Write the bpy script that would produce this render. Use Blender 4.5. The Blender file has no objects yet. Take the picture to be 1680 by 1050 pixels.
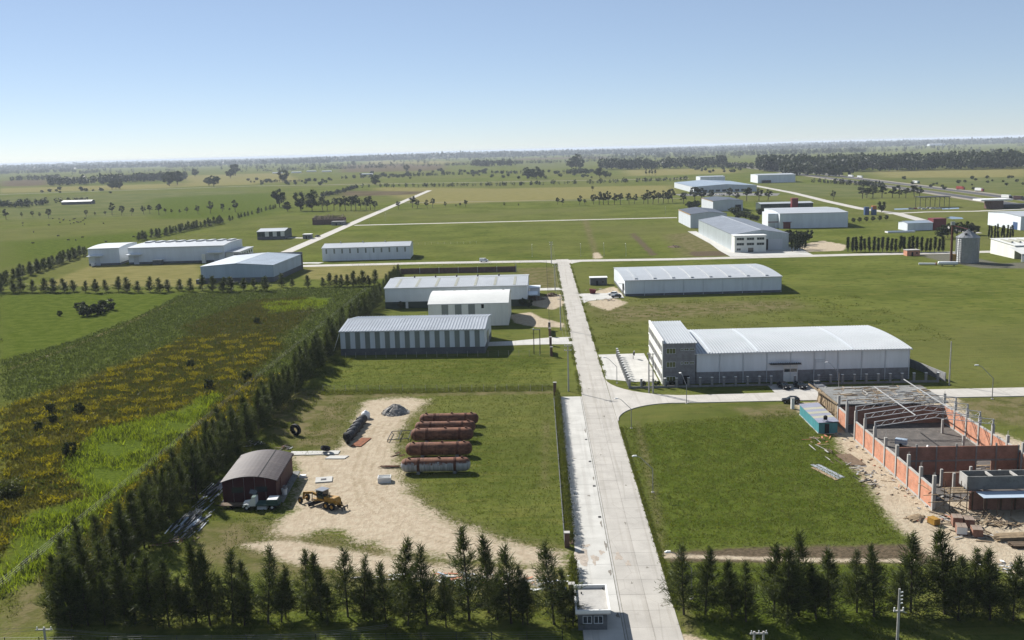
import bpy, bmesh, math, random
import numpy as np
from mathutils import Vector, Matrix
SC = bpy.context.scene
COL = SC.collection
R = math.radians
# ------------------------------------------------------------------ camera
F, H, CX, CY = 1600.0, 60.0, 840.0, 525.0          # focal length in photo pixels, camera height in metres
SL = -.0277
ROLL = math.atan(-SL)
PITCH = math.atan((CY - (246 + SL * (CX - 832))) * math.cos(ROLL) / F)
YAW = math.atan(45 / F)
FW = np.array([-math.sin(YAW) * math.cos(PITCH), math.cos(YAW) * math.cos(PITCH), -math.sin(PITCH)])
_r = np.array([math.cos(YAW), math.sin(YAW), 0.]); _u = np.cross(_r, FW)
RT = math.cos(ROLL) * _r - math.sin(ROLL) * _u
UP = math.sin(ROLL) * _r + math.cos(ROLL) * _u
cam = bpy.data.cameras.new('Camera'); camo = bpy.data.objects.new('Camera', cam); COL.objects.link(camo)
m = Matrix.Identity(4)
for i in range(3):
    m[i][0], m[i][1], m[i][2] = RT[i], UP[i], -FW[i]
m[2][3] = H
camo.matrix_world = m
cam.sensor_width = 36; cam.sensor_fit = 'HORIZONTAL'; cam.lens = F / 1680 * 36
cam.clip_start = 1; cam.clip_end = 200000
SC.camera = camo
# ------------------------------------------------------------------ sky, sun, exposure
SUN_EL, SUN_AZ = 37.0, 42.0        # azimuth: degrees to the left of the road direction (+Y)
w = bpy.data.worlds.new('World'); SC.world = w; w.use_nodes = True
nt = w.node_tree; nt.nodes.clear()
sky = nt.nodes.new('ShaderNodeTexSky'); sky.sky_type = 'NISHITA'; sky.sun_disc = False
sky.sun_elevation = R(SUN_EL); sky.sun_rotation = R(-SUN_AZ)
sky.altitude = 60; sky.air_density = .62; sky.dust_density = .05; sky.ozone_density = 1.5
bg = nt.nodes.new('ShaderNodeBackground'); bg.inputs[1].default_value = .0505
wo = nt.nodes.new('ShaderNodeOutputWorld')
tint = nt.nodes.new('ShaderNodeMix'); tint.data_type = 'RGBA'; tint.blend_type = 'MULTIPLY'; tint.inputs[0].default_value = 1; tint.inputs[7].default_value = (1, .965, 1.0, 1)   # white balance of the photograph
nt.links.new(sky.outputs[0], tint.inputs[6]); veil = nt.nodes.new('ShaderNodeMix'); veil.data_type = 'RGBA'; veil.inputs[0].default_value = .35; veil.inputs[7].default_value = (5.2, 6.6, 8.2, 1)   # thin even haze over the whole sky
nt.links.new(tint.outputs[2], veil.inputs[6]); nt.links.new(veil.outputs[2], bg.inputs[0]); nt.links.new(bg.outputs[0], wo.inputs[0])
sun = bpy.data.lights.new('Sun', 'SUN'); sun.energy = 5.0; sun.angle = R(.5); sun.color = (1, .965, .9)
suno = bpy.data.objects.new('Sun', sun); COL.objects.link(suno)
sd = Vector((-math.sin(R(SUN_AZ)) * math.cos(R(SUN_EL)), math.cos(R(SUN_AZ)) * math.cos(R(SUN_EL)), math.sin(R(SUN_EL))))
suno.rotation_euler = sd.to_track_quat('Z', 'Y').to_euler(); suno.location = (-100, 100, 200)
SC.view_settings.view_transform = 'Standard'; SC.view_settings.look = 'None'
SC.view_settings.exposure = 1.0; SC.view_settings.gamma = 1
# ------------------------------------------------------------------ photo geometry: a photo point -> the place on the ground
_HX = [-300, 0, 420, 840, 1220, 1680, 2000]; _HY = [286, 273, 256.3, 241, 233.5, 226.5, 223]   # the lens bends the horizon a little
def G(x, y, z=0.):
    hp = float(np.interp(x, _HX, _HY)); hc = 246 + SL * (x - 832)
    y = y + (hc - hp) * math.exp(-max(y - hp, 0) / 60.)
    v = FW * F + RT * (x - CX) - UP * (y - CY); t = (z - H) / v[2]
    return float(v[0] * t), float(v[1] * t)
def PY(X, Y, Z):
    v = np.array([X, Y, Z - H]); return CY - F * (v @ UP) / (v @ FW)
def HG(xb, yb, yt):
    X, Y = G(xb, yb); lo, hi = 0., 59.
    off = yb - PY(X, Y, 0)
    for _ in range(40):
        mid = (lo + hi) / 2
        if PY(X, Y, mid) + off > yt: lo = mid
        else: hi = mid
    return lo
# ------------------------------------------------------------------ helpers
def props(o, label=None, cat=None, group=None, kind=None):
    if label: o['label'] = label
    if cat: o['category'] = cat
    if group: o['group'] = group
    if kind: o['kind'] = kind
    return o
def thing(name, label, cat, loc=(0, 0, 0), rz=0., group=None):
    o = bpy.data.objects.new(name, None); COL.objects.link(o); o.empty_display_size = .5
    o.location = loc; o.rotation_euler = (0, 0, R(rz))
    return props(o, label, cat, group)
def link(name, me, parent=None, loc=None, rz=None):
    o = bpy.data.objects.new(name, me); COL.objects.link(o); o.parent = parent
    if loc is not None: o.location = loc
    if rz is not None: o.rotation_euler = (0, 0, rz)
    return o
class MB:
    def __init__(s): s.v = []; s.f = []
    def add(s, vs, fs):
        n = len(s.v); s.v += [tuple(p) for p in vs]; s.f += [tuple(i + n for i in f) for f in fs]; return s
    def box(s, x0, y0, z0, x1, y1, z1):
        return s.add([(x0, y0, z0), (x1, y0, z0), (x1, y1, z0), (x0, y1, z0), (x0, y0, z1), (x1, y0, z1), (x1, y1, z1), (x0, y1, z1)],
                     [(0, 3, 2, 1), (4, 5, 6, 7), (0, 1, 5, 4), (1, 2, 6, 5), (2, 3, 7, 6), (3, 0, 4, 7)])
    def bar(s, a, b, w, h=None):                     # square bar between two points
        a, b = Vector(a), Vector(b); d = b - a
        if d.length < 1e-6: return s
        d.normalize(); h = h or w
        q = Vector((0, 0, 1)) if abs(d.z) < .95 else Vector((0, 1, 0))
        x = d.cross(q).normalized() * w / 2; y = x.cross(d).normalized() * h / 2
        vs = [p + sx * x + sy * y for p in (a, b) for sx, sy in ((-1, -1), (1, -1), (1, 1), (-1, 1))]
        return s.add(vs, [(3, 2, 1, 0), (4, 5, 6, 7), (0, 1, 5, 4), (1, 2, 6, 5), (2, 3, 7, 6), (3, 0, 4, 7)])
    def cyl(s, a, b, r0, r1=None, n=10, caps=True):
        r1 = r0 if r1 is None else r1
        a, b = Vector(a), Vector(b); d = (b - a).normalized()
        q = Vector((0, 0, 1)) if abs(d.z) < .95 else Vector((0, 1, 0))
        x = d.cross(q).normalized(); y = x.cross(d).normalized()
        vs = [p + (x * math.cos(2 * math.pi * i / n) + y * math.sin(2 * math.pi * i / n)) * r for p, r in ((a, r0), (b, r1)) for i in range(n)]
        fs = [(i, (i + 1) % n, n + (i + 1) % n, n + i) for i in range(n)]
        if caps: fs += [tuple(range(n - 1, -1, -1)), tuple(range(n, 2 * n))]
        return s.add(vs, fs)
    def lathe(s, prof, n=24, axis='z', o=(0, 0, 0)):  # prof: (radius, along)
        vs = []
        for r, z in prof:
            for i in range(n):
                c, q = r * math.cos(2 * math.pi * i / n), r * math.sin(2 * math.pi * i / n)
                vs.append((o[0] + c, o[1] + q, o[2] + z) if axis == 'z' else (o[0] + z, o[1] + c, o[2] + q))
        fs = [(k * n + i, k * n + (i + 1) % n, (k + 1) * n + (i + 1) % n, (k + 1) * n + i) for k in range(len(prof) - 1) for i in range(n)]
        if prof[0][0] > 1e-4: fs.append(tuple(range(n - 1, -1, -1)))
        if prof[-1][0] > 1e-4: fs.append(tuple((len(prof) - 1) * n + i for i in range(n)))
        return s.add(vs, fs)
    def prism(s, pts, ext):                           # 3D polygon extruded along ext
        n = len(pts); e = Vector(ext)
        vs = [Vector(p) for p in pts] + [Vector(p) + e for p in pts]
        return s.add(vs, [tuple(range(n)), tuple(range(2 * n - 1, n - 1, -1))] + [(i, n + i, n + (i + 1) % n, (i + 1) % n) for i in range(n)])
    def mesh(s, name, mat, smooth=False, fix=True):
        me = bpy.data.meshes.new(name); me.from_pydata(s.v, [], s.f)
        if fix:
            bm = bmesh.new(); bm.from_mesh(me); bmesh.ops.recalc_face_normals(bm, faces=bm.faces); bm.to_mesh(me); bm.free()
        if mat: me.materials.append(mat)
        if smooth:
            for p in me.polygons: p.use_smooth = True
        me.update(); return me
    def build(s, name, mat, parent=None, smooth=False, label=None, fix=True):
        o = link(name, s.mesh(name, mat, smooth, fix), parent)
        if label: o['label'] = label
        return o
def npmesh(name, V, quads, mat, attrs=None, tris=False):
    k = 3 if tris else 4
    me = bpy.data.meshes.new(name); V = np.asarray(V, np.float32); Q = np.asarray(quads, np.int32)
    me.vertices.add(len(V)); me.vertices.foreach_set('co', V.ravel())
    me.loops.add(Q.size); me.loops.foreach_set('vertex_index', Q.ravel())
    me.polygons.add(len(Q)); me.polygons.foreach_set('loop_start', np.arange(len(Q), dtype=np.int32) * k)
    me.polygons.foreach_set('loop_total', np.full(len(Q), k, np.int32))
    me.update(calc_edges=True)
    for nm, a in (attrs or {}).items():
        at = me.attributes.new(nm, 'FLOAT', 'POINT'); at.data.foreach_set('value', np.asarray(a, np.float32))
    me.materials.append(mat); return me
# ------------------------------------------------------------------ materials
def _n(nt, t, **k):
    n = nt.nodes.new(t)
    for a, b in k.items(): setattr(n, a, b)
    return n
def c4(c, f=1.): return (min(c[0] * f, 1), min(c[1] * f, 1), min(c[2] * f, 1), 1)
class Shade:                                          # small node-graph helper
    def __init__(s, name):
        s.m = bpy.data.materials.new(name); s.m.use_nodes = True; s.t = s.m.node_tree; s.t.nodes.clear()
        s.out = _n(s.t, 'ShaderNodeOutputMaterial'); s.L = s.t.links.new
    def pos(s, world=True, scale=(1, 1, 1)):
        g = _n(s.t, 'ShaderNodeNewGeometry').outputs['Position'] if world else _n(s.t, 'ShaderNodeTexCoord').outputs['Object']
        if scale == (1, 1, 1): return g
        mp = _n(s.t, 'ShaderNodeMapping'); mp.inputs['Scale'].default_value = scale; s.L(g, mp.inputs['Vector']); return mp.outputs[0]
    def noise(s, vec, sc, det=3, rough=.55):
        n = _n(s.t, 'ShaderNodeTexNoise'); n.inputs['Scale'].default_value = sc; n.inputs['Detail'].default_value = det
        n.inputs['Roughness'].default_value = rough; s.L(vec, n.inputs['Vector']); return n.outputs['Fac']
    def rng(s, v, a, b, c=0., d=1., smooth=True):
        n = _n(s.t, 'ShaderNodeMapRange'); n.interpolation_type = 'SMOOTHSTEP' if smooth else 'LINEAR'
        s.L(v, n.inputs[0])
        for i, x in enumerate((a, b, c, d)): n.inputs[i + 1].default_value = x
        return n.outputs[0]
    def math(s, op, a, b=None):
        n = _n(s.t, 'ShaderNodeMath'); n.operation = op
        for i, x in enumerate((a, b)):
            if x is None: continue
            if isinstance(x, (int, float)): n.inputs[i].default_value = x
            else: s.L(x, n.inputs[i])
        return n.outputs[0]
    def mix(s, f, a, b, op='MIX'):
        n = _n(s.t, 'ShaderNodeMix'); n.data_type = 'RGBA'; n.blend_type = op
        for i, x in ((0, f), (6, a), (7, b)):
            if isinstance(x, (int, float)): n.inputs[i].default_value = x
            elif isinstance(x, tuple): n.inputs[i].default_value = c4(x)
            else: s.L(x, n.inputs[i])
        return n.outputs[2]
    def attr(s, name):
        n = _n(s.t, 'ShaderNodeAttribute'); n.attribute_name = name; return n.outputs['Fac']
    def objrand(s): return _n(s.t, 'ShaderNodeObjectInfo').outputs['Random']
    def bump(s, h, st, dist=.1):
        n = _n(s.t, 'ShaderNodeBump'); n.inputs['Strength'].default_value = st; n.inputs['Distance'].default_value = dist
        s.L(h, n.inputs['Height']); return n.outputs[0]
    def bsdf(s, col, rough=.8, metal=0., spec=.3, normal=None, alpha=None):
        b = _n(s.t, 'ShaderNodeBsdfPrincipled')
        if isinstance(col, tuple): b.inputs['Base Color'].default_value = c4(col)
        else: s.L(col, b.inputs['Base Color'])
        if isinstance(rough, (int, float)): b.inputs['Roughness'].default_value = rough
        else: s.L(rough, b.inputs['Roughness'])
        b.inputs['Metallic'].default_value = metal; b.inputs['Specular IOR Level'].default_value = spec
        if normal is not None: s.L(normal, b.inputs['Normal'])
        if alpha is not None: b.inputs['Alpha'].default_value = alpha
        return b.outputs[0]
    def done(s, sh): s.L(sh, s.out.inputs['Surface']); return s.m
def mat(name, col, rough=.75, var=.18, scale=.6, stretch=(1, 1, 1), bump=0., metal=0., spec=.3, col2=None, c2amt=(.5, .7), rnd=.0, world=True, k=.56):
    col = tuple(x * k for x in col); col2 = tuple(x * k for x in col2) if col2 else None
    s = Shade(name); p = s.pos(world, stretch)
    n1 = s.noise(p, scale, 4); n2 = s.noise(p, scale * 7, 3)
    f = s.math('ADD', s.math('MULTIPLY', n1, .65), s.math('MULTIPLY', n2, .35))
    c = s.mix(s.rng(f, .3, .7), tuple(x * (1 - var) for x in col), tuple(min(1, x * (1 + var)) for x in col))
    if col2: c = s.mix(s.rng(s.noise(p, scale * 2.3, 5, .65), *c2amt), c, col2)
    if rnd: c = s.mix(s.objrand(), c, s.mix(1., c, (1 - rnd, 1 - rnd, 1 - rnd), 'MULTIPLY'))
    nr = s.bump(n2, bump, .05) if bump else None
    return s.done(s.bsdf(c, rough, metal, spec, nr))
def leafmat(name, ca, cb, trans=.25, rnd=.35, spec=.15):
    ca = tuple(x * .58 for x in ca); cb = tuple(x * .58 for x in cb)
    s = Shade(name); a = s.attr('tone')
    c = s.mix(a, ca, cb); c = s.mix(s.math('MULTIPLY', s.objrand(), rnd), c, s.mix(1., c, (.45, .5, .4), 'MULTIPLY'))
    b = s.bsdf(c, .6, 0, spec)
    t = _n(s.t, 'ShaderNodeBsdfTranslucent'); s.L(s.mix(1., c, (1., 1.15, .5), 'MULTIPLY'), t.inputs[0])
    mx = _n(s.t, 'ShaderNodeMixShader'); mx.inputs[0].default_value = trans
    s.L(b, mx.inputs[1]); s.L(t.outputs[0], mx.inputs[2]); return s.done(mx.outputs[0])
def brickmat(name, c1, c2, mortar, sc=(1, 1, 1), bw=.4, bh=.2):
    c1, c2, mortar = [tuple(x * .66 for x in q) for q in (c1, c2, mortar)]
    s = Shade(name); p = s.pos(False)
    sx = _n(s.t, 'ShaderNodeSeparateXYZ'); s.L(p, sx.inputs[0])
    cb = _n(s.t, 'ShaderNodeCombineXYZ'); s.L(s.math('ADD', sx.outputs[0], sx.outputs[1]), cb.inputs[0]); s.L(sx.outputs[2], cb.inputs[1])
    b = _n(s.t, 'ShaderNodeTexBrick'); b.inputs['Scale'].default_value = 1; b.inputs['Brick Width'].default_value = bw; b.inputs['Row Height'].default_value = bh
    b.inputs['Mortar Size'].default_value = .018; b.inputs['Color1'].default_value = c4(c1); b.inputs['Color2'].default_value = c4(c2); b.inputs['Mortar'].default_value = c4(mortar)
    s.L(cb.outputs[0], b.inputs['Vector'])
    c = s.mix(s.rng(s.noise(p, .8, 4), .3, .75), b.outputs['Color'], s.mix(1., b.outputs['Color'], (.72, .7, .68), 'MULTIPLY'))
    return s.done(s.bsdf(c, .9, 0, .15, s.bump(b.outputs['Fac'], -.5, .02)))
def roadmat(name, col, dark, rnd):
    s = Shade(name); p = s.pos(); a = s.noise(p, .25, 4); b = s.noise(p, 2.2, 5, .7); st = s.noise(s.pos(True, (1.1, .02, 1)), 1., 4, .6); sp = s.noise(p, .55, 5, .75); fine = s.noise(p, 9., 2)
    c = s.mix(s.rng(a, .3, .7), tuple(x * .9 for x in col), tuple(x * 1.07 for x in col))
    c = s.mix(s.math('MULTIPLY', s.rng(st, .5, .66), .42), c, dark); c = s.mix(s.math('MULTIPLY', s.rng(sp, .6, .74), .55), c, tuple(x * .8 for x in dark)); c = s.mix(s.math('MULTIPLY', s.rng(b, .5, .8), .3), c, tuple(min(1, x * 1.25) for x in col))
    v = _n(s.t, 'ShaderNodeTexVoronoi'); v.feature = 'DISTANCE_TO_EDGE'; v.inputs['Scale'].default_value = .07; s.L(s.mix(.06, p, s.noise(p, .8, 3)), v.inputs['Vector'])
    c = s.mix(s.math('MULTIPLY', s.rng(v.outputs['Distance'], .006, .0), .22), c, tuple(x * .6 for x in dark))
    if rnd: c = s.mix(s.objrand(), c, s.mix(1., c, (1 - rnd, 1 - rnd, 1 - rnd), 'MULTIPLY'))
    return s.done(s.bsdf(c, .9, 0, .15, s.bump(fine, .15, .02)))
MT = {}
def setup_mats():
    V = (1, 1, .12)                                    # rain streaks
    MT['white'] = mat('white_sheet', (.66, .70, .74), .45, .07, .35, V, spec=.4, col2=(.5, .53, .55), c2amt=(.62, .85), k=.84)
    MT['whiteroof'] = mat('white_roof_sheet', (.74, .77, .80), .4, .08, .12, spec=.4, col2=(.58, .61, .64), c2amt=(.55, .8), k=.43)
    MT['zinc'] = mat('zinc_roof_sheet', (.55, .58, .62), .38, .12, .12, metal=.25, spec=.5, col2=(.40, .43, .47), c2amt=(.52, .8), k=0.6)
    MT['bluegrey'] = mat('blue_grey_sheet', (.38, .46, .55), .5, .1, .2, V, spec=.4, k=.84)
    MT['blueroof'] = mat('blue_grey_roof', (.36, .44, .53), .42, .14, .1, spec=.45, col2=(.27, .33, .41), c2amt=(.5, .8))
    MT['greyroof'] = mat('grey_roof_sheet', (.34, .37, .42), .45, .14, .1, metal=.1, spec=.45, col2=(.25, .28, .32), c2amt=(.5, .8))
    MT['darkroof'] = mat('dark_roof_sheet', (.085, .10, .13), .5, .15, .15, spec=.4)
    MT['cream'] = mat('cream_sheet', (.70, .70, .64), .5, .08, .3, V, spec=.35, col2=(.55, .54, .47), c2amt=(.6, .85), k=.84)
    MT['creamroof'] = mat('cream_roof', (.78, .78, .74), .45, .07, .15, spec=.4, col2=(.64, .63, .58), c2amt=(.58, .85), k=0.68)
    MT['lightgrey'] = mat('light_grey_sheet', (.54, .57, .60), .5, .08, .3, V, spec=.35, k=.84)
    MT['silverwall'] = mat('silver_wall_sheet', (.45, .50, .52), .4, .12, .4, (1, 1, .1), metal=.3, spec=.5, k=.84)
    MT['translucent'] = mat('fibreglass_strip', (.29, .32, .29), .5, .14, .5, V, spec=.4)
    MT['skylight'] = mat('fibreglass_skylight', (.45, .45, .36), .5, .12, .4, spec=.4)
    MT['block'] = brickmat('grey_block', (.30, .305, .32), (.26, .265, .28), (.37, .37, .38), bw=.4, bh=.2)
    MT['blocklight'] = brickmat('grey_block_light', (.32, .325, .33), (.28, .285, .29), (.38, .38, .38), bw=.4, bh=.2)
    MT['darkgreen'] = mat('dark_green_paint', (.055, .085, .07), .6, .2, .5)
    MT['blockwall'] = mat('dark_block_wall', (.16, .17, .18), .85, .2, .5)
    MT['brick'] = brickmat('hollow_brick', (.80, .32, .175), (.66, .25, .14), (.55, .46, .38), bw=.33, bh=.2)
    MT['brickdark'] = brickmat('dark_brick', (.46, .20, .13), (.36, .155, .10), (.34, .27, .22), bw=.28, bh=.12)
    MT['brickold'] = brickmat('old_dark_brick', (.24, .12, .09), (.18, .09, .07), (.20, .165, .145), bw=.28, bh=.12)
    MT['conc'] = mat('concrete', (.50, .48, .45), .85, .14, .5, bump=.15, spec=.2, col2=(.36, .34, .31), c2amt=(.55, .8), k=0.64)
    MT['concdark'] = mat('concrete_weathered', (.30, .30, .29), .9, .18, .6, bump=.2, spec=.15, col2=(.2, .2, .19))
    MT['slab'] = roadmat('road_concrete', (.345, .325, .295), (.235, .215, .185), .07)
    MT['slabpale'] = roadmat('pavement_concrete', (.40, .39, .365), (.30, .285, .26), .05)
    MT['joint'] = mat('joint_filler', (.22, .20, .17), .95, .3, 1., k=0.9)
    MT['roadfar'] = roadmat('cross_road_concrete', (.365, .345, .315), (.26, .24, .21), 0)
    MT['parking'] = mat('parking_surface', (.20, .19, .18), .9, .2, .1)
    MT['shellfloor'] = mat('dark_shell_floor', (.14, .125, .115), .95, .3, .5, bump=.3, col2=(.34, .28, .23), c2amt=(.55, .75))
    MT['spill'] = mat('dried_mud', (.50, .43, .36), .95, .2, 1.2, col2=(.34, .29, .24), k=.62)
    MT['stain'] = mat('damp_stain', (.26, .235, .20), .9, .25, 1.5, k=.6)
    MT['asphalt'] = mat('asphalt', (.07, .07, .075), .9, .2, .3)
    MT['verge'] = mat('pale_verge', (.33, .29, .23), .95, .2, .05)
    MT['rust'] = mat('rusty_steel', (.14, .058, .036), .9, .35, .5, (.35, 1, 1), bump=.3, spec=.15, col2=(.30, .13, .07), c2amt=(.52, .75), world=False)
    MT['rustbright'] = mat('bright_rust', (.30, .115, .055), .9, .3, .8, bump=.2, spec=.15, col2=(.12, .05, .035))
    MT['steel'] = mat('galvanised_steel', (.45, .46, .47), .4, .12, 1., metal=.6, spec=.5)
    MT['truss'] = mat('truss_paint', (.55, .55, .55), .55, .12, 1., spec=.4)
    MT['darksteel'] = mat('dark_steel', (.05, .05, .055), .55, .2, 1., metal=.3)
    MT['black'] = mat('black_rubber', (.018, .018, .02), .8, .25, 2., spec=.25)
    MT['dark'] = mat('dark_interior', (.02, .02, .022), .9, .2, 1.)
    MT['glass'] = mat('window_glass', (.03, .045, .055), .08, .2, .8, spec=.7)
    MT['yglass'] = mat('window_glass_yellowish', (.17, .19, .08), .2, .3, 2., spec=.5)
    MT['frame'] = mat('white_frame', (.7, .7, .68), .5, .06, 1., k=.84)
    MT['redpaint'] = mat('dark_red_paint', (.085, .018, .02), .65, .25, .5, (1, 1, .2), spec=.3, world=False)
    MT['redroof'] = mat('brown_red_roof', (.085, .066, .068), .65, .2, .35, (1, .3, 1), spec=.3, col2=(.13, .105, .10), c2amt=(.5, .72), world=False)
    MT['reddoor'] = mat('red_panel', (.22, .02, .025), .5, .15, .5)
    MT['yellow'] = mat('machine_yellow', (.50, .27, .035), .55, .2, 1.5, spec=.4, col2=(.20, .11, .03), c2amt=(.55, .8), world=False)
    MT['wood'] = mat('sawn_timber', (.42, .31, .19), .85, .28, 1.5, bump=.2, rnd=.35, k=0.62)
    MT['wooddark'] = mat('old_timber', (.20, .14, .09), .9, .3, 1.5, bump=.2, rnd=.4)
    MT['wgreen'] = mat('truck_green', (.035, .11, .095), .5, .2, 1., spec=.4)
    MT['wwhite'] = mat('vehicle_white', (.72, .73, .72), .35, .06, 1., spec=.5, k=.84)
    MT['wdark'] = mat('vehicle_black', (.02, .02, .022), .25, .2, 1., spec=.6)
    MT['wmaroon'] = mat('vehicle_dark_red', (.06, .02, .022), .3, .2, 1., spec=.6)
    MT['wred'] = mat('vehicle_red', (.40, .05, .035), .4, .15, 1., spec=.5)
    MT['wblue'] = mat('vehicle_blue', (.06, .12, .28), .4, .15, 1., spec=.5)
    MT['wsilver'] = mat('vehicle_silver', (.45, .46, .48), .3, .08, 1., metal=.4, spec=.5)
    MT['orange'] = mat('orange_paint', (.55, .17, .03), .5, .15, 1.)
    MT['cyan'] = mat('turquoise_sheet', (.09, .36, .40), .55, .12, .8, (1, 1, .2), spec=.35)
    MT['violet'] = mat('greyish_roof_sheet', (.36, .37, .46), .5, .1, .4, spec=.4)
    MT['yellowroof'] = mat('cream_roof_sheet', (.52, .50, .38), .5, .1, .4, spec=.35)
    MT['gravel'] = mat('grey_rubble', (.42, .395, .365), .95, .35, 2., bump=.4, col2=(.22, .205, .19), rnd=.3)
    MT['soil'] = mat('brown_soil', (.20, .135, .085), .95, .3, 1., bump=.4)
    MT['plastic'] = mat('white_plastic', (.75, .75, .74), .45, .06, 1., k=.84)
    MT['water'] = mat('pond_water', (.05, .07, .08), .03, .1, .2, spec=.8)
    MT['bark'] = mat('bark', (.085, .065, .05), .95, .3, 2., (1, 1, .2), bump=.4)
    MT['barkpale'] = mat('pale_bark', (.22, .18, .14), .95, .3, 2., (1, 1, .2), bump=.4)
    MT['cow'] = mat('black_hide', (.02, .017, .015), .8, .2, 1.)
    MT['wire'] = mat('wire', (.25, .25, .26), .5, .1, 1., metal=.5)
    MT['casu'] = leafmat('casuarina_needles', (.040, .060, .018), (.150, .180, .056), .34, .35)
    MT['broad'] = leafmat('broadleaf_foliage', (.026, .042, .014), (.080, .104, .034), .28, .3)
    MT['euca'] = leafmat('eucalypt_foliage', (.036, .050, .022), (.092, .108, .046), .28, .3)
    MT['farwood'] = leafmat('far_wood_foliage', (.024, .038, .015), (.064, .084, .032), .2)
    MT['hedge'] = leafmat('hedge_foliage', (.09, .12, .02), (.20, .21, .045), .35)
    MT['lime'] = leafmat('reed_foliage', (.15, .22, .016), (.38, .46, .05), .5, 0)
    MT['weed'] = leafmat('weed_foliage', (.075, .076, .017), (.175, .16, .034), .42, 0)
    MT['flower'] = leafmat('yellow_weed_flowers', (.20, .18, .016), (.44, .375, .026), .45, 0)
    MT['marshw'] = leafmat('marsh_foliage', (.060, .085, .022), (.125, .155, .042), .42, 0)
    MT['tuft'] = leafmat('grass_tufts', (.095, .135, .022), (.235, .245, .062), .5, 0)
setup_mats()
# ------------------------------------------------------------------ ground
def pts(*a): return [G(*p) for p in a]
REG = []      # (mask, polygon in metres, edge softness in metres)
def reg(mask, soft, *px, world=False): REG.append((mask, list(px) if world else pts(*px), soft))
# bare earth yard and its lane
reg('dirt', 4.5, (592, 668), (602, 656), (650, 652), (700, 655), (690, 668), (668, 690), (652, 712), (648, 745), (655, 790), (690, 828), (745, 860), (820, 884), (923, 905), (923, 932), (860, 928), (760, 912), (640, 905), (585, 888), (560, 872), (520, 872), (470, 886), (440, 872), (475, 838), (492, 800), (486, 760), (480, 748), (556, 742), (572, 712))
reg('dirt', 2.5, (395, 893), (470, 885), (560, 900), (700, 925), (900, 935), (900, 960), (700, 950), (480, 925))
reg('dry', 5, (640, 660), (700, 660), (672, 700), (662, 745), (668, 790), (705, 826), (760, 856), (830, 878), (915, 896), (915, 912), (800, 890), (700, 850), (650, 800))
reg('dry', 4, (300, 868), (420, 850), (500, 870), (700, 905), (930, 935), (935, 985), (600, 970), (330, 930))
reg('dry', 4, (455, 640), (560, 640), (600, 650), (575, 690), (560, 740), (470, 735), (430, 700))
reg('dry', 1.5, (560, 645), (910, 641), (910, 646), (700, 650), (560, 655))
reg('dry', 1.5, (894, 690), (899, 690), (897, 800), (890, 800))
# building site
reg('dirt', 3, (1352, 660), (1380, 655), (1560, 640), (1600, 700), (1700, 730), (1700, 960), (1640, 930), (1530, 912), (1490, 880), (1450, 838), (1418, 790), (1390, 752), (1372, 722))
reg('dirt', 2, (1300, 662), (1380, 658), (1380, 690), (1345, 690), (1310, 676))
reg('dry', 2.5, (1195, 668), (1310, 662), (1315, 680), (1240, 690))
reg('dry', 3, (1560, 655), (1690, 650), (1690, 700), (1600, 690))
reg('mud', 1.6, (1085, 905), (1250, 898), (1500, 893), (1560, 905), (1560, 925), (1300, 924), (1100, 922))
reg('dirt', 1.0, (1066, 908), (1300, 915), (1500, 918), (1500, 923), (1300, 921), (1066, 914))
reg('dry', 1.3, (1042, 690), (1049, 692), (1066, 760), (1083, 840), (1090, 905), (1082, 905), (1074, 850), (1056, 760))
reg('dry', 1.4, (1102, 930), (1110, 935), (1128, 1000), (1150, 1060), (1130, 1060), (1115, 1000))
reg('dirt', 1.2, (1095, 1030), (1115, 1038), (1200, 1062), (1090, 1062))
reg('vivid', 5, (1020, 700), (1300, 675), (1380, 740), (1490, 890), (1080, 900), (1045, 780))
reg('vivid', 4, (1075, 925), (1400, 925), (1500, 930), (1450, 1050), (1160, 1050))
# lots between the sheds
reg('dry', 4, (845, 440), (912, 438), (918, 478), (868, 472))
reg('dirt', 1.8, (868, 490), (925, 482), (930, 500), (905, 508), (868, 500))
reg('dirt', 1.5, (835, 517), (870, 512), (885, 520), (925, 531), (925, 537), (880, 537), (845, 530))
reg('dirt', 2, (975, 478), (1005, 470), (1014, 474), (1020, 484), (1000, 492), (972, 483))
reg('dirt', 2.5, (965, 494), (1010, 490), (1030, 497), (1000, 510), (970, 502))
reg('dry', 8, (965, 505), (1100, 498), (1300, 492), (1330, 505), (1000, 530))
reg('dirt', 2, (974, 414), (981, 414), (992, 424), (973, 425))
reg('dry', 2, (955, 360), (965, 360), (985, 425), (975, 425))
reg('mud', 3, (1033, 383), (1042, 383), (1078, 418), (1068, 420))
reg('dry', 8, (1090, 385), (1150, 380), (1200, 415), (1190, 421), (1120, 420))
reg('mud', 2.5, (1130, 413), (1195, 412), (1200, 419), (1140, 421))
reg('dirt', 2, (1290, 405), (1350, 395), (1390, 402), (1385, 411), (1320, 414))
reg('grit', 3, (1500, 417), (1560, 414), (1640, 432), (1700, 430), (1700, 441), (1610, 440), (1550, 430))
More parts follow.
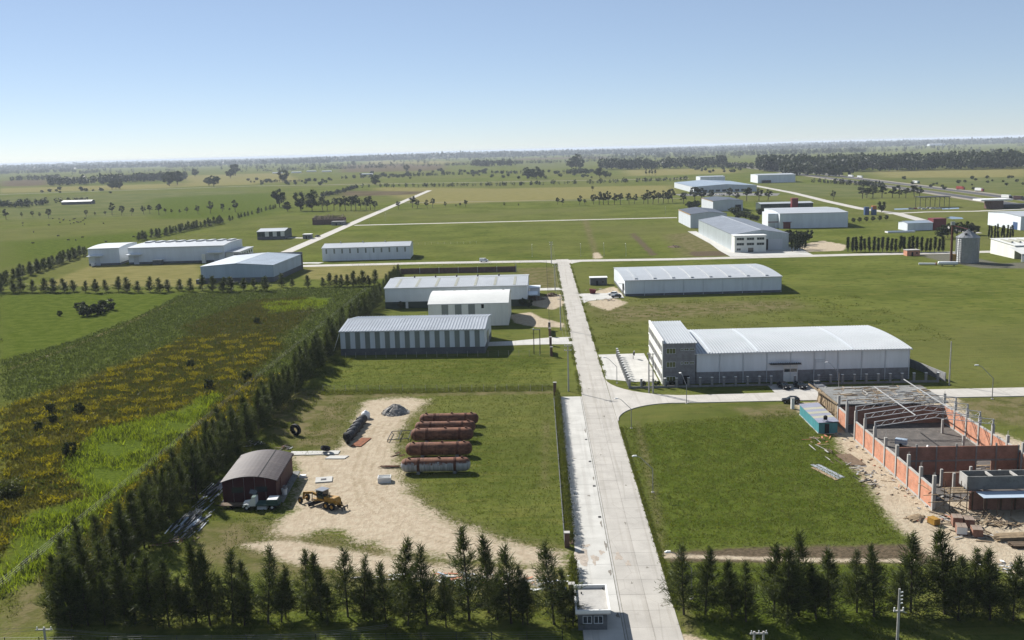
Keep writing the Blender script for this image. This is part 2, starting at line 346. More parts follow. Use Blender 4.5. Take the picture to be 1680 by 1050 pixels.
# weedy field on the left
reg('marsh', 8, (0, 480), (310, 482), (560, 470), (530, 510), (440, 550), (300, 560), (110, 632), (0, 672))
reg('vivid', 5, (0, 486), (110, 482), (300, 482), (225, 520), (120, 560), (0, 592))
reg('yellow', 9, (0, 672), (114, 632), (238, 585), (305, 555), (429, 550), (467, 566), (429, 600), (300, 700), (150, 830), (60, 900), (0, 980))
reg('maroon', 9, (300, 535), (420, 492), (500, 488), (520, 505), (470, 545), (440, 560), (330, 560))
reg('limeg', 5, (100, 769), (157, 707), (276, 680), (352, 643), (366, 652), (290, 730), (170, 840), (140, 880), (60, 950), (0, 985), (0, 915), (50, 837), (148, 818))
reg('limeg', 5, (430, 500), (500, 488), (545, 488), (530, 505), (440, 515))
reg('dry', .7, (15, 604), (60, 588), (120, 566), (200, 532), (300, 488), (303, 489), (205, 535), (125, 569), (60, 592), (15, 608))
reg('dry', 4, (0, 985), (90, 940), (95, 1010), (0, 1050))
reg('marsh', 5, (-120, 235), (-67, 225), (-68, 445), (-105, 440), world=True)
reg('yellow', 5, (-100, 150), (-67, 128), (-67, 262), (-115, 262), world=True)
# hay plots
reg('hay', 6, (60, 470), (150, 436), (330, 432), (330, 470))
reg('hay', 5, (500, 434), (650, 434), (640, 455), (590, 462), (500, 458))
reg('hay', 7, (400, 440), (325, 470), (330, 440), (350, 430))
# fields beyond
reg('vivid', 25, (0, 398), (230, 380), (420, 358), (420, 350), (300, 380), (230, 398), (140, 415), (0, 440))
reg('vivid', 20, (250, 325), (450, 315), (460, 345), (400, 358), (250, 360))
reg('field', 30, (0, 325), (400, 312), (460, 330), (400, 350), (0, 362))
reg('hay', 25, (610, 306), (830, 308), (1100, 303), (1110, 320), (700, 335), (640, 320))
reg('plough', 30, (560, 312), (700, 313), (690, 318), (560, 322))
reg('hay', 10, (0, 310), (420, 298), (420, 303), (0, 318))
reg('plough', 60, (560, 268), (730, 266), (730, 277), (560, 281))
reg('plough', 60, (840, 256), (1000, 254), (1000, 258), (840, 259))
reg('hay', 80, (600, 262), (760, 262), (760, 266), (600, 267))
reg('field', 60, (840, 262), (950, 258), (980, 270), (860, 278))
reg('plough', 50, (0, 300), (80, 296), (80, 306), (0, 308))
reg('hay', 40, (280, 290), (460, 282), (500, 296), (330, 304))
reg('hay', 40, (1020, 277), (1200, 275), (1215, 284), (1030, 288))
reg('hay', 40, (1430, 281), (1690, 279), (1690, 292), (1450, 292))
reg('field', 30, (1240, 300), (1420, 303), (1440, 326), (1300, 320))
reg('field', 30, (1460, 292), (1690, 292), (1690, 322), (1560, 305))
# wheel ruts worn into the yard and its lane
for off in (-2.4, -.9, .9, 2.5):
    c_ = [G(*p) for p in ((640, 690), (615, 730), (600, 775), (612, 815), (660, 850), (740, 880), (830, 900), (915, 915))]; c_ = [(x + off, y + off * .6) for x, y in c_]
    for (ax, ay), (bx, by) in zip(c_[:-1], c_[1:]):
        d_ = math.hypot(bx - ax, by - ay); nx_, ny_ = -(by - ay) / d_ * .28, (bx - ax) / d_ * .28
        reg('rut', .6, (ax + nx_, ay + ny_), (bx + nx_, by + ny_), (bx - nx_, by - ny_), (ax - nx_, ay - ny_), world=True)
for cx_, cy_, rr_, a0_, a1_ in ((-33, 200, 6, 100, 200), (-31, 203, 8, 110, 190), (-41, 172, 7, 280, 380), (-38, 170, 9, 290, 360), (-34, 186, 10, 150, 240), (-30, 178, 12, 160, 230), (7, 205, 8.5, 200, 240)):
    for k_ in range(6):
        a_, b_ = R(a0_ + (a1_ - a0_) * k_ / 6), R(a0_ + (a1_ - a0_) * (k_ + 1) / 6)
        reg('rut', .6, *[(cx_ + (rr_ + q_) * math.cos(t_), cy_ + (rr_ + q_) * math.sin(t_)) for q_, t_ in ((-.28, a_), (.28, a_), (.28, b_), (-.28, b_))], world=True)
rng = np.random.default_rng(7)
us = np.concatenate([[-4, -2.2, -1.3, -.95], np.linspace(-.8, .85, 620), [1., 1.4, 2.2, 4]])
inv = np.linspace(1 / 100., 1 / 9000., 380)
ys = np.concatenate([[-250, -60, 20, 60], 1 / inv, [13000, 22000, 40000, 65000]])
UU, YY = np.meshgrid(us, ys); XX = UU * np.maximum(YY, 100)
gx, gy = XX.ravel(), YY.ravel()
MASKS = {}
for mk, poly, soft in REG:
    P = np.array(poly); a = MASKS.setdefault(mk, np.zeros(len(gx)))
    lo, hi = P.min(0) - soft * 2, P.max(0) + soft * 2
    ix = np.nonzero((gx > lo[0]) & (gx < hi[0]) & (gy > lo[1]) & (gy < hi[1]))[0]
    x, y = gx[ix], gy[ix]; d = np.full(len(ix), 1e9); ins = np.zeros(len(ix), bool)
    for i in range(len(P)):
        ax, ay = P[i]; bx, by = P[(i + 1) % len(P)]; ex, ey = bx - ax, by - ay
        t = np.clip(((x - ax) * ex + (y - ay) * ey) / (ex * ex + ey * ey + 1e-9), 0, 1)
        d = np.minimum(d, np.hypot(x - ax - t * ex, y - ay - t * ey))
        c = (ay > y) != (by > y)
        ins ^= c & (x < ex * (y - ay) / (ey if abs(ey) > 1e-9 else 1e-9) + ax)
    a[ix] = np.maximum(a[ix], np.clip(.5 + np.where(ins, d, -d) / (2 * soft), 0, 1))
ny, nx = XX.shape
idx = np.arange(nx * ny).reshape(ny, nx)
quads = np.stack([idx[:-1, :-1], idx[:-1, 1:], idx[1:, 1:], idx[1:, :-1]], -1).reshape(-1, 4)
def ground_material():
    s = Shade('ground'); p = s.pos()
    n0 = s.noise(p, .004, 3); n1 = s.noise(p, .03, 4); n2 = s.noise(p, .25, 4); n3 = s.noise(p, 1.6, 4, .65); n4 = s.noise(p, 6., 2)
    ps = s.pos(True, (.25, 1, 1)); n5 = s.noise(ps, .35, 3)           # mowing streaks across
    n7 = s.noise(s.pos(True, (.045, 1, 1)), .8, 3, .6); n8 = s.noise(p, .7, 5, .7)
    c = s.mix(s.rng(n1, .3, .7), (.092, .120, .024), (.168, .188, .052))
    c = s.mix(s.math('MULTIPLY', s.rng(n5, .45, .7), .55), c, (.21, .195, .062))
    c = s.mix(s.math('MULTIPLY', s.rng(n7, .5, .66), .45), c, (.058, .082, .014))
    c = s.mix(s.math('MULTIPLY', s.rng(n2, .5, .72), .7), c, (.052, .076, .013))
    c = s.mix(s.math('MULTIPLY', s.rng(n0, .42, .62), .55), c, (.165, .16, .07))
    c = s.mix(s.math('MULTIPLY', s.rng(n8, .54, .7), .5), c, (.20, .20, .065)); c = s.mix(s.math('MULTIPLY', s.rng(n3, .56, .74), .45), c, (.055, .08, .015))
    wob = s.math('ADD', s.math('ADD', s.math('MULTIPLY', s.math('SUBTRACT', n2, .5), .9), s.math('MULTIPLY', s.math('SUBTRACT', n3, .5), 1.1)), s.math('MULTIPLY', s.math('SUBTRACT', n1, .5), .5))
    def lay(c, name, col, w=.22, amp=1.):
        a = s.math('ADD', s.attr(name), s.math('MULTIPLY', wob, amp * .8))
        return s.mix(s.math('MULTIPLY', s.rng(a, .5 - w, .5 + w), s.rng(s.attr(name), .0, .12)), c, col)
    def two(a, b, n, lo=.35, hi=.65): return s.mix(s.rng(n, lo, hi), a, b)
    c = lay(c, 'field', two((.115, .135, .05), (.165, .17, .075), n1), .3, .6)
    c = lay(c, 'hay', two((.20, .185, .075), (.28, .245, .115), n5), .3, .6)
    c = lay(c, 'plough', two((.115, .088, .062), (.16, .125, .09), n1), .25, .5)
    c = lay(c, 'marsh', two((.085, .112, .028), (.125, .150, .042), n8), .5, 1.3)
    c = lay(c, 'vivid', s.mix(s.math('MULTIPLY', s.rng(n8, .5, .68), .6), s.mix(s.math('MULTIPLY', s.rng(n3, .5, .68), .65), two((.078, .108, .017), (.124, .152, .032), n2), (.046, .072, .010)), (.125, .16, .032)), .5, 1.2)
    c = lay(c, 'yellow', two((.095, .092, .022), (.165, .14, .026), n8), .5, 1.3)
    c = lay(c, 'maroon', two((.075, .052, .028), (.11, .088, .035), n3), .3, .9)
    c = lay(c, 'limeg', two((.075, .105, .016), (.13, .17, .03), n3), .3, .9)
    c = lay(c, 'dry', two((.21, .175, .105), (.13, .13, .05), n2, .4, .6), .45, 1.2)
    c = lay(c, 'grit', two((.20, .19, .175), (.13, .125, .11), n3), .25, .9)
    c = lay(c, 'mud', two((.185, .14, .11), (.10, .078, .06), n3), .25, 1.)
    pr = s.pos(True, (1, .22, 1)); n6 = s.noise(pr, 1.1, 4, .6)       # wheel ruts along the lane
    dcol = s.mix(s.math('MULTIPLY', s.rng(n6, .48, .62), .45), two((.52, .415, .355), (.62, .52, .455), n8), (.43, .34, .28))
    dcol = s.mix(s.math('MULTIPLY', s.rng(n3, .54, .74), .4), dcol, (.38, .31, .255)); dcol = s.mix(s.math('MULTIPLY', s.rng(n4, .55, .75), .4), dcol, (.70, .64, .58))
    dcol = s.mix(s.math('MULTIPLY', s.rng(s.math('ADD', s.attr('rut'), s.math('MULTIPLY', wob, 1.1)), .3, .9), .45), dcol, (.33, .25, .18))
    c = lay(c, 'dirt', dcol, .2, 1.)
    h = s.math('ADD', s.math('MULTIPLY', n3, .7), s.math('MULTIPLY', n4, .3))
    c = s.mix(1., c, (.61, .62, .53), 'MULTIPLY')
    return s.done(s.bsdf(c, 1., 0, 0., s.bump(h, .8, .45)))
for k in ('field', 'hay', 'plough', 'vivid', 'marsh', 'yellow', 'maroon', 'limeg', 'dry', 'grit', 'mud', 'dirt', 'rut'): MASKS.setdefault(k, np.zeros(len(gx)))
GM = ground_material()
props(link('ground', npmesh('ground', np.stack([gx, gy, np.zeros_like(gx)], -1), quads, GM, MASKS)), kind='structure')
def inreg(name, X, Y, thr=.5):
    """ground mask value at points, by nearest grid vertex"""
    Y = np.asarray(Y); X = np.asarray(X)
    r = np.clip(np.round((1 / 100. - 1 / np.clip(Y, 100, 9000)) / (1 / 100. - 1 / 9000.) * 379).astype(int) + 4, 0, ny - 1)
    c = np.clip(np.round((X / np.maximum(Y, 100) + .8) / 1.65 * 619).astype(int) + 4, 0, nx - 1)
    return MASKS[name][r * nx + c] > thr
# ------------------------------------------------------------------ roads
def sheet(name, poly, z, m, thick=.12):
    mb = MB(); mb.prism([(x, y, z) for x, y in poly], (0, 0, -thick)); return props(mb.build(name, m), kind='structure')
road = sheet('main_road', [(10.1, 20), (16.9, 20), (16.9, 534), (10.1, 534)], .02, MT['joint'])
def slabs(parent, x0, x1, ncol, y0, y1, ln, z0, z1, m, gap=.035, name='concrete_slab'):
    wd = (x1 - x0) / ncol; nn = int(round((y1 - y0) / ln)); l = (y1 - y0) / nn
    me = MB().box(gap / 2, gap / 2, z0, wd - gap / 2, l - gap / 2, z1).mesh(name, m)
    for c in range(ncol):
        for r in range(nn):
            o = link(name, me, parent, (x0 + c * wd, y0 + r * l, random.uniform(0, .012)))
random.seed(3)
slabs(road, 10.1, 16.9, 2, 92, 268, 4.6, .02, .055, MT['slab'])
far = MB(); far.box(10.12, 268.02, .02, 16.88, 533.8, .058); far.build('concrete_slab', MT['slab'], road)
near = MB(); near.box(10.12, 21, .02, 16.88, 91.97, .058); near.build('concrete_slab', MT['slab'], road)
pav = sheet('pavement', [(4.6, 60), (9.75, 60), (9.75, 232.6), (4.6, 232.6)], .02, MT['joint'])
slabs(pav, 4.65, 9.7, 1, 100, 232.4, 4.9, .02, .06, MT['slabpale'])
dr = MB(); dr.box(9.78, 60, -.05, 10.06, 232.6, .035); props(dr.build('drain_strip', MT['conc']), kind='structure')
for i, y in enumerate((152.5, 167.5, 181.5, 196.)):
    mh = MB(); mh.box(9.0, y, .06, 9.5, y + .8, .075); mh.build('drain_grate', MT['dark'], pav)
def splat(parent, name, x, y, rx, ry, z, m, seed, n=22):
    rg_ = random.Random(seed); ph = rg_.uniform(0, 6); q = []
    for i in range(n): a = 2 * math.pi * i / n; r = 1 + .28 * math.sin(3 * a + ph) + rg_.uniform(-.25, .25); q.append((x + rx * r * math.cos(a), y + ry * r * math.sin(a), z))
    mb = MB(); mb.prism(q, (0, 0, -.004)); mb.build(name, m, parent)
for i, (x, y, rx, ry) in enumerate(((5.6, 137.2, 1.0, 2.6), (7.4, 136.2, .5, 1.6), (6.4, 141.2, .7, .5), (8.6, 138.6, .4, .8))): splat(pav, 'mud_spill', x, y, rx, ry, .080, MT['spill'], i)
for i, (x, y, rx, ry) in enumerate(((11.0, 137, .5, 1.4), (12.2, 134.5, .35, .9))): splat(road, 'mud_spill', x, y, rx, ry, .072, MT['spill'], i + 9)
for i, (x, y, rx, ry) in enumerate(((9.35, 131.5, .2, .9), (9.4, 141, .18, 1.6), (9.3, 150, .15, 1.3), (9.35, 172, .14, 1.1), (8.0, 163, .25, .3), (6.3, 184, .3, .25), (9.4, 203, .15, 1.5), (9.35, 118.5, .22, .7))): splat(pav, 'stain', x, y, rx, ry, .079, MT['stain'], i + 20, 14)
for i, (x, y, rx, ry) in enumerate(((12.1, 128, .14, .3), (14.8, 133, .2, .25), (15.4, 121, .2, .3), (13.2, 150, .16, .5), (14.9, 168, .22, .3), (11.6, 186, .18, .4), (14.2, 214, .25, .6), (12.2, 240, .3, .5))): splat(road, 'stain', x, y, rx, ry, .071, MT['stain'], i + 40, 12)
# fork to the right by the office block
def arcpts(c, r, a0, a1, n=10): return [(c[0] + r * math.cos(R(a0 + (a1 - a0) * i / n)), c[1] + r * math.sin(R(a0 + (a1 - a0) * i / n))) for i in range(n + 1)]
side = [(16.93, 208)] + arcpts((31.5, 210), 14.5, 180, 90, 10) + [(60, 224.4), (200, 224.2), (200, 232.2), (60, 232.4), (36, 231.6)] + arcpts((36, 250.6), 19, 270, 182, 10)
side = [(max(x, 16.93), y) for x, y in side]
sheet('side_road', side, .057, MT['roadfar'])
kb = MB()
for q in (arcpts((31.5, 210), 14.35, 180, 90, 14), [(31.5, 224.25), (60, 224.25), (120, 224.1)]):
    for a, b in zip(q[:-1], q[1:]): kb.bar((a[0], a[1], .06), (b[0], b[1], .06), .16, .2)
props(kb.build('kerb', MT['conc']), kind='structure')
# long road across behind the sheds, and the parallel lanes
XR = [(-150, 532), (-60, 531.8), (10, 526), (70, 521), (170, 521.5), (216, 520), (330, 520)]
def ribbon(line, wd):
    L, Rr = [], []
    for i, p in enumerate(line):
        a = Vector(line[max(i - 1, 0)]); b = Vector(line[min(i + 1, len(line) - 1)]); d = (b - a).normalized(); n = Vector((-d.y, d.x)) * wd / 2
        L.append((p[0] + n.x, p[1] + n.y)); Rr.append((p[0] - n.x, p[1] - n.y))
    return L + Rr[::-1]
sheet('cross_road', ribbon(XR, 9.5), .07, MT['roadfar'])
fl = MB()
for sx, c in ((-1, (10.1, 519.5)), (1, (16.9, 518.5))):
    q = [(c[0], c[1] + 4, .066), (c[0] + sx * 12, c[1] + 4, .066), (c[0] + sx * 6, c[1] + 1.2, .066), (c[0] + sx * 2, c[1] - 4, .066), (c[0], c[1] - 10, .066)]
    fl.prism(q, (0, 0, -.1))
props(fl.build('junction_corner', MT['roadfar']), kind='structure')
sheet('parallel_road', ribbon([(-158, 530), (-160, 700), (-163, 900), (-166, 1200), (-169, 1560)], 8.0), .06, MT['roadfar'])
sheet('parallel_lane', ribbon([(-156, 833), (0, 830), (110, 827), (118, 826)], 7.5), .055, MT['roadfar'])
sheet('parallel_lane', ribbon([(-164, 1190), (0, 1160), (165, 1128)], 5), .055, MT['verge'])
sheet('driveway', [(3.2, 298.2), (10.05, 297.6), (10.05, 309.4), (3.2, 309.2), (-9, 304.5), (-16, 304), (-16, 297.5)], .045, MT['slabpale'])
sheet('driveway', [(-5, 416), (10.05, 416), (10.05, 423), (-5, 423)], .045, MT['slabpale'])
sheet('driveway', [(16.95, 377), (20, 384), (30, 389), (34.5, 390), (34.5, 403.5), (16.95, 404)], .045, MT['slabpale'])
yard = sheet('office_yard', [(17.2, 250), (24, 246.5), (30.6, 246.5), (30.6, 281.5), (17.2, 281)], .062, MT['slabpale'])
sheet('parking_apron', [(57, 232.45), (71, 232.45), (71, 240.5), (57, 240.5)], .052, MT['conc'])
sheet('factory_apron', [(104, 526.5), (148, 526.5), (150, 566), (120, 566), (112, 600), (112, 690), (106, 690), (106, 600), (104, 560)], .062, MT['slabpale'])
sheet('driveway', ribbon([(-122, 545), (-128, 547), (-156, 548)], 6), .05, MT['slabpale'])
sheet('driveway', ribbon([(-158, 702), (-170, 716), (-186, 722)], 6), .05, MT['slabpale'])
# highway on the right: two carriageways with pale shoulders
HW = pts((1190, 266), (1215, 270.5), (1290, 280), (1360, 289.5), (1460, 303), (1560, 316), (1680, 333), (1800, 350))
sheet('highway_verge', ribbon(HW, 62), .05, MT['verge'])
HA = [(x + 16, y) for x, y in HW]; HB = [(x - 16, y) for x, y in HW]
for q in (HA, HB): sheet('highway', ribbon(q, 13), .09, MT['asphalt'])
sheet('highway_median', ribbon(HW, 14), .085, GM)
ER = pts((1235, 303.5), (1300, 316), (1360, 331), (1415, 343), (1470, 350), (1535, 368), (1600, 383))
sheet('estate_road', ribbon(ER, 9), .06, MT['roadfar'])
sheet('estate_road', ribbon(pts((1455, 351), (1520, 348), (1600, 347), (1700, 343)), 8), .064, MT['roadfar'])
sheet('railway_track', ribbon(pts((-200, 331), (0, 321), (200, 313), (420, 304.5), (800, 297), (1130, 292)), 14), .06, MT['verge'])
sheet('car_park', pts((1105, 318), (1200, 315.5), (1280, 317), (1275, 321), (1205, 320.5), (1120, 321)), .05, MT['parking'])
# ------------------------------------------------------------------ buildings
def profile(kind, S, h, rise, over=0., n=10):
    if kind == 'gable':
        sl = rise / (S / 2); return [(-over, h - sl * over), (S / 2, h + rise), (S + over, h - sl * over)]
    if kind == 'mono':
        sl = rise / S; return [(-over, h - sl * over), (S + over, h + rise + sl * over)]
    q = []
    for i in range(n + 1):
        y = -over + (S + 2 * over) * i / n; q.append((y, h + rise * (1 - ((y - S / 2) / (S / 2)) ** 2)))
    return q
def roof_sheet(mb, prof, x0, x1, pitch, amp, th=.12):
    xs = []
    if pitch:
        n = max(1, int(round((x1 - x0) / pitch))); st = (x1 - x0) / n
        for i in range(n):
            b = x0 + i * st; xs += [(b, 0), (b + st * .55, 0), (b + st * .65, amp), (b + st * .9, amp)]
        xs.append((x1, 0))
    else: xs = [(x0, 0), (x1, 0)]
    k = len(prof); vs = [(x, y, z + d) for x, d in xs for y, z in prof]; n0 = len(xs)
    fs = [(i * k + j, (i + 1) * k + j, (i + 1) * k + j + 1, i * k + j + 1) for i in range(n0 - 1) for j in range(k - 1)]
    b = len(vs); vs += [(x, y, z - th) for x in (x0, x1) for y, z in prof]
    fs += [(b + j, b + j + 1, b + k + j + 1, b + k + j) for j in range(k - 1)]
    fs += [(j, j + 1, b + j + 1, b + j) for j in range(k - 1)]
    e = (n0 - 1) * k; fs += [(e + j + 1, e + j, b + k + j, b + k + j + 1) for j in range(k - 1)]
    fs.append(tuple(i * k for i in range(n0 - 1, -1, -1)) + (b, b + k)); fs.append(tuple(i * k + k - 1 for i in range(n0)) + (b + 2 * k - 1, b + k - 1))
    mb.add(vs, fs)
def topz(kind, S, h, rise, y):
    if kind == 'gable': return h + rise * (1 - abs(y - S / 2) / (S / 2))
    if kind == 'mono': return h + rise * y / S
    return h + rise * (1 - ((y - S / 2) / (S / 2)) ** 2)
def bld(name, label, cat, loc, rz, L, S, h, rise, kind, wall, roof, plinth=None, n=(6, 4), pitch=.9, amp=.05, over=.35, strips=None, group=None, pname='wall_panel', trim='frame', ridge=None):
    """shed: local x along the ridge, y=0 the front eave wall. Parts: wall core, panels, base wall, roof sheets, ridge cap, eave trim"""
    t = thing(name, label, cat, (loc[0], loc[1], 0), rz, group); W = MT[wall]
    core = MB(); pr = profile(kind, S - .14, h - .05, rise, 0, 12)
    core.prism([(.07, y + .07, z) for y, z in pr] + [(.07, S - .07, 0), (.07, .07, 0)], (L - .14, 0, 0)); core.build('wall', MT['lightgrey'] if wall != 'block' else W, t)
    ph = plinth[0] if plinth else 0.
    if plinth:
        pm = MT[plinth[1]]; q = .04
        for bx in ((-q, -q, 0, L + q, .07, ph), (-q, S - .07, 0, L + q, S + q, ph), (-q, .07, 0, .07, S - .07, ph), (L - .07, .07, 0, L + q, S - .07, ph)):
            MB().box(*bx).build('base_wall', pm, t)
    hz = h - .06
    for side in (0, 1):                                  # eave walls
        y0 = 0 if side == 0 else S - .07; top = hz if (side == 0 or kind != 'mono') else hz + rise
        g = .05; k = n[0]; wd = L / k; mes = {}
        for i in range(k):
            if strips and side == 0 and i in strips[0]: continue
            me = mes.setdefault(0, MB().box(g / 2, 0, ph + .02, wd - g / 2, .066, top).mesh(pname, W))
            link(pname, me, t, (i * wd, y0, 0))
    if strips:
        for i in strips[0]:
            MB().box(i * L / n[0] + .02, .012, ph + .02, (i + 1) * L / n[0] - .02, .06, hz).build('translucent_strip', MT[strips[1]], t)
    k = n[1]; wd = S / k
    for side in (0, 1):                                  # end walls
        x = 0 if side == 0 else L - .066
        for i in range(k):
            a, b = i * wd + .025, (i + 1) * wd - .025; ysub = [a] + ([S / 2] if kind == 'gable' and a < S / 2 < b else []) + ([a + (b - a) * j / 3 for j in (1, 2)] if kind == 'vault' else []) + [b]
            MB().prism([(x, a, ph + .02), (x, b, ph + .02)] + [(x, yy, topz(kind, S, hz, rise, yy)) for yy in reversed(ysub)], (.066, 0, 0)).build(pname, W, t)
    RM = MT[roof]; pf = profile(kind, S, h + .05, rise, over, 12)
    if kind == 'gable':
        for q in (pf[:2], pf[1:]):
            mb = MB(); roof_sheet(mb, q, -over, L + over, pitch, amp); mb.build('roof_panel', RM, t)
        rc = MB(); zr = pf[1][1]; rc.prism([(-over, S / 2 - .35, zr - .02), (-over, S / 2, zr + .13), (-over, S / 2 + .35, zr - .02), (-over, S / 2, zr + .02)], (L + 2 * over, 0, 0)); rc.build('ridge_cap', MT[ridge or roof], t)
    else:
        mb = MB(); roof_sheet(mb, pf, -over, L + over, pitch, amp); mb.build('roof', RM, t, smooth=False)
    ze = pf[0][1]
    MB().box(-over, -over - .12, ze - .24, L + over, -over + .02, ze - .13).build('gutter', MT[trim], t)
    return t
def roof_strip(t, name, kind, S, h, rise, x0, x1, y0, y1, m, dz=.12, th=.08, n=8):
    mb = MB(); q = [(y0 + (y1 - y0) * i / n) for i in range(n + 1)]
    if kind == 'gable': q = sorted(set(q + ([S / 2] if y0 < S / 2 < y1 else [])))
    up = [(x0, y, topz(kind, S, h + .05, rise, y) + dz) for y in q]
    mb.prism(up + [(x0, y, z - th) for _, y, z in reversed(up)], (x1 - x0, 0, 0)); return mb.build(name, m, t)
def window(t, x0, z0, x1, z1, face='front', at=0., gm='glass', bars=2, name='window'):
    """a framed window set on a wall face: front (y=at), left (x=at), right"""
    d = .05; f = .07
    def bx(mb, a, b, c, e, o0, o1):
        if face == 'front': mb.box(a, at - o1, c, b, at - o0, e)
        elif face == 'left': mb.box(at - o1, a, c, at - o0, b, e)
        else: mb.box(at + o0, a, c, at + o1, b, e)
    fr = MB()
    bx(fr, x0 - f, x1 + f, z1, z1 + f, -.02, d); bx(fr, x0 - f, x1 + f, z0 - f, z0, -.02, d + .05)
    bx(fr, x0 - f, x0, z0, z1, -.02, d); bx(fr, x1, x1 + f, z0, z1, -.02, d)
    for i in range(1, bars): xx = x0 + (x1 - x0) * i / bars; bx(fr, xx - f / 2, xx + f / 2, z0, z1, -.02, d - .01)
    fo = fr.build(name, MT['lightgrey'], t); g = MB(); bx(g, x0, x1, z0, z1, -.02, .02); g.build('pane', MT[gm], fo); return fo
# striped shed
A = bld('striped_shed', 'zinc roofed shed with alternating white and grey wall strips over dark base', 'warehouse', (-60.2, 288.2), -1.6, 43.8, 26, 7.4, 1.5, 'gable', 'white', 'zinc',
        (2.0, 'blockwall'), (29, 6), .93, .12, .35, ([1, 3] + list(range(5, 29, 2)), 'translucent'))
MB().box(43.84, 8, .1, 43.95, 14, 5).build('sliding_door', MT['steel'], A)
MB().bar((-.3, .3, 6.8), (-2.6, -.2, .1), .15).build('downpipe', MT['frame'], A)
# vaulted cream shed
D = bld('vaulted_shed', 'cream shed with rounded vault roof between the two white sheds', 'warehouse', (-38.4, 333.6), -.5, 27.9, 27, 8.0, 2.3, 'vault', 'cream', 'creamroof',
        None, (12, 6), 0, 0, .15, ([2, 4, 6], 'translucent'))
for i in range(5): roof_strip(D, 'skylight', 'vault', 27, 8, 2.3, 3 + i * 4.3, 4 + i * 4.3, 17, 21.5, MT['skylight'], .07)
roof_strip(D, 'roof_vent', 'vault', 27, 8, 2.3, 25.2, 25.9, 16, 21, MT['darksteel'], .1)
MB().box(18.5, -.03, 6.2, 19.4, .05, 7.6).build('vent_louvre', MT['dark'], D)
# long white shed behind them
Eb = bld('skylit_shed', 'long white shed with dark green base and slim roof skylights', 'warehouse', (-60, 376), -.8, 55.6, 33, 8.1, 1.6, 'gable', 'white', 'whiteroof', (2.6, 'darkgreen'), (7, 6), .8, .03, .3)
for i in range(7):
    for sl in ((.8, 15.5),): roof_strip(Eb, 'skylight', 'gable', 33, 8.1, 1.6, 4 + i * 7.7, 5 + i * 7.7, 1, 15, MT['skylight'], .1)
for i in range(5):
    v = MB(); v.cyl((9.5 + i * 8.6, 17.5, 9.5), (9.5 + i * 8.6, 17.5, 10.3), .3, .3, 10); v.cyl((9.5 + i * 8.6, 17.5, 10.3), (9.5 + i * 8.6, 17.5, 10.7), .5, .15, 10); v.build('roof_vent', MT['darksteel'], Eb)
MB().box(17.5, -.06, 2.62, 18.2, -.005, 3.4).build('wall_light', MT['frame'], Eb)
MB().box(8.0, -.09, 0, 9, -.045, 2.5).build('downpipe', MT['lightgrey'], Eb)
an = MB(); an.box(55.9, 26, 0, 60.2, 33, 3.2); an.box(55.75, 25.8, 3.2, 60.5, 33.2, 3.45); an.build('annex', MT['white'], Eb)
MB().box(55.75, 10, 2.6, 59.5, 20, 2.85).build('canopy', MT['white'], Eb)
for y in (10.5, 19.5): MB().cyl((59.2, y, 0), (59.2, y, 2.6), .08, n=6).build('canopy_post', MT['steel'], Eb)
# brick yard wall behind it
yw = thing('yard_wall', 'dark brown brick yard wall with pale posts behind the skylit shed', 'wall', (0, 0, 0))
for (x0, y0), (x1, y1) in zip([(-69, 486 - 0.3 * i) if i == 0 else (-69 + i * 9.7, 486 - .3 * i) for i in range(6)], [(-69 + i * 9.7, 486 - .3 * i) for i in range(1, 7)]):
    MB().bar((x0 + .15, y0, 1.35), (x1 - .15, y1, 1.35), .18, 2.7).build('brick_panel', MT['brickold'], yw)
    MB().box(x0 - .15, y0 - .18, 0, x0 + .15, y0 + .18, 2.95).build('post', MT['conc'], yw)
for y0, y1 in ((462, 470), (470, 478), (478, 486)): MB().bar((-69, y0 + .15, 1.3), (-69, y1 - .15, 1.3), .18, 2.6).build('brick_panel', MT['brickold'], yw)
MB().box(-11.1, 484, 0, -10.7, 484.4, 4).build('post', MT['conc'], yw)
# white ribbed warehouse right of the road
B = bld('ribbed_warehouse', 'white warehouse with curved roof crossed by eight raised white ribs', 'warehouse', (35.2, 393.8), 1.2, 63.6, 44, 6.5, .9, 'vault', 'white', 'whiteroof', (.9, 'blockwall'), (8, 6), 1.1, .02, .3)
for i in range(8): roof_strip(B, 'roof_rib', 'vault', 44, 6.5, .9, 4.2 + i * 7.6, 5.3 + i * 7.6, 1.5, 34, MT['whiteroof'], .42, .42, 12)
for i in range(9): MB().cyl((min(max(i * 7.95, .2), 63.4), -.1, 0), (min(max(i * 7.95, .2), 63.4), -.1, 6.4), .08, n=6).build('downpipe', MT['lightgrey'], B)
MB().box(-.1, 4, 0, -.02, 9, 4.6).build('roller_door', MT['darksteel'], B)
MB().box(-2.2, 3.4, 4.7, -.02, 9.6, 4.95).build('canopy', MT['frame'], B)
# office block and its hall
O = thing('office_block', 'three storey grey block office with pale window wall and white ribbed roof', 'office building', (31.0, 242.6, 0))
ow = MB(); ow.box(.2, 0, 0, 8.4, 29.5, 10.6); ow.build('wall', MT['block'], O)
lw = MB(); lw.box(0, .02, 0, .2, 29.48, 11.3); lw.box(0, 29.5, 0, 8.4, 29.7, 10.2); lw.build('side_wall', MT['cream'], O, label='pale rendered window wall')
for k in range(3):
    for i in range(9):
        wn = MB().box(-.03, 1.0 + i * 3.15, 1.0 + k * 3.6, -.004, 3.4 + i * 3.15, 2.6 + k * 3.6).build('window', MT['dark'], O)
        MB().box(-.28, .9 + i * 3.15, .8 + k * 3.6, -.004, 3.5 + i * 3.15, .99 + k * 3.6).build('sill', MT['frame'], wn); MB().box(-.05, 2.1 + i * 3.15, 1.0 + k * 3.6, -.031, 2.25 + i * 3.15, 2.6 + k * 3.6).build('mullion', MT['frame'], wn)
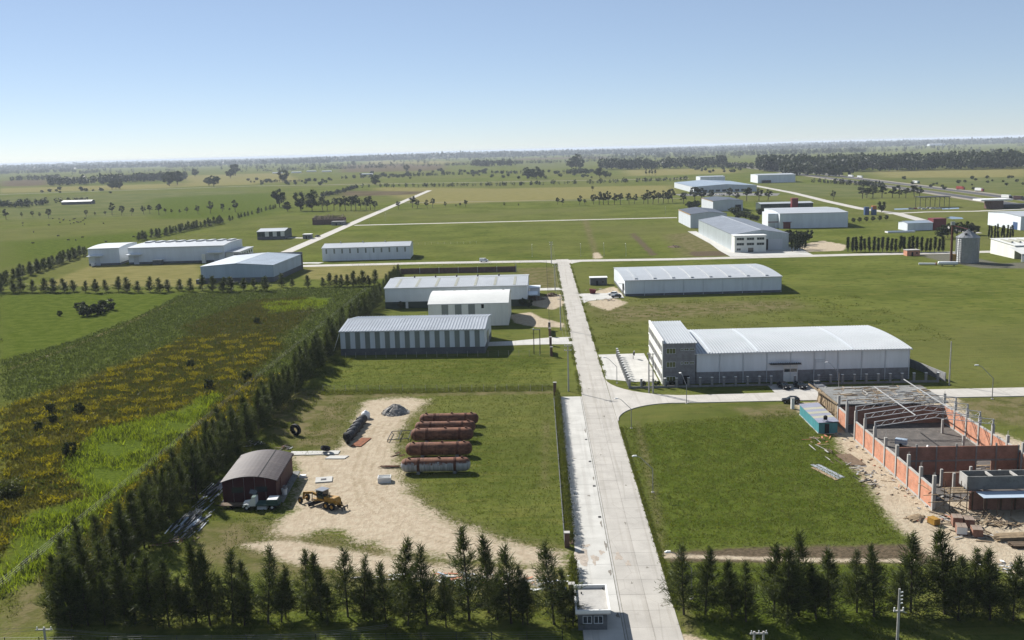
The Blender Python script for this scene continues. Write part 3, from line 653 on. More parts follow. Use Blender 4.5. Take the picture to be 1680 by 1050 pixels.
for k in range(3):
    if k < 2: window(O, 1.1, 4.7 + k * 3.5 - .1, 3.3, 5.9 + k * 3.5, 'front', 0., 'yglass', 3)
    if k < 2:
        for a, b in ((4.7, 5.2), (5.6, 6.6), (7.0, 8.0)): window(O, a, 5.35 + k * 3.5, b, 5.85 + k * 3.5, 'front', 0., 'yglass', 2)
    MB().box(.2, -.035, 3.45 + k * 3.5, 8.4, -.002, 3.6 + k * 3.5).build('concrete_band', MT['blocklight'], O)
window(O, 1.1, 1.0, 3.3, 2.1, 'front', 0., 'yglass', 3); MB().box(5.2, -.04, .05, 6.8, -.005, 2.3).build('door', MT['dark'], O)
rf = MB(); roof_sheet(rf, [(-.2, 10.75), (29.9, 11.1)], .45, 8.9, .7, .12, .14); rf.build('roof', MT['whiteroof'], O)
MB().box(-.05, -.05, 10.62, .42, 29.7, 11.5).build('parapet', MT['frame'], O)
MB().box(-.1, 13.5, 0.05, -.005, 15.5, 2.4).build('entrance_door', MT['dark'], O)
C = bld('office_hall', 'white hall with curved ribbed roof and grey block base beside the office', 'warehouse', (39.7, 243.0), .6, 53.8, 32, 7.9, .6, 'vault', 'white', 'whiteroof', (3.0, 'block'), (9, 7), .75, .12, .45)
for i in range(1, 10): MB().cyl((i * 5.97 - .15, -.1, 0), (i * 5.97 - .15, -.1, 7.7), .09, n=6).build('downpipe', MT['lightgrey'], C)
for x in (5.97 * .5, 5.97 * 2.5, 5.97 * 6.5): roof_strip(C, 'translucent_sheet', 'vault', 32, 7.9, .6, x, x + 1.1, .4, 31, MT['lightgrey'], .085, .06)
MB().box(22, -.12, 0, 25.6, -.045, 4.4).build('door', MT['frame'], C); MB().box(22.2, -.15, 2.6, 25.4, -.121, 3.4).build('door_glass', MT['glass'], C)
cp = MB(); cp.box(18.4, -1.5, 4.75, 26.2, -.05, 4.9); cp.build('canopy', MT['darksteel'], C)
for i in range(14): MB().bar((18.6 + i * .57, -1.45, 4.9), (18.6 + i * .57, -1.45, 5.35), .08).build('canopy_picket', MT['darksteel'], C)
ld = MB()
for a, b in (((30, -.3, 3.2), (30, -.3, 5.6)), ((32.4, -.3, 3.2), (32.4, -.3, 7.6)), ((30, -.3, 5.6), (32.4, -.3, 5.6)), ((30, -.3, 5.0), (32.4, -.3, 5.0)), ((32.4, -.05, 7.4), (32.4, -.3, 7.4)), ((30, -.05, 3.4), (30, -.3, 3.4))): ld.bar(a, b, .1)
ld.build('pipe_frame', MT['lightgrey'], C)
# red workshop
Rs = bld('red_workshop', 'dark red workshop with rounded brown sheet roof next to the old truck', 'shed', (-46.9, 163.0), 93.5, 15.2, 9.4, 4.0, .85, 'vault', 'redpaint', 'redroof', None, (7, 5), .9, .03, .25, trim='redpaint')
MB().box(3.5, -.1, .1, 7.5, -.005, 3.2).build('sliding_door', MT['redpaint'], Rs)
for y in (1.6, 5.8): MB().box(-.06, y, 1.9, -.005, y + 2, 2.9).build('window', MT['glass'], Rs)
MB().box(-.6, -1.2, -.02, 16.2, 9.9, .1).build('floor_slab', MT['concdark'], Rs)
roof_strip(Rs, 'roof_seam', 'vault', 9.4, 4.0, .85, -.25, 15.45, 2.9, 3.05, MT['black'], .06, .03)
# gate house
Gh = thing('gate_house', 'small white flat roofed gate house with parapet beside the road', 'gate house', (3.72, 114.2, 0))
g = MB(); g.box(.35, .5, 0, 4.0, 6.6, 2.35); g.build('wall', MT['blockwall'], Gh)  # wall coloured dark to paint in the shade on it
MB().box(0, 0, 2.35, 4.4, 7.4, 2.5).build('roof_slab', MT['conc'], Gh)
for b in ((0, 0, 2.5, .22, 7.4, 2.95), (4.18, 0, 2.5, 4.4, 7.4, 2.95), (.22, 0, 2.5, 4.18, .22, 2.95), (.22, 7.18, 2.5, 4.18, 7.4, 2.95)): MB().box(*b).build('parapet', MT['frame'], Gh)
window(Gh, 1.0, 1.0, 2.0, 1.9, 'front', .5, 'glass', 2); window(Gh, 2.4, 1.0, 3.4, 1.9, 'front', .5, 'glass', 2); window(Gh, 2, 1.0, 4.4, 1.9, 'right', 4.0, 'glass', 3)
for p in ((1.0, 5.6), (3.9, 6.8)): MB().cyl((p[0], p[1], 2.5), (p[0], p[1], 2.75), .09, n=8).build('roof_pipe', MT['darksteel'], Gh)
# ---- beyond
S1 = bld('long_white_shed', 'long low white shed with a row of slim wall windows by the cross road', 'warehouse', (-123.2, 553.8), 2.6, 50.2, 23, 7.5, 1.5, 'gable', 'white', 'whiteroof', None, (11, 4), 0, 0, .3)
for i in range(11): MB().box(2 + i * 4.5, -.04, 4.2, 2.9 + i * 4.5, .0, 6.9).build('translucent_strip', MT['translucent'], S1)
for i in range(3): MB().cyl((9 + i * 13, 12, 8.8), (9 + i * 13, 12, 9.9), .35, n=8).build('roof_vent', MT['steel'], S1)
S2 = bld('dark_shed', 'small dark shed with pale roof and three white stripes left of the road', 'shed', (-205, 710), 3, 20, 27, 6, 1.2, 'gable', 'darkgreen', 'whiteroof', (2.2, 'blockwall'), (7, 4), 0, 0, .3, ([2, 4, 6], 'cream'))
def white_pair():
    a = bld('white_warehouse', 'short white warehouse at the left end of the twin sheds', 'warehouse', (-261.5, 560), 6, 17.6, 36, 10, .7, 'vault', 'white', 'whiteroof', (1.2, 'blockwall'), (3, 4), 0, 0, .3)
    b = bld('white_warehouse', 'long white warehouse with sawtooth roof lights and loading canopies', 'warehouse', (-239, 562.5), 1.5, 56, 40, 9.7, .7, 'vault', 'white', 'whiteroof', (1.2, 'blockwall'), (8, 4), 0, 0, .3)
    for i in range(9): roof_strip(b, 'roof_light', 'vault', 40, 9.7, .7, 2 + i * 6.2, 5 + i * 6.2, 22, 33, MT['whiteroof'], .75, .7)
    for t, xs in ((a, (1.5,)), (b, (1, 48))):
        for x in xs:
            MB().box(x - 1.5, -3.2, 5.6, x + 7, -.02, 5.95).build('canopy', MT['white'], t); MB().box(x + 2, -.08, 0, x + 5, -.01, 4.8).build('roller_door', MT['lightgrey'], t)
    hb = MB(); hb.box(16, -6, 0, 21, -2, 2.7); hb.build('outbuilding', MT['blockwall'], b); MB().box(15.6, -6.4, 2.7, 21.4, -1.6, 2.95).build('outbuilding_roof', MT['frame'], b)
    hb = MB(); hb.box(44, -4, 0, 46, -2.4, 5.2); hb.build('tank_tower', MT['cream'], b)
    of = MB(); of.box(56.3, 2, 0, 64, 34, 5.2); of.build('office_wing', MT['cream'], b); MB().box(56.2, 1.5, 5.2, 64.6, 34.5, 5.5).build('wing_roof', MT['whiteroof'], b)
    for i in range(6): window(b, 4 + i * 5, 2.6, 6.6 + i * 5, 4.2, 'right', 64., 'glass', 2)
white_pair()
S4 = bld('blue_grey_shed', 'low blue grey shed behind the young conifer row with pale ridge line', 'warehouse', (-128.2, 467), 88, 50, 36, 8.2, 1.2, 'gable', 'bluegrey', 'blueroof', (2.4, 'blockwall'), (8, 6), .9, .03, .2, ridge='whiteroof')
MB().box(-3, 30, 0, -.05, 37.5, 2.2).build('side_store', MT['blockwall'], S4)
MB().box(50.3, -.6, 0, 50.8, 36.6, 9.3).build('parapet', MT['concdark'], S4)
Rb = thing('ruined_barn', 'collapsed brown barn with bare rafters beyond the dark shed', 'barn', (-196, 850, 0), 4)
for b in ((0, 0, 0, 27, .4, 4.5), (0, .4, 0, .4, 20, 6), (26.6, .4, 0, 27, 20, 5), (.4, 19.6, 0, 26.6, 20, 5)): MB().box(*b).build('wall', MT['brickold'], Rb)
random.seed(5)
for i in range(22):
    x = .8 + i * 1.2; z = 7.6 + random.uniform(-1.6, .7)
    MB().bar((x, -.5, 4.4), (x + random.uniform(-.5, .5), 10, z), .28).build('rafter', MT['wooddark'], Rb); MB().bar((x, 20.5, 4.8), (x + random.uniform(-.5, .5), 10, z), .28).build('rafter', MT['wooddark'], Rb)
for i in range(9):
    y = 1 + i * 2.1; z = 4.6 + (7 - 4.6) * (1 - abs(y - 10) / 10); MB().bar((random.uniform(0, 4), y, z), (random.uniform(18, 27), y, z + random.uniform(-.4, .4)), .3).build('batten', MT['wooddark'], Rb)
def small_hut(name, label, cat, loc, w_, d_, h_, wall, roof, rz=0, door=True):
    t = thing(name, label, cat, (loc[0], loc[1], 0), rz)
    MB().box(0, 0, 0, w_, d_, h_).build('wall', MT[wall], t); MB().box(-.25, -.25, h_, w_ + .25, d_ + .25, h_ + .22).build('roof', MT[roof], t)
    if door: MB().box(w_ * .35, -.06, 0, w_ * .35 + .95, -.005, 2.05).build('door', MT['dark'], t)
    MB().box(w_ * .7, -.06, 1.1, w_ * .7 + .8, -.005, 1.9).build('window', MT['glass'], t)
    return t
small_hut('site_hut', 'small white topped hut by the lane to the dark shed', 'hut', (-171, 708), 6, 6, 3.2, 'concdark', 'frame')
small_hut('block_outbuilding', 'flat grey outbuilding right of the ruined barn', 'hut', (-177, 838), 11, 9, 3, 'concdark', 'concdark')
small_hut('garden_hut', 'dark hut with white roof left of the ribbed warehouse', 'hut', (23.0, 428.3), 7.4, 4.5, 3.2, 'blockwall', 'frame')
small_hut('brick_hut', 'small square brick hut on the far cross road kerb', 'hut', (191.8, 509.5), 6.6, 5, 2.9, 'brick', 'conc')
# right cluster
Fb = bld('gabled_factory', 'silver sided factory with grey gable roof behind a two storey cream office', 'factory', (142.5, 556), 90, 118, 31.5, 9.2, 2.4, 'gable', 'silverwall', 'greyroof', None, (16, 8), 1.2, .03, .3, ridge='whiteroof')
MB().box(-.12, 3.5, .05, -.03, 11.5, 6.2).build('sliding_door', MT['lightgrey'], Fb); MB().box(-.14, 11.6, .05, -.05, 13.6, 6.2).build('doorway', MT['dark'], Fb)
of = thing('factory_office', 'two storey cream office box in front of the gabled factory', 'office building', (110.2, 547, 0))
MB().box(0, 0, 0, 17.5, 8.6, 9).build('wall', MT['cream'], of); MB().box(-.3, -.3, 9, 17.8, 8.7, 9.4).build('roof_slab', MT['frame'], of)
for k in range(2):
    for i in range(3): window(of, 1.2 + i * 5.6, 3.9 + k * 2.9, 5.2 + i * 5.6, 5.2 + k * 2.9, 'front', 0., 'glass', 3)
window(of, 1.2, 1.0, 3.4, 2.2, 'front', 0., 'glass', 2); MB().box(7.5, -.07, 0, 10.5, -.004, 2.4).build('glass_door', MT['glass'], of)
G2 = bld('grey_gabled_hall', 'light grey hall with dark roof and thin yellow edge left of the gabled factory', 'warehouse', (138.6, 717), 90, 60, 26.4, 10, 1.6, 'gable', 'lightgrey', 'darkroof', None, (8, 4), 0, 0, .25, trim='yellowroof')
MB().box(-.2, 26.2, 9.6, 60.2, 26.75, 10.05).build('yellow_trim', MT['yellow'], G2)
G3 = bld('rear_grey_hall', 'grey hall with dark roof and dark door behind the light grey hall', 'warehouse', (187, 893), 90, 62, 27, 9.2, 1.2, 'gable', 'lightgrey', 'darkroof', None, (8, 4), 0, 0, .25)
MB().box(-.1, 1.5, 0, -.02, 7, 5.5).build('roller_door', MT['dark'], G3); MB().box(-.2, 26.8, 8.8, 62.2, 27.3, 9.2).build('yellow_trim', MT['yellow'], G3)
G4 = bld('white_red_hall', 'tall white hall with red door and red trim', 'warehouse', (171.3, 694), -3, 47, 62, 10.6, 1.0, 'gable', 'white', 'whiteroof', None, (7, 5), 1.2, .02, .2)
MB().box(2.5, -.1, 0, 7.5, -.02, 4.3).build('door', MT['reddoor'], G4); MB().box(2, -2, 4.4, 8, -.02, 4.65).build('canopy', MT['reddoor'], G4)
MB().box(-7, 6, 0, -.05, 30, 10.3).build('annex', MT['white'], G4); MB().box(-7.1, 5.9, 4.0, -.03, 5.99, 4.6).build('red_band', MT['reddoor'], G4); MB().box(-6, 5.85, 0, -2, 5.98, 3.9).build('doorway', MT['lightgrey'], G4)
G5 = bld('low_green_hall', 'low hall with white roof and dark green walls behind the tall white hall', 'warehouse', (199, 875), 0, 46, 20, 6.6, .8, 'gable', 'darkgreen', 'whiteroof', None, (6, 3), 0, 0, .4)
rt = thing('red_tower', 'small square red tower rising behind the tall white hall', 'tower', (219, 846, 0)); MB().box(0, 0, 0, 5.2, 5, 12.2).build('wall', MT['reddoor'], rt); MB().box(-.2, -.2, 12.2, 5.4, 5.2, 12.6).build('roof_slab', MT['wred'], rt)
G6 = bld('wide_factory', 'very wide low factory with blue grey roof beyond the car park', 'factory', (278, 1246), 90, 175, 79, 7.6, 2.4, 'gable', 'lightgrey', 'blueroof', None, (14, 10), 0, 0, .3, ridge='whiteroof')
for i in range(9): MB().box(-.1, 6 + i * 8, 1, -.02, 11.5 + i * 8, 3.6).build('window', MT['glass'], G6)
G7 = bld('far_white_warehouse', 'large white warehouse standing alone near the highway', 'warehouse', (336, 1500), -2, 56, 60, 12, 1., 'gable', 'white', 'whiteroof', None, (8, 4), 0, 0, .3)
MB().box(6, -4, 0, 19, -.02, 4.2).build('loading_bay', MT['dark'], G7)
G8 = bld('far_small_factory', 'pale square factory block behind the wide blue grey factory', 'factory', (247, 1486), 0, 37, 40, 12, .8, 'gable', 'white', 'zinc', None, (4, 4), 0, 0, .3)
SW = bld('silo_shed', 'white farm shed with stepped lean-to roof beside the grain silo', 'shed', (236, 487), 0, 60, 26, 6.6, 1.2, 'mono', 'cream', 'creamroof', None, (8, 3), 1.6, .02, .4)
lt = MB(); lt.prism([(-3, .2, 6.0), (-3, -13.5, 3.9), (-3, -13.5, 3.75), (-3, .2, 5.85)], (60, 0, 0)); lt.build('lean_to_roof', MT['creamroof'], SW)
for x in (-2.6, 6, 15, 24, 40): MB().cyl((x, -13, 0), (x, -13, 3.75), .3, n=8).build('lean_to_post', MT['frame'], SW)
MB().box(-2, -12.9, 0, 6, -12.7, 3.6).build('lean_to_wall', MT['lightgrey'], SW); MB().box(9.5, -12.9, 0, 40, -12.7, 3.6).build('lean_to_wall', MT['lightgrey'], SW); MB().box(6, -12.2, 0, 9.5, -12.1, 3.6).build('doorway', MT['dark'], SW)
for i in range(6): MB().box(2 + i * 4, 8, 7.3, 3 + i * 4, 20, 7.95).build('skylight', MT['skylight'], SW)
WW = bld('right_white_warehouse', 'white warehouse with blue door at the right edge beyond the poplars', 'warehouse', (311, 636), 0, 50, 46, 9, 1, 'gable', 'white', 'whiteroof', None, (6, 5), 0, 0, .3)
MB().box(-.1, 4, 0, -.02, 10, 4.8).build('blue_door', MT['wblue'], WW)
si = thing('grain_silo', 'round corrugated steel grain silo with cone roof', 'silo', (208.5, 477, 0))
sb = MB(); prof = []
for i in range(14): z = .1 + i * .88; prof += [(5.1, z), (5.18, z + .1), (5.18, z + .75)]
sb.lathe([(5.1, 0)] + prof + [(5.1, 12.45)], 40); sb.build('barrel', MT['steel'], si)
cr = MB(); cr.lathe([(5.45, 12.3), (5.4, 12.5), (.6, 15.6), (.6, 16.2), (.2, 16.3)], 32); cr.build('cone_roof', MT['steel'], si)
for i in range(16): a = i * math.pi / 8; MB().bar((5.4 * math.cos(a), 5.4 * math.sin(a), 12.55), (.6 * math.cos(a), .6 * math.sin(a), 15.68), .1).build('roof_rib', MT['steel'], si)
MB().box(-2.6, -2.9, 13.6, -1.6, -2.0, 14.5).build('roof_hatch', MT['dark'], si)
for i in range(20): a = i * math.pi / 10; MB().bar((5.25 * math.cos(a), 5.25 * math.sin(a), 0), (5.25 * math.cos(a), 5.25 * math.sin(a), 12.3), .12).build('stiffener', MT['steel'], si)
el = thing('grain_elevator', 'tall slim bucket elevator mast left of the silo with pipe to its top', 'elevator', (199.8, 474.5, 0))
MB().box(-.45, -.3, 0, .45, .3, 19).build('mast', MT['rust'], el); MB().box(-.8, -.6, 18.6, .9, .6, 20.2).build('head', MT['steel'], el)
MB().cyl((.5, 0, 18.4), (8.4, 2.3, 16.2), .2, n=8).build('spout', MT['wred'], el); MB().box(.6, -1, 0, 2, 1, 4.5).build('hopper', MT['yellow'], el)
wt = thing('white_tank', 'long white pipe tank lying in front of the silo', 'tank', (190, 466, 0), -14)
MB().lathe([(.05, 0), (.8, .2), (.9, .6), (.9, 8.4), (.8, 8.8), (.05, 9)], 16, 'x', (0, 0, 1.4)).build('barrel', MT['wwhite'], wt, True)
for x in (1.8, 7): MB().box(x, -.6, 0, x + .4, .6, 1).build('cradle', MT['darksteel'], wt)
wt = thing('white_pipe', 'thin white pipe lying left of the white tank', 'pipe', (183, 471, 0), -14)
MB().cyl((0, 0, .7), (7.5, 0, .7), .5, n=12).build('barrel', MT['wwhite'], wt); MB().cyl((7.5, 0, .7), (8, 0, .7), .65, n=12).build('flange', MT['wred'], wt)
# pavilions and sheds by the estate road
pv = thing('dark_pavilion', 'open dark steel pavilion by the pond and parked cars', 'pavilion', (336, 868, 0), -4)
MB().box(0, 0, 9, 26, 14, 9.5).build('roof', MT['darksteel'], pv)
for x in (.5, 9, 17, 25): 
    for y in (.5, 13): MB().cyl((x, y, 0), (x, y, 9), .25, n=6).build('post', MT['darksteel'], pv)
for i in range(7): MB().bar((1 + i * 3.8, .3, 9), (4 + i * 3.8, .3, 6.6), .2).build('brace', MT['darksteel'], pv)
pv = thing('white_roof_pavilion', 'low pavilion with projecting flat white roof near the highway', 'pavilion', (372, 830, 0), 0)
MB().box(0, 0, 7, 26, 16, 8.2).build('roof', MT['frame'], pv); MB().box(9, 3, 0, 20, 14, 7).build('wall', MT['brickold'], pv); MB().box(22, 6, 0, 60, 18, 3.2).build('wing', MT['darksteel'], pv)
ps = bld('pool_shed', 'small blue roofed shed beside the blue pool', 'shed', (245, 652), 4, 17, 14, 5, 1, 'gable', 'white', 'blueroof', None, (4, 3), 0, 0, .3)
MB().box(17.3, 0, 0, 26, 8, 7.5).build('red_annex', MT['reddoor'], ps)
pl = thing('blue_pool', 'long narrow blue pool basin behind the poplars', 'pool', (228, 640, 0), 3); MB().box(0, 0, 0, 18, 5, .9).build('rim', MT['frame'], pl); MB().box(.5, .5, .9, 17.5, 4.5, .94).build('liner', MT['wblue'], pl)
for nm, px, c in (('dark blue shipping container standing upright by the estate road', 1419, 'wblue'), ('orange and blue upright container next to the round tree', 1431, 'orange')):
    x, y = G(px, 353); t = thing('upright_container', nm, 'container', (x, y, 0)); MB().box(0, 0, 0, 3.4, 3.4, 6.4).build('body', MT['wblue'], t); MB().box(.2, -.1, 4.6 if c == 'orange' else 6.1, 3.2, 3.6, 7.4 if c == 'orange' else 6.5).build('top', MT[c], t)
for q in (((1551, 357.5), (1560, 355.5), (1578, 357), (1581, 359.5), (1562, 360)), ((1466, 342.5), (1502, 341.5), (1503, 343.5), (1468, 344.5)), ((1545, 342), (1573, 341), (1574, 343), (1546, 344))): sheet('pond', pts(*q), .05, MT['water'])
# far farm roofs
for i, (px, py, wd_, hh, c, nm) in enumerate(((101, 337, 42, 5, 'blockwall', 'long grey farm shed among dark trees left'), (447, 284, 34, 4, 'white', 'low white farm shed on the far plain, left of a pair'), (478, 283, 34, 4, 'white', 'low white farm shed on the far plain, next to a ploughed field'),
        (503, 281, 34, 4, 'lightgrey', 'low grey farm shed on the far plain'), (528, 281, 34, 4, 'white', 'long pale farm shed at the ploughed field edge'), (592, 286, 34, 4, 'lightgrey', 'grey farm shed among far bushes'),
        (1022, 252, 90, 9, 'white', 'pale far building left of the distant white town block'), (1060, 252, 70, 9, 'white', 'distant white town block at the far wood'), (1525, 241, 130, 14, 'white', 'distant white hall beyond the dark wood'))):
    x, y = G(px, py); bld('farm_shed', nm, 'shed', (x, y), 3, wd_, wd_ * .35, hh * .8, hh * .35, 'gable', c, 'whiteroof' if i != 0 else 'darkroof', None, (4, 2), 0, 0, .4)
# ------------------------------------------------------------------ building site
cs = thing('brick_shell', 'unfinished orange brick shell with concrete columns and open steel roof trusses', 'building under construction', (0, 0, 0))
X0, X1 = 63.7, 86.0
CYs = [153.4, 158.9, 164.4, 169.9, 175.7, 181.6, 187.2, 192.8, 198.4, 204.]
for i, y in enumerate(CYs):
    hh = 6.0 if i < 9 else 6.4
    for x in (X0, X1):
        c = MB(); c.box(x - .25, y - .25, 0, x + .25, y + .25, hh - (.35 * (i % 3 == 1) if i < 5 else 0)); 
        for dx, dy in ((-.15, -.15), (.15, .15)): c.bar((x + dx, y + dy, hh - .4), (x + dx, y + dy, hh + .5), .04)
        c.build('column', MT['conc'], cs)
for a, b in zip(CYs[:-1], CYs[1:]):
    for x, s_ in ((X0, 1), (X1, 1)):
        if x == X0 and a == 192.8: continue
        k = 4.0 if x == X0 else 4.3
        MB().box(x - .1, a + .25, 0, x + .1, b - .25, k - .3).build('brick_panel', MT['brick'], cs); MB().box(x - .14, a + .26, k - .3, x + .14, b - .26, k).build('ring_beam', MT['conc'], cs)
        MB().box(x - .16, a + .26, -.05, x + .16, b - .26, .3).build('plinth_beam', MT['conc'], cs)
# cross wall: its shade is painted in by the darker brick
ws = [X0 + .3] + [X0 + .3 + i * 3.55 for i in range(1, 6)] + [X1 - .3]
for i, (a, b) in enumerate(zip(ws[:-1], ws[1:])):
    MB().box(a + .12, 170.9, 2.75, b - .12, 171.1, 5.2).build('brick_panel', MT['brickdark'], cs)
    if i == 4: MB().box(b - .8, 170.9, 0, b - .12, 171.1, 2.45).build('brick_panel', MT['brickdark'], cs)
    else: MB().box(a + .12, 170.9, 0, b - .12, 171.1, 2.45).build('brick_panel', MT['brickdark'], cs)
    MB().box(b - .12, 170.82, 0, b + .12, 171.18, 5.25 if i % 2 else 5.7).build('pier', MT['concdark'], cs)
    MB().box(a + .12, 170.86, 2.45, b - .12, 171.14, 2.75).build('mid_beam', MT['concdark'], cs)
# trusses
for i, y in enumerate((181.6, 187.2, 192.8, 198.4)):
    t = MB(); n = 22; L_ = X1 - X0
    def zt(k): return 6.35 + 1.5 * (1 - abs(k / n - .5) * 2)
    for k in range(n):
        a, b = X0 + L_ * k / n, X0 + L_ * (k + 1) / n
        for dy in (-.1, .1): t.bar((a, y + dy, zt(k) + .65), (b, y + dy, zt(k + 1) + .65), .08); t.bar((a, y + dy, zt(k) - .28), (b, y + dy, zt(k + 1) - .28), .08)
        t.bar((a, y, zt(k) - .28 if k % 2 else zt(k) + .65), (b, y, zt(k + 1) + .65 if k % 2 else zt(k + 1) - .28), .06)
    t.bar((X0, y, 5.95), (X0, y, 7.05), .25); t.bar((X1, y, 5.95), (X1, y, 7.05), .25)
    t.build('roof_truss', MT['truss'], cs)
for a, b in (((71.2, 204.5, 8.1), (71.2, 181.4, 8.15)), ((79.5, 210, 8.2), (79.5, 185, 8.1))): MB().bar(a, b, .14, .16).build('purlin', MT['truss'], cs)
# rear deck with its shuttering
MB().box(X0 + .2, 204.3, 4.15, X1 + 1, 219.5, 4.4).build('deck_slab', MT['concdark'], cs)
random.seed(11)
for i in range(110):
    x, y = random.uniform(X0 + .5, X1), random.uniform(204.6, 219); a = random.choice((0, 0, 1.57, .3, -.2)); l = random.uniform(1.2, 4.2)
    MB().bar((x, y, 4.46), (min(x + l * math.cos(a), X1 + 1), min(y + l * math.sin(a), 219.4), 4.5), random.uniform(.15, .35), .08).build('plank', MT[random.choice(('wood', 'wood', 'wooddark', 'conc'))], cs)
for i in range(16): x, y = random.uniform(X0 + .6, X1), random.choice((204.8, 210, 214, 219)); MB().bar((x, y, 4.4), (x, y, 4.4 + random.uniform(.6, 1.3)), .06).build('starter_bar', MT['rust'], cs)
for ix in range(9):
    for iy in range(4): MB().cyl((X0 + .6 + ix * 2.7, 204.9 + iy * 4.6, 0), (X0 + .6 + ix * 2.7, 204.9 + iy * 4.6, 4.15), .08, n=5).build('prop', MT['wooddark'], cs)
MB().box(X0 + .2, 219.1, 0, X1 + 1, 219.3, 4.1).build('back_wall', MT['brick'], cs)
for i in range(5): MB().box(X0 - .05, 204.5 + i * 3, .6 + (i % 2) * .8, X0 + .06, 207.3 + i * 3, 4.2).build('shutter_panel', MT['wood'], cs)
for i in range(14):
    y = 203.5 + random.uniform(0, 13); MB().bar((X0 - random.uniform(.4, 3), y, random.uniform(0, 1.5)), (X0 - random.uniform(-.1, 1.), y + random.uniform(-1.6, 1.6), random.uniform(2.6, 4.8)), random.uniform(.09, .2), .06).build('shutter_board', MT['wood'], cs)
MB().bar((X0 - .3, 203.9, 4.5), (X0 - 1.6, 221.5, 4.7), .28).build('edge_board', MT['wood'], cs)
# floors, loose timber and clutter inside the shell
MB().box(X0 + .3, 171.3, 0, X1 - .3, 203.8, .05).build('floor', MT['shellfloor'], cs); MB().box(X0 + .3, 157.2, 0, X1 - .3, 170.7, .05).build('floor', MT['shellfloor'], cs)
random.seed(71)
for i in range(26): x, y = random.uniform(66, 84), random.uniform(172.4, 176.5); MB().bar((x, y, .1), (x + random.uniform(1.5, 5), y + random.uniform(-.3, .3), .12), random.uniform(.2, .5), .08).build('plank', MT[random.choice(('wood', 'wood', 'conc'))], cs)
for i in range(22): x, y = random.uniform(65, 84), random.uniform(158, 170); a = random.uniform(0, 3.1); l = random.uniform(.8, 3); MB().bar((x, y, .1), (x + l * math.cos(a), y + l * math.sin(a), .3), random.uniform(.12, .4), .1).build('plank', MT[random.choice(('wood', 'wooddark', 'conc', 'gravel'))], cs)
for i, (x, y) in enumerate(((69.5, 164.5), (74.5, 164.5), (79.5, 164.5), (69.5, 159.5), (66.8, 184), (66.8, 190), (82.5, 186), (82.5, 196))): MB().box(x - .2, y - .2, 0, x + .2, y + .2, (3.2, 3.6, 2.9, 4.2, 2.2, 3, 2.6, 3.)[i]).build('pier', MT['conc'], cs)
for x0_, x1_, h_ in ((69.7, 74.3, 2.6), (74.7, 79.3, 1.9)): MB().box(x0_, 164.4, 0, x1_, 164.6, h_).build('brick_panel', MT['brick'], cs)
MB().box(X0 + .3, 203.9, 0, X1 - .3, 204.1, 3.9).build('brick_panel', MT['brickdark'], cs)
for i in range(40): x, y = random.uniform(X0 - 3.6, X0 - .5), random.uniform(154, 203); MB().bar((x, y, .05), (x + random.uniform(-.5, .5), y + random.uniform(-.6, .6), .15), random.uniform(.1, .35), .12).build('rubble_piece', MT[random.choice(('conc', 'wood', 'brick', 'gravel'))], cs)
for i in range(20): x, y = random.uniform(65, 73), random.uniform(147.5, 152.5); a = random.uniform(0, 3.1); l = random.uniform(.8, 3.2); MB().bar((x, y, .1), (x + l * math.cos(a), y + l * math.sin(a), random.uniform(.1, 1.2)), random.uniform(.08, .25), .08).build('plank', MT[random.choice(('wood', 'wood', 'wooddark'))], cs)
ac = thing('site_compressor', 'small blue grey machine on wheels inside the brick shell', 'machine', (71.2, 188, .05), 150)
MB().box(-1.1, -.6, .45, 1.1, .6, 1.45).build('housing', MT['bluegrey'], ac); MB().bar((1.1, 0, .5), (2.1, 0, .4), .1).build('tow_bar', MT['darksteel'], ac); MB().box(-1, -.62, .9, 1, .62, 1.1).build('band', MT['frame'], ac)
for y in (-.6, .6): wh = MB(); wh.cyl((0, y - .1, .35), (0, y + .1, .35), .35, n=14); wh.build('wheel', MT['black'], ac)
# entrance block
MB().box(69.2, 153.8, 3.3, 88, 156.9, 3.5).build('beam_floor', MT['concdark'], cs)
MB().box(69.2, 153.8, 3.5, 88, 154., 5.5).build('beam_front', MT['concdark'], cs); MB().box(69.2, 156.7, 3.5, 88, 156.9, 5.5).build('beam_back', MT['concdark'], cs)
MB().box(69.2, 154., 3.5, 69.4, 156.7, 5.5).build('beam_end', MT['conc'], cs)  # paler concrete than the front: sunlight on the end put into its colour
for x in (73.2, 77.2, 81.2, 85): MB().box(x, 154, 5.1, x + .3, 156.7, 5.45).build('tie_beam', MT['conc'], cs)
MB().box(69.4, 153.2, 0, 88, 153.35, 3.2).build('brick_panel', MT['brickdark'], cs); MB().box(70.4, 150.2, 3.1, 88, 153.2, 3.2).build('porch_sheet', MT['bluegrey'], cs)
for i in range(8): MB().cyl((70.5 + i * 2.2, 150.4, 0), (70.5 + i * 2.2, 150.4, 3.1), .09, n=6).build('prop', MT['wooddark'], cs)
for i in range(8): MB().box(69.8 + i * 2.3, 153.05, 0, 70. + i * 2.3, 153.19, 3.2).build('timber_stud', MT['wooddark'], cs)
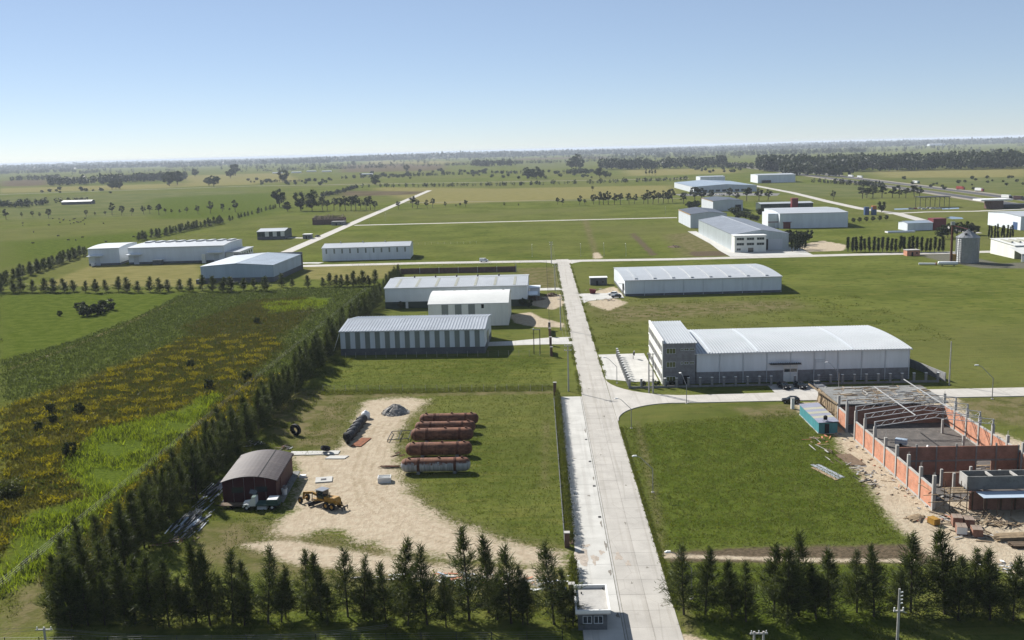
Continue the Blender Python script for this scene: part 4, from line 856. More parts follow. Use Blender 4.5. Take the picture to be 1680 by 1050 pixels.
# scaffold at the near corner
sf = thing('timber_scaffold', 'rough timber scaffold at the near corner of the brick shell', 'scaffold', (0, 0, 0))
for x, y in ((66, 152.6), (68.6, 152.2), (66.2, 155.2), (68.8, 155)): MB().cyl((x, y, 0), (x, y, 4.4), .07, n=6).build('pole', MT['wooddark'], sf)
for a, b in (((61.6, 152.4, 3.0), (69.4, 152.6, 3.2)), ((62.2, 151.8, 2.0), (69, 152.2, 2.2)), ((65.8, 155.2, 3.2), (69.2, 155, 3.3)), ((66, 152.5, .2), (68.6, 152.3, 2.8)), ((63.6, 153, .1), (66.5, 152.6, 2.4)), ((62.4, 156.5, 3.6), (64.6, 151.5, 2.6)), ((66, 152.6, 3.1), (66.2, 155.6, 3.1)), ((68.7, 151.6, 3.1), (68.8, 155.4, 3.1))): MB().bar(a, b, .13, .09).build('rail', MT['wood'], sf)
for i in range(3): MB().bar((66, 152.8 + i * .9, 3.3), (69, 152.7 + i * .9, 3.35), .5, .05).build('deck_board', MT['wood'], sf)
# brick and timber stacks
def brick_stack(x, y, w_, d_, h_, label, rz, mt='brickdark', wrap=None):
    t = thing('brick_pallet', label, 'pallet', (x, y, 0), rz)
    for i in range(3): MB().box(0, i * (d_ - .1) / 2, 0, w_, i * (d_ - .1) / 2 + .1, .1).build('pallet_bearer', MT['wooddark'], t)
    MB().box(-.02, 0, .1, w_ + .02, d_, .14).build('pallet_deck', MT['wooddark'], t); nl = int(h_ / .24)
    for k in range(nl):
        for i in range(2): MB().box(i * w_ / 2 + .02, .02, .14 + k * .24, (i + 1) * w_ / 2 - .02, d_ - .02, .14 + k * .24 + .225).build('brick_layer', MT[mt], t)
    if wrap: MB().box(-.03, .05, .2, w_ * .97, -.0, .14 + nl * .24 - .05).build('wrap', MT[wrap], t)
brick_stack(63.9, 146.2, 1.5, 1.9, 1.5, 'tall orange brick pallet at the front of the stacks, left one', -12)
brick_stack(65.6, 145.9, 1.5, 1.9, 1.3, 'orange brick pallet right beside the tall brick pallet', -12)
brick_stack(63.2, 143.0, 1.5, 2.0, 1.2, 'brick pallet with white wrapped side, nearest the dirt lane', -14, wrap='plastic')
brick_stack(65.1, 141.9, 1.5, 2.0, 1.2, 'brick pallet next to the white wrapped one beside the timber pile', -12)
brick_stack(61.2, 146.6, 1.2, 1.6, 1.0, 'small pallet of yellow orange bricks against the shell corner', 20, 'yellow')
def plank_pile(x, y, l, rows, label, rz, m1='wood', spread=.5):
    t = thing('timber_pile', label, 'timber', (x, y, 0), rz)
    for k in range(rows):
        for i in range(6 - (k % 2)): o = random.uniform(-spread, spread); MB().box(o, i * .34 + random.uniform(-.05, .05), k * .13, l + o, i * .34 + .26, k * .13 + .1).build('plank', MT[m1], t)
random.seed(4)
plank_pile(68.3, 140.2, 4.6, 5, 'stack of sawn planks by the brick shell porch', 3)
plank_pile(69.3, 137.6, 5., 4, 'lower stack of sawn planks behind the plank stack', -4, 'wooddark')
plank_pile(73.8, 140.5, 3.6, 3, 'short plank pile at the right edge of the site', 8)
plank_pile(58.8, 148.5, 3, 2, 'loose boards lying at the foot of the brick pallets', 35)
def debris(name, label, cat, px, n, spread, mats, lmin, lmax, wmin=.1, wmax=.35, zmax=.5, seed=0, rz=None, piece='board'):
    random.seed(seed); x, y = G(*px); t = thing(name, label, cat, (x, y, 0))
    for i in range(n):
        a = random.uniform(0, 6.28) if rz is None else R(rz) + random.gauss(0, .07); l = random.uniform(lmin, lmax); cx_, cy_ = random.gauss(0, spread[0]), random.gauss(0, spread[1]); z = random.uniform(.03, zmax) * math.exp(-(cx_ ** 2 / spread[0] ** 2 + cy_ ** 2 / spread[1] ** 2) / 3) + .04
        MB().bar((cx_ - l / 2 * math.cos(a), cy_ - l / 2 * math.sin(a), z), (cx_ + l / 2 * math.cos(a), cy_ + l / 2 * math.sin(a), z + random.uniform(-.02, .12)), random.uniform(wmin, wmax), random.uniform(.03, .08)).build(piece, MT[random.choice(mats)], t)
    return t
debris('board_heap', 'heap of pale boards and rubble on the grass edge of the site, upper heap', 'rubble', (1408, 772), 16, (.9, 2.2), ('wood', 'conc', 'wooddark', 'gravel'), .6, 2.2, seed=21)
debris('board_heap', 'long heap of boards and rubble beside the left brick wall', 'rubble', (1432, 795), 24, (1.0, 2.6), ('wood', 'conc', 'wooddark', 'gravel', 'dark'), .6, 2.4, seed=22)
debris('board_heap', 'scattered boards along the grass edge beside the steel sheets', 'rubble', (1368, 745), 12, (1.2, 3.5), ('wood', 'conc', 'wooddark'), 1.2, 4, seed=23, rz=100)
debris('board_heap', 'scatter of pale boards at the turquoise shed front', 'rubble', (1348, 722), 14, (1.6, 2.0), ('wood', 'conc', 'brick'), .6, 2.5, seed=24)
debris('board_heap', 'boards and rubble beside the shuttering of the shell', 'rubble', (1378, 690), 30, (1.4, 3.6), ('wood', 'wood', 'conc', 'wooddark'), .8, 3, zmax=1.4, seed=25)
debris('rubble_heap', 'pale rubble scatter near the right end of the tree row', 'rubble', (1660, 935), 26, (2.2, 1.6), ('conc', 'frame', 'gravel'), .4, 1.6, seed=26)
debris('rubble_heap', 'low rubble line along the foot of the left brick wall', 'rubble', (1478, 800), 16, (.8, 5), ('conc', 'wooddark', 'gravel', 'brick'), .3, 1.2, zmax=.25, seed=27)
debris('board_heap', 'boards and offcuts strewn before the scaffold of the brick shell', 'rubble', (1545, 852), 30, (2.2, 1.2), ('wood', 'wooddark', 'conc', 'brick'), .6, 2.6, seed=28)
debris('board_heap', 'boards and offcuts strewn between brick pallets and planks', 'rubble', (1610, 880), 30, (2.2, 1.2), ('wood', 'wooddark', 'conc', 'gravel'), .5, 2.4, seed=29)
debris('board_heap', 'timber offcuts against the porch of the brick shell', 'rubble', (1640, 862), 26, (2.4, .9), ('wood', 'wooddark'), .8, 3, zmax=.9, seed=30)
ss = thing('steel_sheets', 'flat grey steel sheets lying on the grass left of the site', 'sheet metal', G(1362, 775) + (0,), 108)
for i, (a, b, c) in enumerate(((-3.6, .15, 8.6), (-3.4, -.75, 8.0), (-4.2, 1.1, 7.6))): MB().box(a, b, .04 + .03 * i, a + c, b + .75, .07 + .03 * i).build('sheet', MT['zinc' if i < 2 else 'wood'], ss)
sp = thing('soil_patch', 'dark brown rectangular soil heap beside the brick wall', 'soil', G(1395, 755) + (0,), 5)
q = MB(); q.prism([(-1.4, -3.4, .0), (1.6, -3.4, .0), (1.4, 3.4, .0), (-1.6, 3.4, 0)], (0, 0, .18)); q.build('heap', MT['soil'], sp)
mx = thing('cement_mixer', 'rusty red cement mixer inside the brick shell', 'mixer', (72.6, 178.4, 0), 20)
MB().lathe([(.3, -.2), (.95, .3), (1.0, .9), (.55, 1.7), (.5, 1.7)], 16, 'z', (0, 0, .9)).build('drum', MT['rustbright'], mx)
for a in (0, 120, 240): MB().bar((1.1 * math.cos(R(a)), 1.1 * math.sin(R(a)), 0), (.4 * math.cos(R(a)), .4 * math.sin(R(a)), 1.3), .14).build('leg', MT['rust'], mx)
MB().box(-.9, -1.5, .2, .9, -.8, 1.1).build('motor_box', MT['rust'], mx); MB().cyl((0, 0, 2.5), (.3, 0, 2.9), .4, .5, 10).build('hopper', MT['plastic'], mx)
# turquoise site shed
ct = thing('turquoise_shed', 'turquoise corrugated site shed with grey and cream striped roof', 'shed', (57.7, 197.5, 0), 0)
cb = MB(); roof_sheet(cb, [(0, 0), (0.0001, 0)], 0, 1, .3, .05) if False else None
MB().box(.06, .06, 0, 3.84, 14.84, 2.3).build('wall', MT['cyan'], ct)
for i in range(12): MB().box(-.02, i * 1.24 + .03, .1, .055, i * 1.24 + 1.2, 2.3).build('wall_sheet', MT['cyan'], ct)
for i in range(3): MB().box(.08 + i * 1.27, -.02, .1, 1.3 + i * 1.27, .055, 2.3).build('wall_sheet', MT['cyan'], ct)
for i in range(9): MB().prism([(-.2, -.2 + i * 1.7, 2.36), (4.1, -.2 + i * 1.7, 2.6), (4.1, 1.46 + i * 1.7, 2.6), (-.2, 1.46 + i * 1.7, 2.36)], (0, 0, .05)).build('roof_sheet', MT['violet' if i % 2 else 'yellowroof'] if i not in (0, 8) else MT['violet'], ct)
MB().box(-.15, -.15, -.02, 4, 15, .1).build('floor_slab', MT['conc'], ct); MB().box(1.2, -.08, .1, 2.1, -.03, 2.1).build('door', MT['dark'], ct)
rt_ = thing('roof_tank', 'small dark water tank on legs on the turquoise shed roof', 'tank', (59.2, 198.2, 2.55)); 
MB().lathe([(.4, .3), (.42, .5), (.42, 1.0), (.2, 1.15)], 12).build('tank', MT['black'], rt_)
for dx in (-.5, .5):
    for dy in (-.3, .3): MB().bar((dx, dy, -.1), (dx * .5, dy, .4), .06).build('leg', MT['steel'], rt_)
gp = thing('gate_post', 'single white gate post beside the black car on the side road', 'post', (57.4, 217.4, 0)); MB().box(-.35, -.35, 0, .35, .35, 2.4).build('shaft', MT['frame'], gp); MB().box(-.42, -.42, 2.4, .42, .42, 2.55).build('cap', MT['conc'], gp)
wf = thing('steel_rack', 'white steel frame lying flat right of the brick shell', 'frame', (90, 176.5, 0), 12)
for a, b in (((-2, 0, .4), (6, 0, .4)), ((-2, 2.6, .4), (6, 2.6, .4)), ((-2, 0, .4), (-2, 2.6, .4)), ((2, 0, .4), (2, 2.6, .4))): MB().bar(a, b, .35, .3).build('rail', MT['frame'], wf)
wp = thing('white_plank', 'long white panel lying on grass right of the brick shell', 'panel', (90.4, 192, .0), 118); MB().box(-3.2, -.6, .03, 3.2, .6, .2).build('panel', MT['frame'], wp)
# ------------------------------------------------------------------ yard left of the road
def tank(x, y, ln, r, label, m, grp='rusty storage tanks', extra=True):
    t = thing('storage_tank', label, 'tank', (x, y, 0), 0, grp); pr = []
    for i in range(7): a = math.pi / 2 * i / 6; pr.append((max(.02, r * math.sin(a)), r * .85 * (1 - math.cos(a))))
    pr = pr + [(r, ln / 2)] + [(q, ln - z) for q, z in reversed(pr)]
    MB().lathe(pr, 36, 'x', (0, 0, r + .25)).build('barrel', MT[m], t, True)
    for k in (.24, .76):
        MB().lathe([(r + .015, 0), (r + .03, .03), (r + .03, .5), (r + .015, .53)], 36, 'x', (ln * k, 0, r + .25)).build('band', MT['rust'], t, True)
        s_ = MB(); s_.prism([(ln * k - .1, -r * .8, 0), (ln * k - .1, r * .8, 0), (ln * k - .1, r * .7, .55), (ln * k - .1, 0, .28), (ln * k - .1, -r * .7, .55)], (.6, 0, 0)); s_.build('saddle', MT['concdark'], t)
    for k in (.12, .55, .88): MB().cyl((ln * k, 0, 2 * r + .15), (ln * k, 0, 2 * r + .5), .22, n=10).build('manhole', MT['rust'], t)
    return t
def tank_mat(name, lo, hi):
    s = Shade(name); p = s.pos(False); sx = _n(s.t, 'ShaderNodeSeparateXYZ'); s.L(p, sx.inputs[0])
    n = s.noise(s.pos(False, (.5, 1, 1)), 1.2, 5, .65); st = s.noise(s.pos(False, (3., .2, .2)), 1., 3)
    f = s.math('ADD', s.rng(sx.outputs[2], lo, hi, 0, 1, False), s.math('ADD', s.math('MULTIPLY', s.math('SUBTRACT', n, .5), 1.6), s.math('MULTIPLY', s.math('SUBTRACT', st, .5), .9)))
    rusty = s.mix(s.rng(n, .35, .65), (.085, .038, .025), (.20, .088, .050)); rusty = s.mix(s.rng(st, .55, .75), rusty, (.055, .028, .02)); pale = s.mix(s.rng(st, .35, .65), (.22, .225, .23), (.36, .36, .36))
    return s.done(s.bsdf(s.mix(s.rng(f, .35, .65), pale, rusty), .8, 0, .2))
MT['tankpale'] = tank_mat('half_rusty_tank', 1.5, 2.6); MT['tankmid'] = tank_mat('mostly_rusty_tank', -.4, 1.4); MT['tankred'] = tank_mat('rusty_tank', -3, -1.5)
tank(-26.9, 177.2, 13.3, 1.32, 'half grey half rusty storage tank at the front of the tank row', 'tankpale')
tank(-27.3, 187.2, 13.4, 1.34, 'dark rust brown storage tank, second from the half grey one', 'tankred')
tank(-27.5, 197.3, 13.2, 1.34, 'rust brown storage tank in the middle of the tank row', 'tankred')
tank(-27.4, 203.3, 13.2, 1.2, 'mottled rusty and pale storage tank, fourth of the tank row', 'tankmid')
tank(-27.1, 209.4, 13.2, 1.25, 'grey and rust streaked storage tank at the back of the tank row', 'tankmid')
def rubble_pile(name, label, x, y, r, h_, n, mats, smin, smax, seed):
    t = thing(name, label, 'rubble pile', (x, y, 0)); random.seed(seed); mb = MB(); k = 26
    mb.lathe([(r * 1.02, -.02), (r * .9, h_ * .12), (r * .6, h_ * .5), (r * .3, h_ * .82), (.05, h_ * .95)], k)
    mb.v = [(a + random.uniform(-.25, .25), b + random.uniform(-.25, .25), max(-.02, c + random.uniform(-.15, .2))) for a, b, c in mb.v]; mb.build('core', MT[mats[0]], t)
    for i in range(n):
        a, q = random.uniform(0, 6.28), math.sqrt(random.random()); z = h_ * (1 - q) * 1.0; d = random.uniform(smin, smax)
        c = Vector((r * q * math.cos(a), r * q * math.sin(a), z + .05)); v = Vector((random.uniform(-1, 1), random.uniform(-1, 1), random.uniform(-.5, .5))).normalized()
        MB().bar(c - v * d, c + v * d, d * random.uniform(.6, 1.3), d * random.uniform(.5, 1)).build('chunk', MT[random.choice(mats)], t)
rubble_pile('rubble_pile', 'grey rubble heap at the top of the dirt yard', -34.2, 221, 3.3, 2.1, 170, ('gravel', 'gravel', 'concdark', 'dark'), .1, .26, 8)
def tyre(mb, c, ax, R_, w_, n=20):
    pr = [(R_ * .5, -w_ * .35), (R_ * .82, -w_ * .5), (R_, -w_ * .38), (R_, w_ * .38), (R_ * .82, w_ * .5), (R_ * .5, w_ * .35)]
    a = Vector(ax).normalized(); q = Vector((0, 0, 1)) if abs(a.z) < .9 else Vector((1, 0, 0)); x = a.cross(q).normalized(); y = x.cross(a); c = Vector(c)
    vs = [c + a * z + (x * math.cos(2 * math.pi * i / n) + y * math.sin(2 * math.pi * i / n)) * r for r, z in pr for i in range(n)]; m_ = len(pr)
    mb.add(vs, [(k * n + i, k * n + (i + 1) % n, ((k + 1) % m_) * n + (i + 1) % n, ((k + 1) % m_) * n + i) for k in range(m_) for i in range(n)])
for i, (x, y, nm, r) in enumerate(((-41.0, 196.9, 'large tyre standing at the near end of the dark barrel line', 1.25), (-44.2, 190.8, 'single tyre lying at the concrete strip behind the workshop', 1.0), (-53.5, 203.8, 'big dark tyre against the conifer windbreak', 1.3))):
    t = thing('tyre', nm, 'tyre', (x, y, 0), 20 * i); mb = MB(); tyre(mb, (0, 0, r), (0.9, .4, .15) if i != 1 else (.3, .5, .9), r, .8); mb.build('tread', MT['black'], t)
for i in range(5):
    t = thing('dark_barrel', ('dark barrel in the line along the dirt yard edge, next to the large tyre', 'dark barrel second in the line along the dirt yard', 'dark barrel third in the line along the dirt yard', 'dark barrel fourth in the line along the dirt yard', 'dark barrel next to the white tank at the dirt yard')[i], 'barrel', (-41.0 + .12 * i, 199.6 + i * 3.1, 0), 75, 'dark barrels in a line')
    MB().lathe([(.05, -1.3), (.9, -1.25), (.95, -1.1), (.95, -.4), (1.0, -.35), (.95, -.3), (.95, .3), (1.0, .35), (.95, .4), (.95, 1.1), (.9, 1.25), (.05, 1.3)], 18, 'x', (0, 0, .95)).build('shell', MT['darksteel'], t)
    MB().box(-.5, -.95, 0, .5, .95, .2).build('chock', MT['wooddark'], t)
t = thing('white_tank', 'small round white plastic tank at the far end of the barrel line', 'tank', (-40.4, 216.6, 0)); MB().lathe([(.9, 0), (1.0, .2), (1.0, 1.2), (.6, 1.6), (.25, 1.75), (.25, 1.9), (.05, 1.9)], 18).build('shell', MT['plastic'], t, True)
t = thing('rusty_plate', 'flat rusty brown plate lying on the dirt yard', 'steel plate', (-38.1, 197.6, 0), 78); MB().box(-3, -1.1, .02, 3, 1.1, .16).build('plate', MT['rustbright'], t)
t = thing('welded_rack', 'thin dark rectangular steel frame lying left of the tanks', 'frame', (-30.8, 201, 0), 5)
for a, b in (((-2, -3.4, .5), (2.4, -3, .5)), ((-1.4, 3, .5), (2.8, 3, .5)), ((-2, -3.4, .5), (-1.4, 3, .5)), ((2.4, -3, .5), (2.8, 3, .5)), ((.2, -3.2, .5), (.7, 3, .5))): MB().bar(a, b, .13).build('tube', MT['darksteel'], t)
for p in ((-2, -3.4), (2.4, -3), (-1.4, 3), (2.8, 3)): MB().bar((p[0], p[1], 0), (p[0], p[1], .5), .13).build('leg', MT['darksteel'], t)
debris('pipe_bundle', 'bundle of rusty pipes beside the half grey tank', 'pipes', (640, 767), 8, (.7, .5), ('rust', 'rustbright', 'darksteel'), 3, 4.4, .12, .2, .4, seed=31, rz=-4, piece='pipe')
debris('pipe_bundle', 'short dark bars lying on dirt left of the rusty tanks', 'bars', (650, 747), 8, (.7, .9), ('darksteel', 'rust'), 1, 1.8, .1, .2, .3, seed=32, rz=50, piece='bar')
t = thing('white_crate', 'white open crate on dirt in front of the half grey tank', 'crate', G(631, 790) + (0,), 5)
for b in ((-1.2, -.9, 0, 1.2, -.8, 1), (-1.2, .8, 0, 1.2, .9, 1), (-1.2, -.8, 0, -1.1, .8, 1), (1.1, -.8, 0, 1.2, .8, 1), (-1.1, -.8, .1, 1.1, .8, .2), (-1.1, -.05, .6, 1.1, .05, 1)): MB().box(*b).build('board', MT['frame'], t)
t = thing('concrete_strip', 'pale concrete strip behind the red workshop', 'slab', (0, 0, 0))
for i in range(3): MB().prism([(-51.5 + i * 3.4, 189.4, .03), (-48.2 + i * 3.4, 189.5, .03), (-48.2 + i * 3.4, 191.8, .03), (-51.5 + i * 3.4, 192, .03)], (0, 0, .12)).build('slab', MT['slabpale'], t)
t = thing('white_slab_piece', 'broken white slab near the concrete strip on dirt', 'slab', G(552, 751) + (0,)); MB().prism([(-2.2, -.8, .02), (1.8, -1, .02), (2.4, .8, .02), (-1.5, 1.1, .02)], (0, 0, .14)).build('piece', MT['slabpale'], t)
t = thing('manhole_slab', 'square pale manhole slab by the yellow grader', 'slab', G(531, 788) + (0,), 10); MB().box(-1.5, -1.4, .01, 1.6, 1.5, .2).build('slab', MT['slabpale'], t); MB().box(-.5, -.5, .2, .5, .4, .24).build('cover', MT['darksteel'], t)
for k, (px, nm) in enumerate((((467, 812), 'white bucket in the shadow right of the red workshop'), ((497, 783), 'small white block at the corner of the red workshop shadow'))):
    t = thing('white_bucket', nm, 'bucket', G(*px) + (0,))
    if k == 0:
        MB().lathe([(.42, 0), (.55, 1.1), (.6, 1.12), (.6, 1.2), (.5, 1.2), (.4, .15), (.02, .12)], 16).build('shell', MT['plastic'], t)
        MB().lathe([(.3, 0), (.4, .5), (.36, .5), (.28, .06), (.02, .06)], 12, 'z', (0.1, .1, 1.2)).build('inner_bucket', MT['wsilver'], t)
    else: MB().box(-.6, -.4, 0, .6, .4, .45).build('block', MT['frame'], t)
debris('scrap_heap', 'heap of shiny scrap sheets between workshop and conifers', 'scrap', (347, 808), 48, (1.1, 2.8), ('bluegrey', 'darksteel', 'darksteel', 'steel', 'greyroof'), 2.2, 4.4, .12, .34, .3, 41, rz=87, piece='sheet')
debris('scrap_heap', 'long heap of scrap steel strips at the foot of the conifers', 'scrap', (312, 858), 60, (1.2, 3.2), ('steel', 'greyroof', 'darksteel', 'darksteel', 'bluegrey'), 2.6, 5.2, .12, .34, .3, 42, rz=86, piece='strip')
debris('scrap_heap', 'pale broken boards at the near end of the scrap heaps', 'scrap', (283, 890), 14, (1.2, .8), ('wood', 'wooddark', 'rust'), .8, 2.4, seed=43, piece='board')
debris('scrap_heap', 'small junk heap behind the red workshop', 'scrap', (470, 735), 20, (1.2, .7), ('frame', 'darksteel', 'rust', 'wooddark'), .5, 1.8, seed=44, piece='board')
debris('scrap_heap', 'junk heap by the windbreak behind the red workshop', 'scrap', (418, 728), 16, (1.5, .9), ('steel', 'rust', 'frame', 'darksteel'), .8, 3, seed=45, piece='board')
debris('scrap_heap', 'white and grey junk behind the front conifer row', 'scrap', (745, 950), 34, (2.4, 1.2), ('frame', 'steel', 'wooddark', 'bluegrey', 'brick'), .5, 2.4, seed=46, piece='board')
debris('scrap_heap', 'pale junk between the front conifers and the dirt lane', 'scrap', (815, 955), 34, (3.0, 1.2), ('frame', 'conc', 'steel', 'brick', 'darksteel'), .4, 1.8, seed=47, piece='board')
debris('scrap_heap', 'light coloured junk beside the hedge and gate pillar', 'scrap', (890, 960), 26, (2.0, .9), ('frame', 'plastic', 'wblue', 'conc'), .4, 1.6, seed=48, piece='board')
debris('scrap_heap', 'stack of pale timber lengths behind the front conifers', 'scrap', (640, 950), 10, (2., .6), ('wood', 'frame', 'conc'), 1.5, 3.5, seed=49, rz=0, piece='board')
# ---- motor grader
gr = thing('motor_grader', 'yellow motor grader with grey cab roof on the dirt yard', 'grader', (-38.2, 160.4, 0), 150)   # local +x is the nose
MB().prism([(-3.6, -.7, .95), (-.9, -.7, .95), (-.9, -.7, 2.0), (-3.2, -.7, 2.1), (-3.6, -.7, 1.8)], (0, 1.4, 0)).build('engine_hood', MT['yellow'], gr)
MB().bar((-.9, 0, 1.2), (.6, 0, 1.6), .5).build('rear_frame', MT['yellow'], gr)
fr = MB(); fr.bar((.4, 0, 1.65), (2.4, 0, 2.1), .34, .4); fr.bar((2.3, 0, 2.1), (4.4, 0, 1.7), .34, .4); fr.bar((4.3, 0, 1.75), (4.5, 0, .7), .3); fr.build('nose_beam', MT['yellow'], gr)
cbn = MB(); cbn.box(-.8, -.75, 1.2, .7, .75, 1.55); cbn.build('cab_base', MT['yellow'], gr)
for x in (-.75, .65):
    for y in (-.7, .7): MB().bar((x, y, 1.5), (x, y, 3.0), .09).build('cab_post', MT['darksteel'], gr)
MB().box(-.95, -.9, 3.0, .85, .9, 3.12).build('cab_roof', MT['wsilver'], gr); MB().box(-.68, -.66, 1.6, .58, .66, 2.95).build('cab_glass', MT['glass'], gr)
MB().box(-.2, -.3, 1.5, .2, .3, 2.1).build('seat', MT['black'], gr)
for x in (-2.9, -1.55):
    for y in (-.95, .95):
        wh = MB(); tyre(wh, (x, y, .62), (0, 1, 0), .62, .42); o = wh.build('wheel', MT['black'], gr); MB().cyl((x, y - .16, .62), (x, y + .16, .62), .32, n=12).build('rim', MT['yellow'], o)
for y in (-.9, .9):
    wh = MB(); tyre(wh, (4.4, y, .62), (.25, 1, .12), .62, .36); o = wh.build('wheel', MT['black'], gr); MB().cyl((4.4, y - .14, .62), (4.4, y + .14, .62), .3, n=12).build('rim', MT['yellow'], o)
MB().bar((4.4, -.9, .65), (4.4, .9, .65), .22).build('front_axle', MT['yellow'], gr)
bl = MB(); bl.prism([(1.0, -1.7, .12), (1.12, -1.7, .12), (1.3, -1.7, .75), (1.18, -1.7, .75)], (.7, 3.4, 0)); bl.build('blade', MT['darksteel'], gr)
MB().lathe([(.6, .8), (.75, .85), (.75, 1.0), (.6, 1.05)], 16, 'z', (1.7, 0, 0)).build('turn_circle', MT['yellow'], gr)
for y in (-.45, .45): MB().bar((1.9, y, 2.3), (1.8, y * 1.6, 1.), .1).build('lift_ram', MT['steel'], gr)
MB().bar((-3.7, 0, 1.2), (-4.9, 0, .7), .18).build('ripper_arm', MT['yellow'], gr); MB().bar((-4.9, -.8, .7), (-4.9, .8, .7), .2).build('ripper_bar', MT['darksteel'], gr)
for y in (-.7, 0, .7): MB().bar((-4.9, y, .9), (-5.0, y, .15), .1).build('ripper_tooth', MT['darksteel'], gr)
MB().cyl((-2.0, .3, 2.1), (-2.0, .3, 2.9), .07, n=8).build('exhaust', MT['darksteel'], gr)
# ---- old tank truck
tk = thing('old_truck', 'old green and white flatbed truck carrying two tanks beside the red workshop', 'truck', (-48.6, 159.8, 0), 181)
MB().prism([(.95, -.95, .75), (2.0, -.95, .75), (2.0, -.95, 1.45), (1.55, -.95, 2.25), (.95, -.95, 2.3)], (0, 1.9, 0)).build('cab', MT['wwhite'], tk)
MB().box(.9, -1.0, 2.28, 1.6, 1.0, 2.36).build('cab_roof', MT['wgreen'], tk)
MB().prism([(1.63, -.8, 1.55), (1.98, -.8, 1.5), (1.62, -.8, 2.15)], (0, 1.6, 0)).build('windscreen', MT['glass'], tk)
MB().prism([(2.0, -.55, .8), (3.1, -.5, .8), (3.1, -.5, 1.35), (2.0, -.55, 1.5)], (0, 1.05, 0)).build('bonnet', MT['wwhite'], tk)
for y in (-.85, .85): MB().prism([(2.0, y - .25, .6), (2.1, y - .25, 1.1), (2.5, y - .25, 1.22), (2.95, y - .25, 1.05), (3.1, y - .25, .65), (2.95, y - .25, .65), (2.5, y - .25, 1.05), (2.15, y - .25, .6)], (0, .5, 0)).build('mudguard', MT['wwhite'], tk); 
for y in (-.7, .7): MB().cyl((3.05, y, 1.0), (3.18, y, 1.0), .13, n=10).build('headlight', MT['frame'], tk)
MB().box(-3.1, -1.15, .85, .9, 1.15, 1.05).build('flatbed', MT['wgreen'], tk); MB().box(-3.1, -.4, .55, 2.9, .4, .85).build('chassis', MT['darksteel'], tk)
MB().box(3.12, -.9, .5, 3.25, .9, .7).build('bumper', MT['frame'], tk)
MB().lathe([(.05, -.9), (.6, -.85), (.68, -.7), (.68, .7), (.6, .85), (.05, .9)], 20, 'x', (0, 0, 0)).build('round_tank', MT['wwhite'], tk, True)
tk.children[-1].location = (.1, 0, 1.74); tk.children[-1].rotation_euler = (0, 0, R(60))
MB().prism([(-2.9, -1.05, 1.05), (-1.0, -1.05, 1.05), (-1.0, -1.05, 1.8), (-2.9, -1.05, 1.8)], (0, 2.1, 0)).build('box_tank', MT['wgreen'], tk); MB().box(-2.8, -1.0, 1.8, -1.1, 1.0, 1.9).build('box_tank_top', MT['wwhite'], tk)
for x, ys_ in ((2.5, (-.85, .85)), (-1.9, (-.9, .9))):
    for y in ys_: wh = MB(); tyre(wh, (x, y, .48), (0, 1, 0), .48, .3 if x > 0 else .5); o = wh.build('wheel', MT['black'], tk); MB().cyl((x, y - .13, .48), (x, y + .13, .48), .22, n=10).build('rim', MT['wwhite'], o)
t = thing('low_trailer', 'low flat trailer parked left of the old truck', 'trailer', (-54.2, 160.4, 0), 0)
MB().box(-1.9, -.8, .5, 1.9, .8, .65).build('deck', MT['wooddark'], t); MB().bar((-1.9, 0, .5), (-2.9, 0, .4), .12).build('drawbar', MT['darksteel'], t)
for y in (-.85, .85): wh = MB(); tyre(wh, (0.3, y, .35), (0, 1, 0), .35, .22); wh.build('wheel', MT['black'], t)
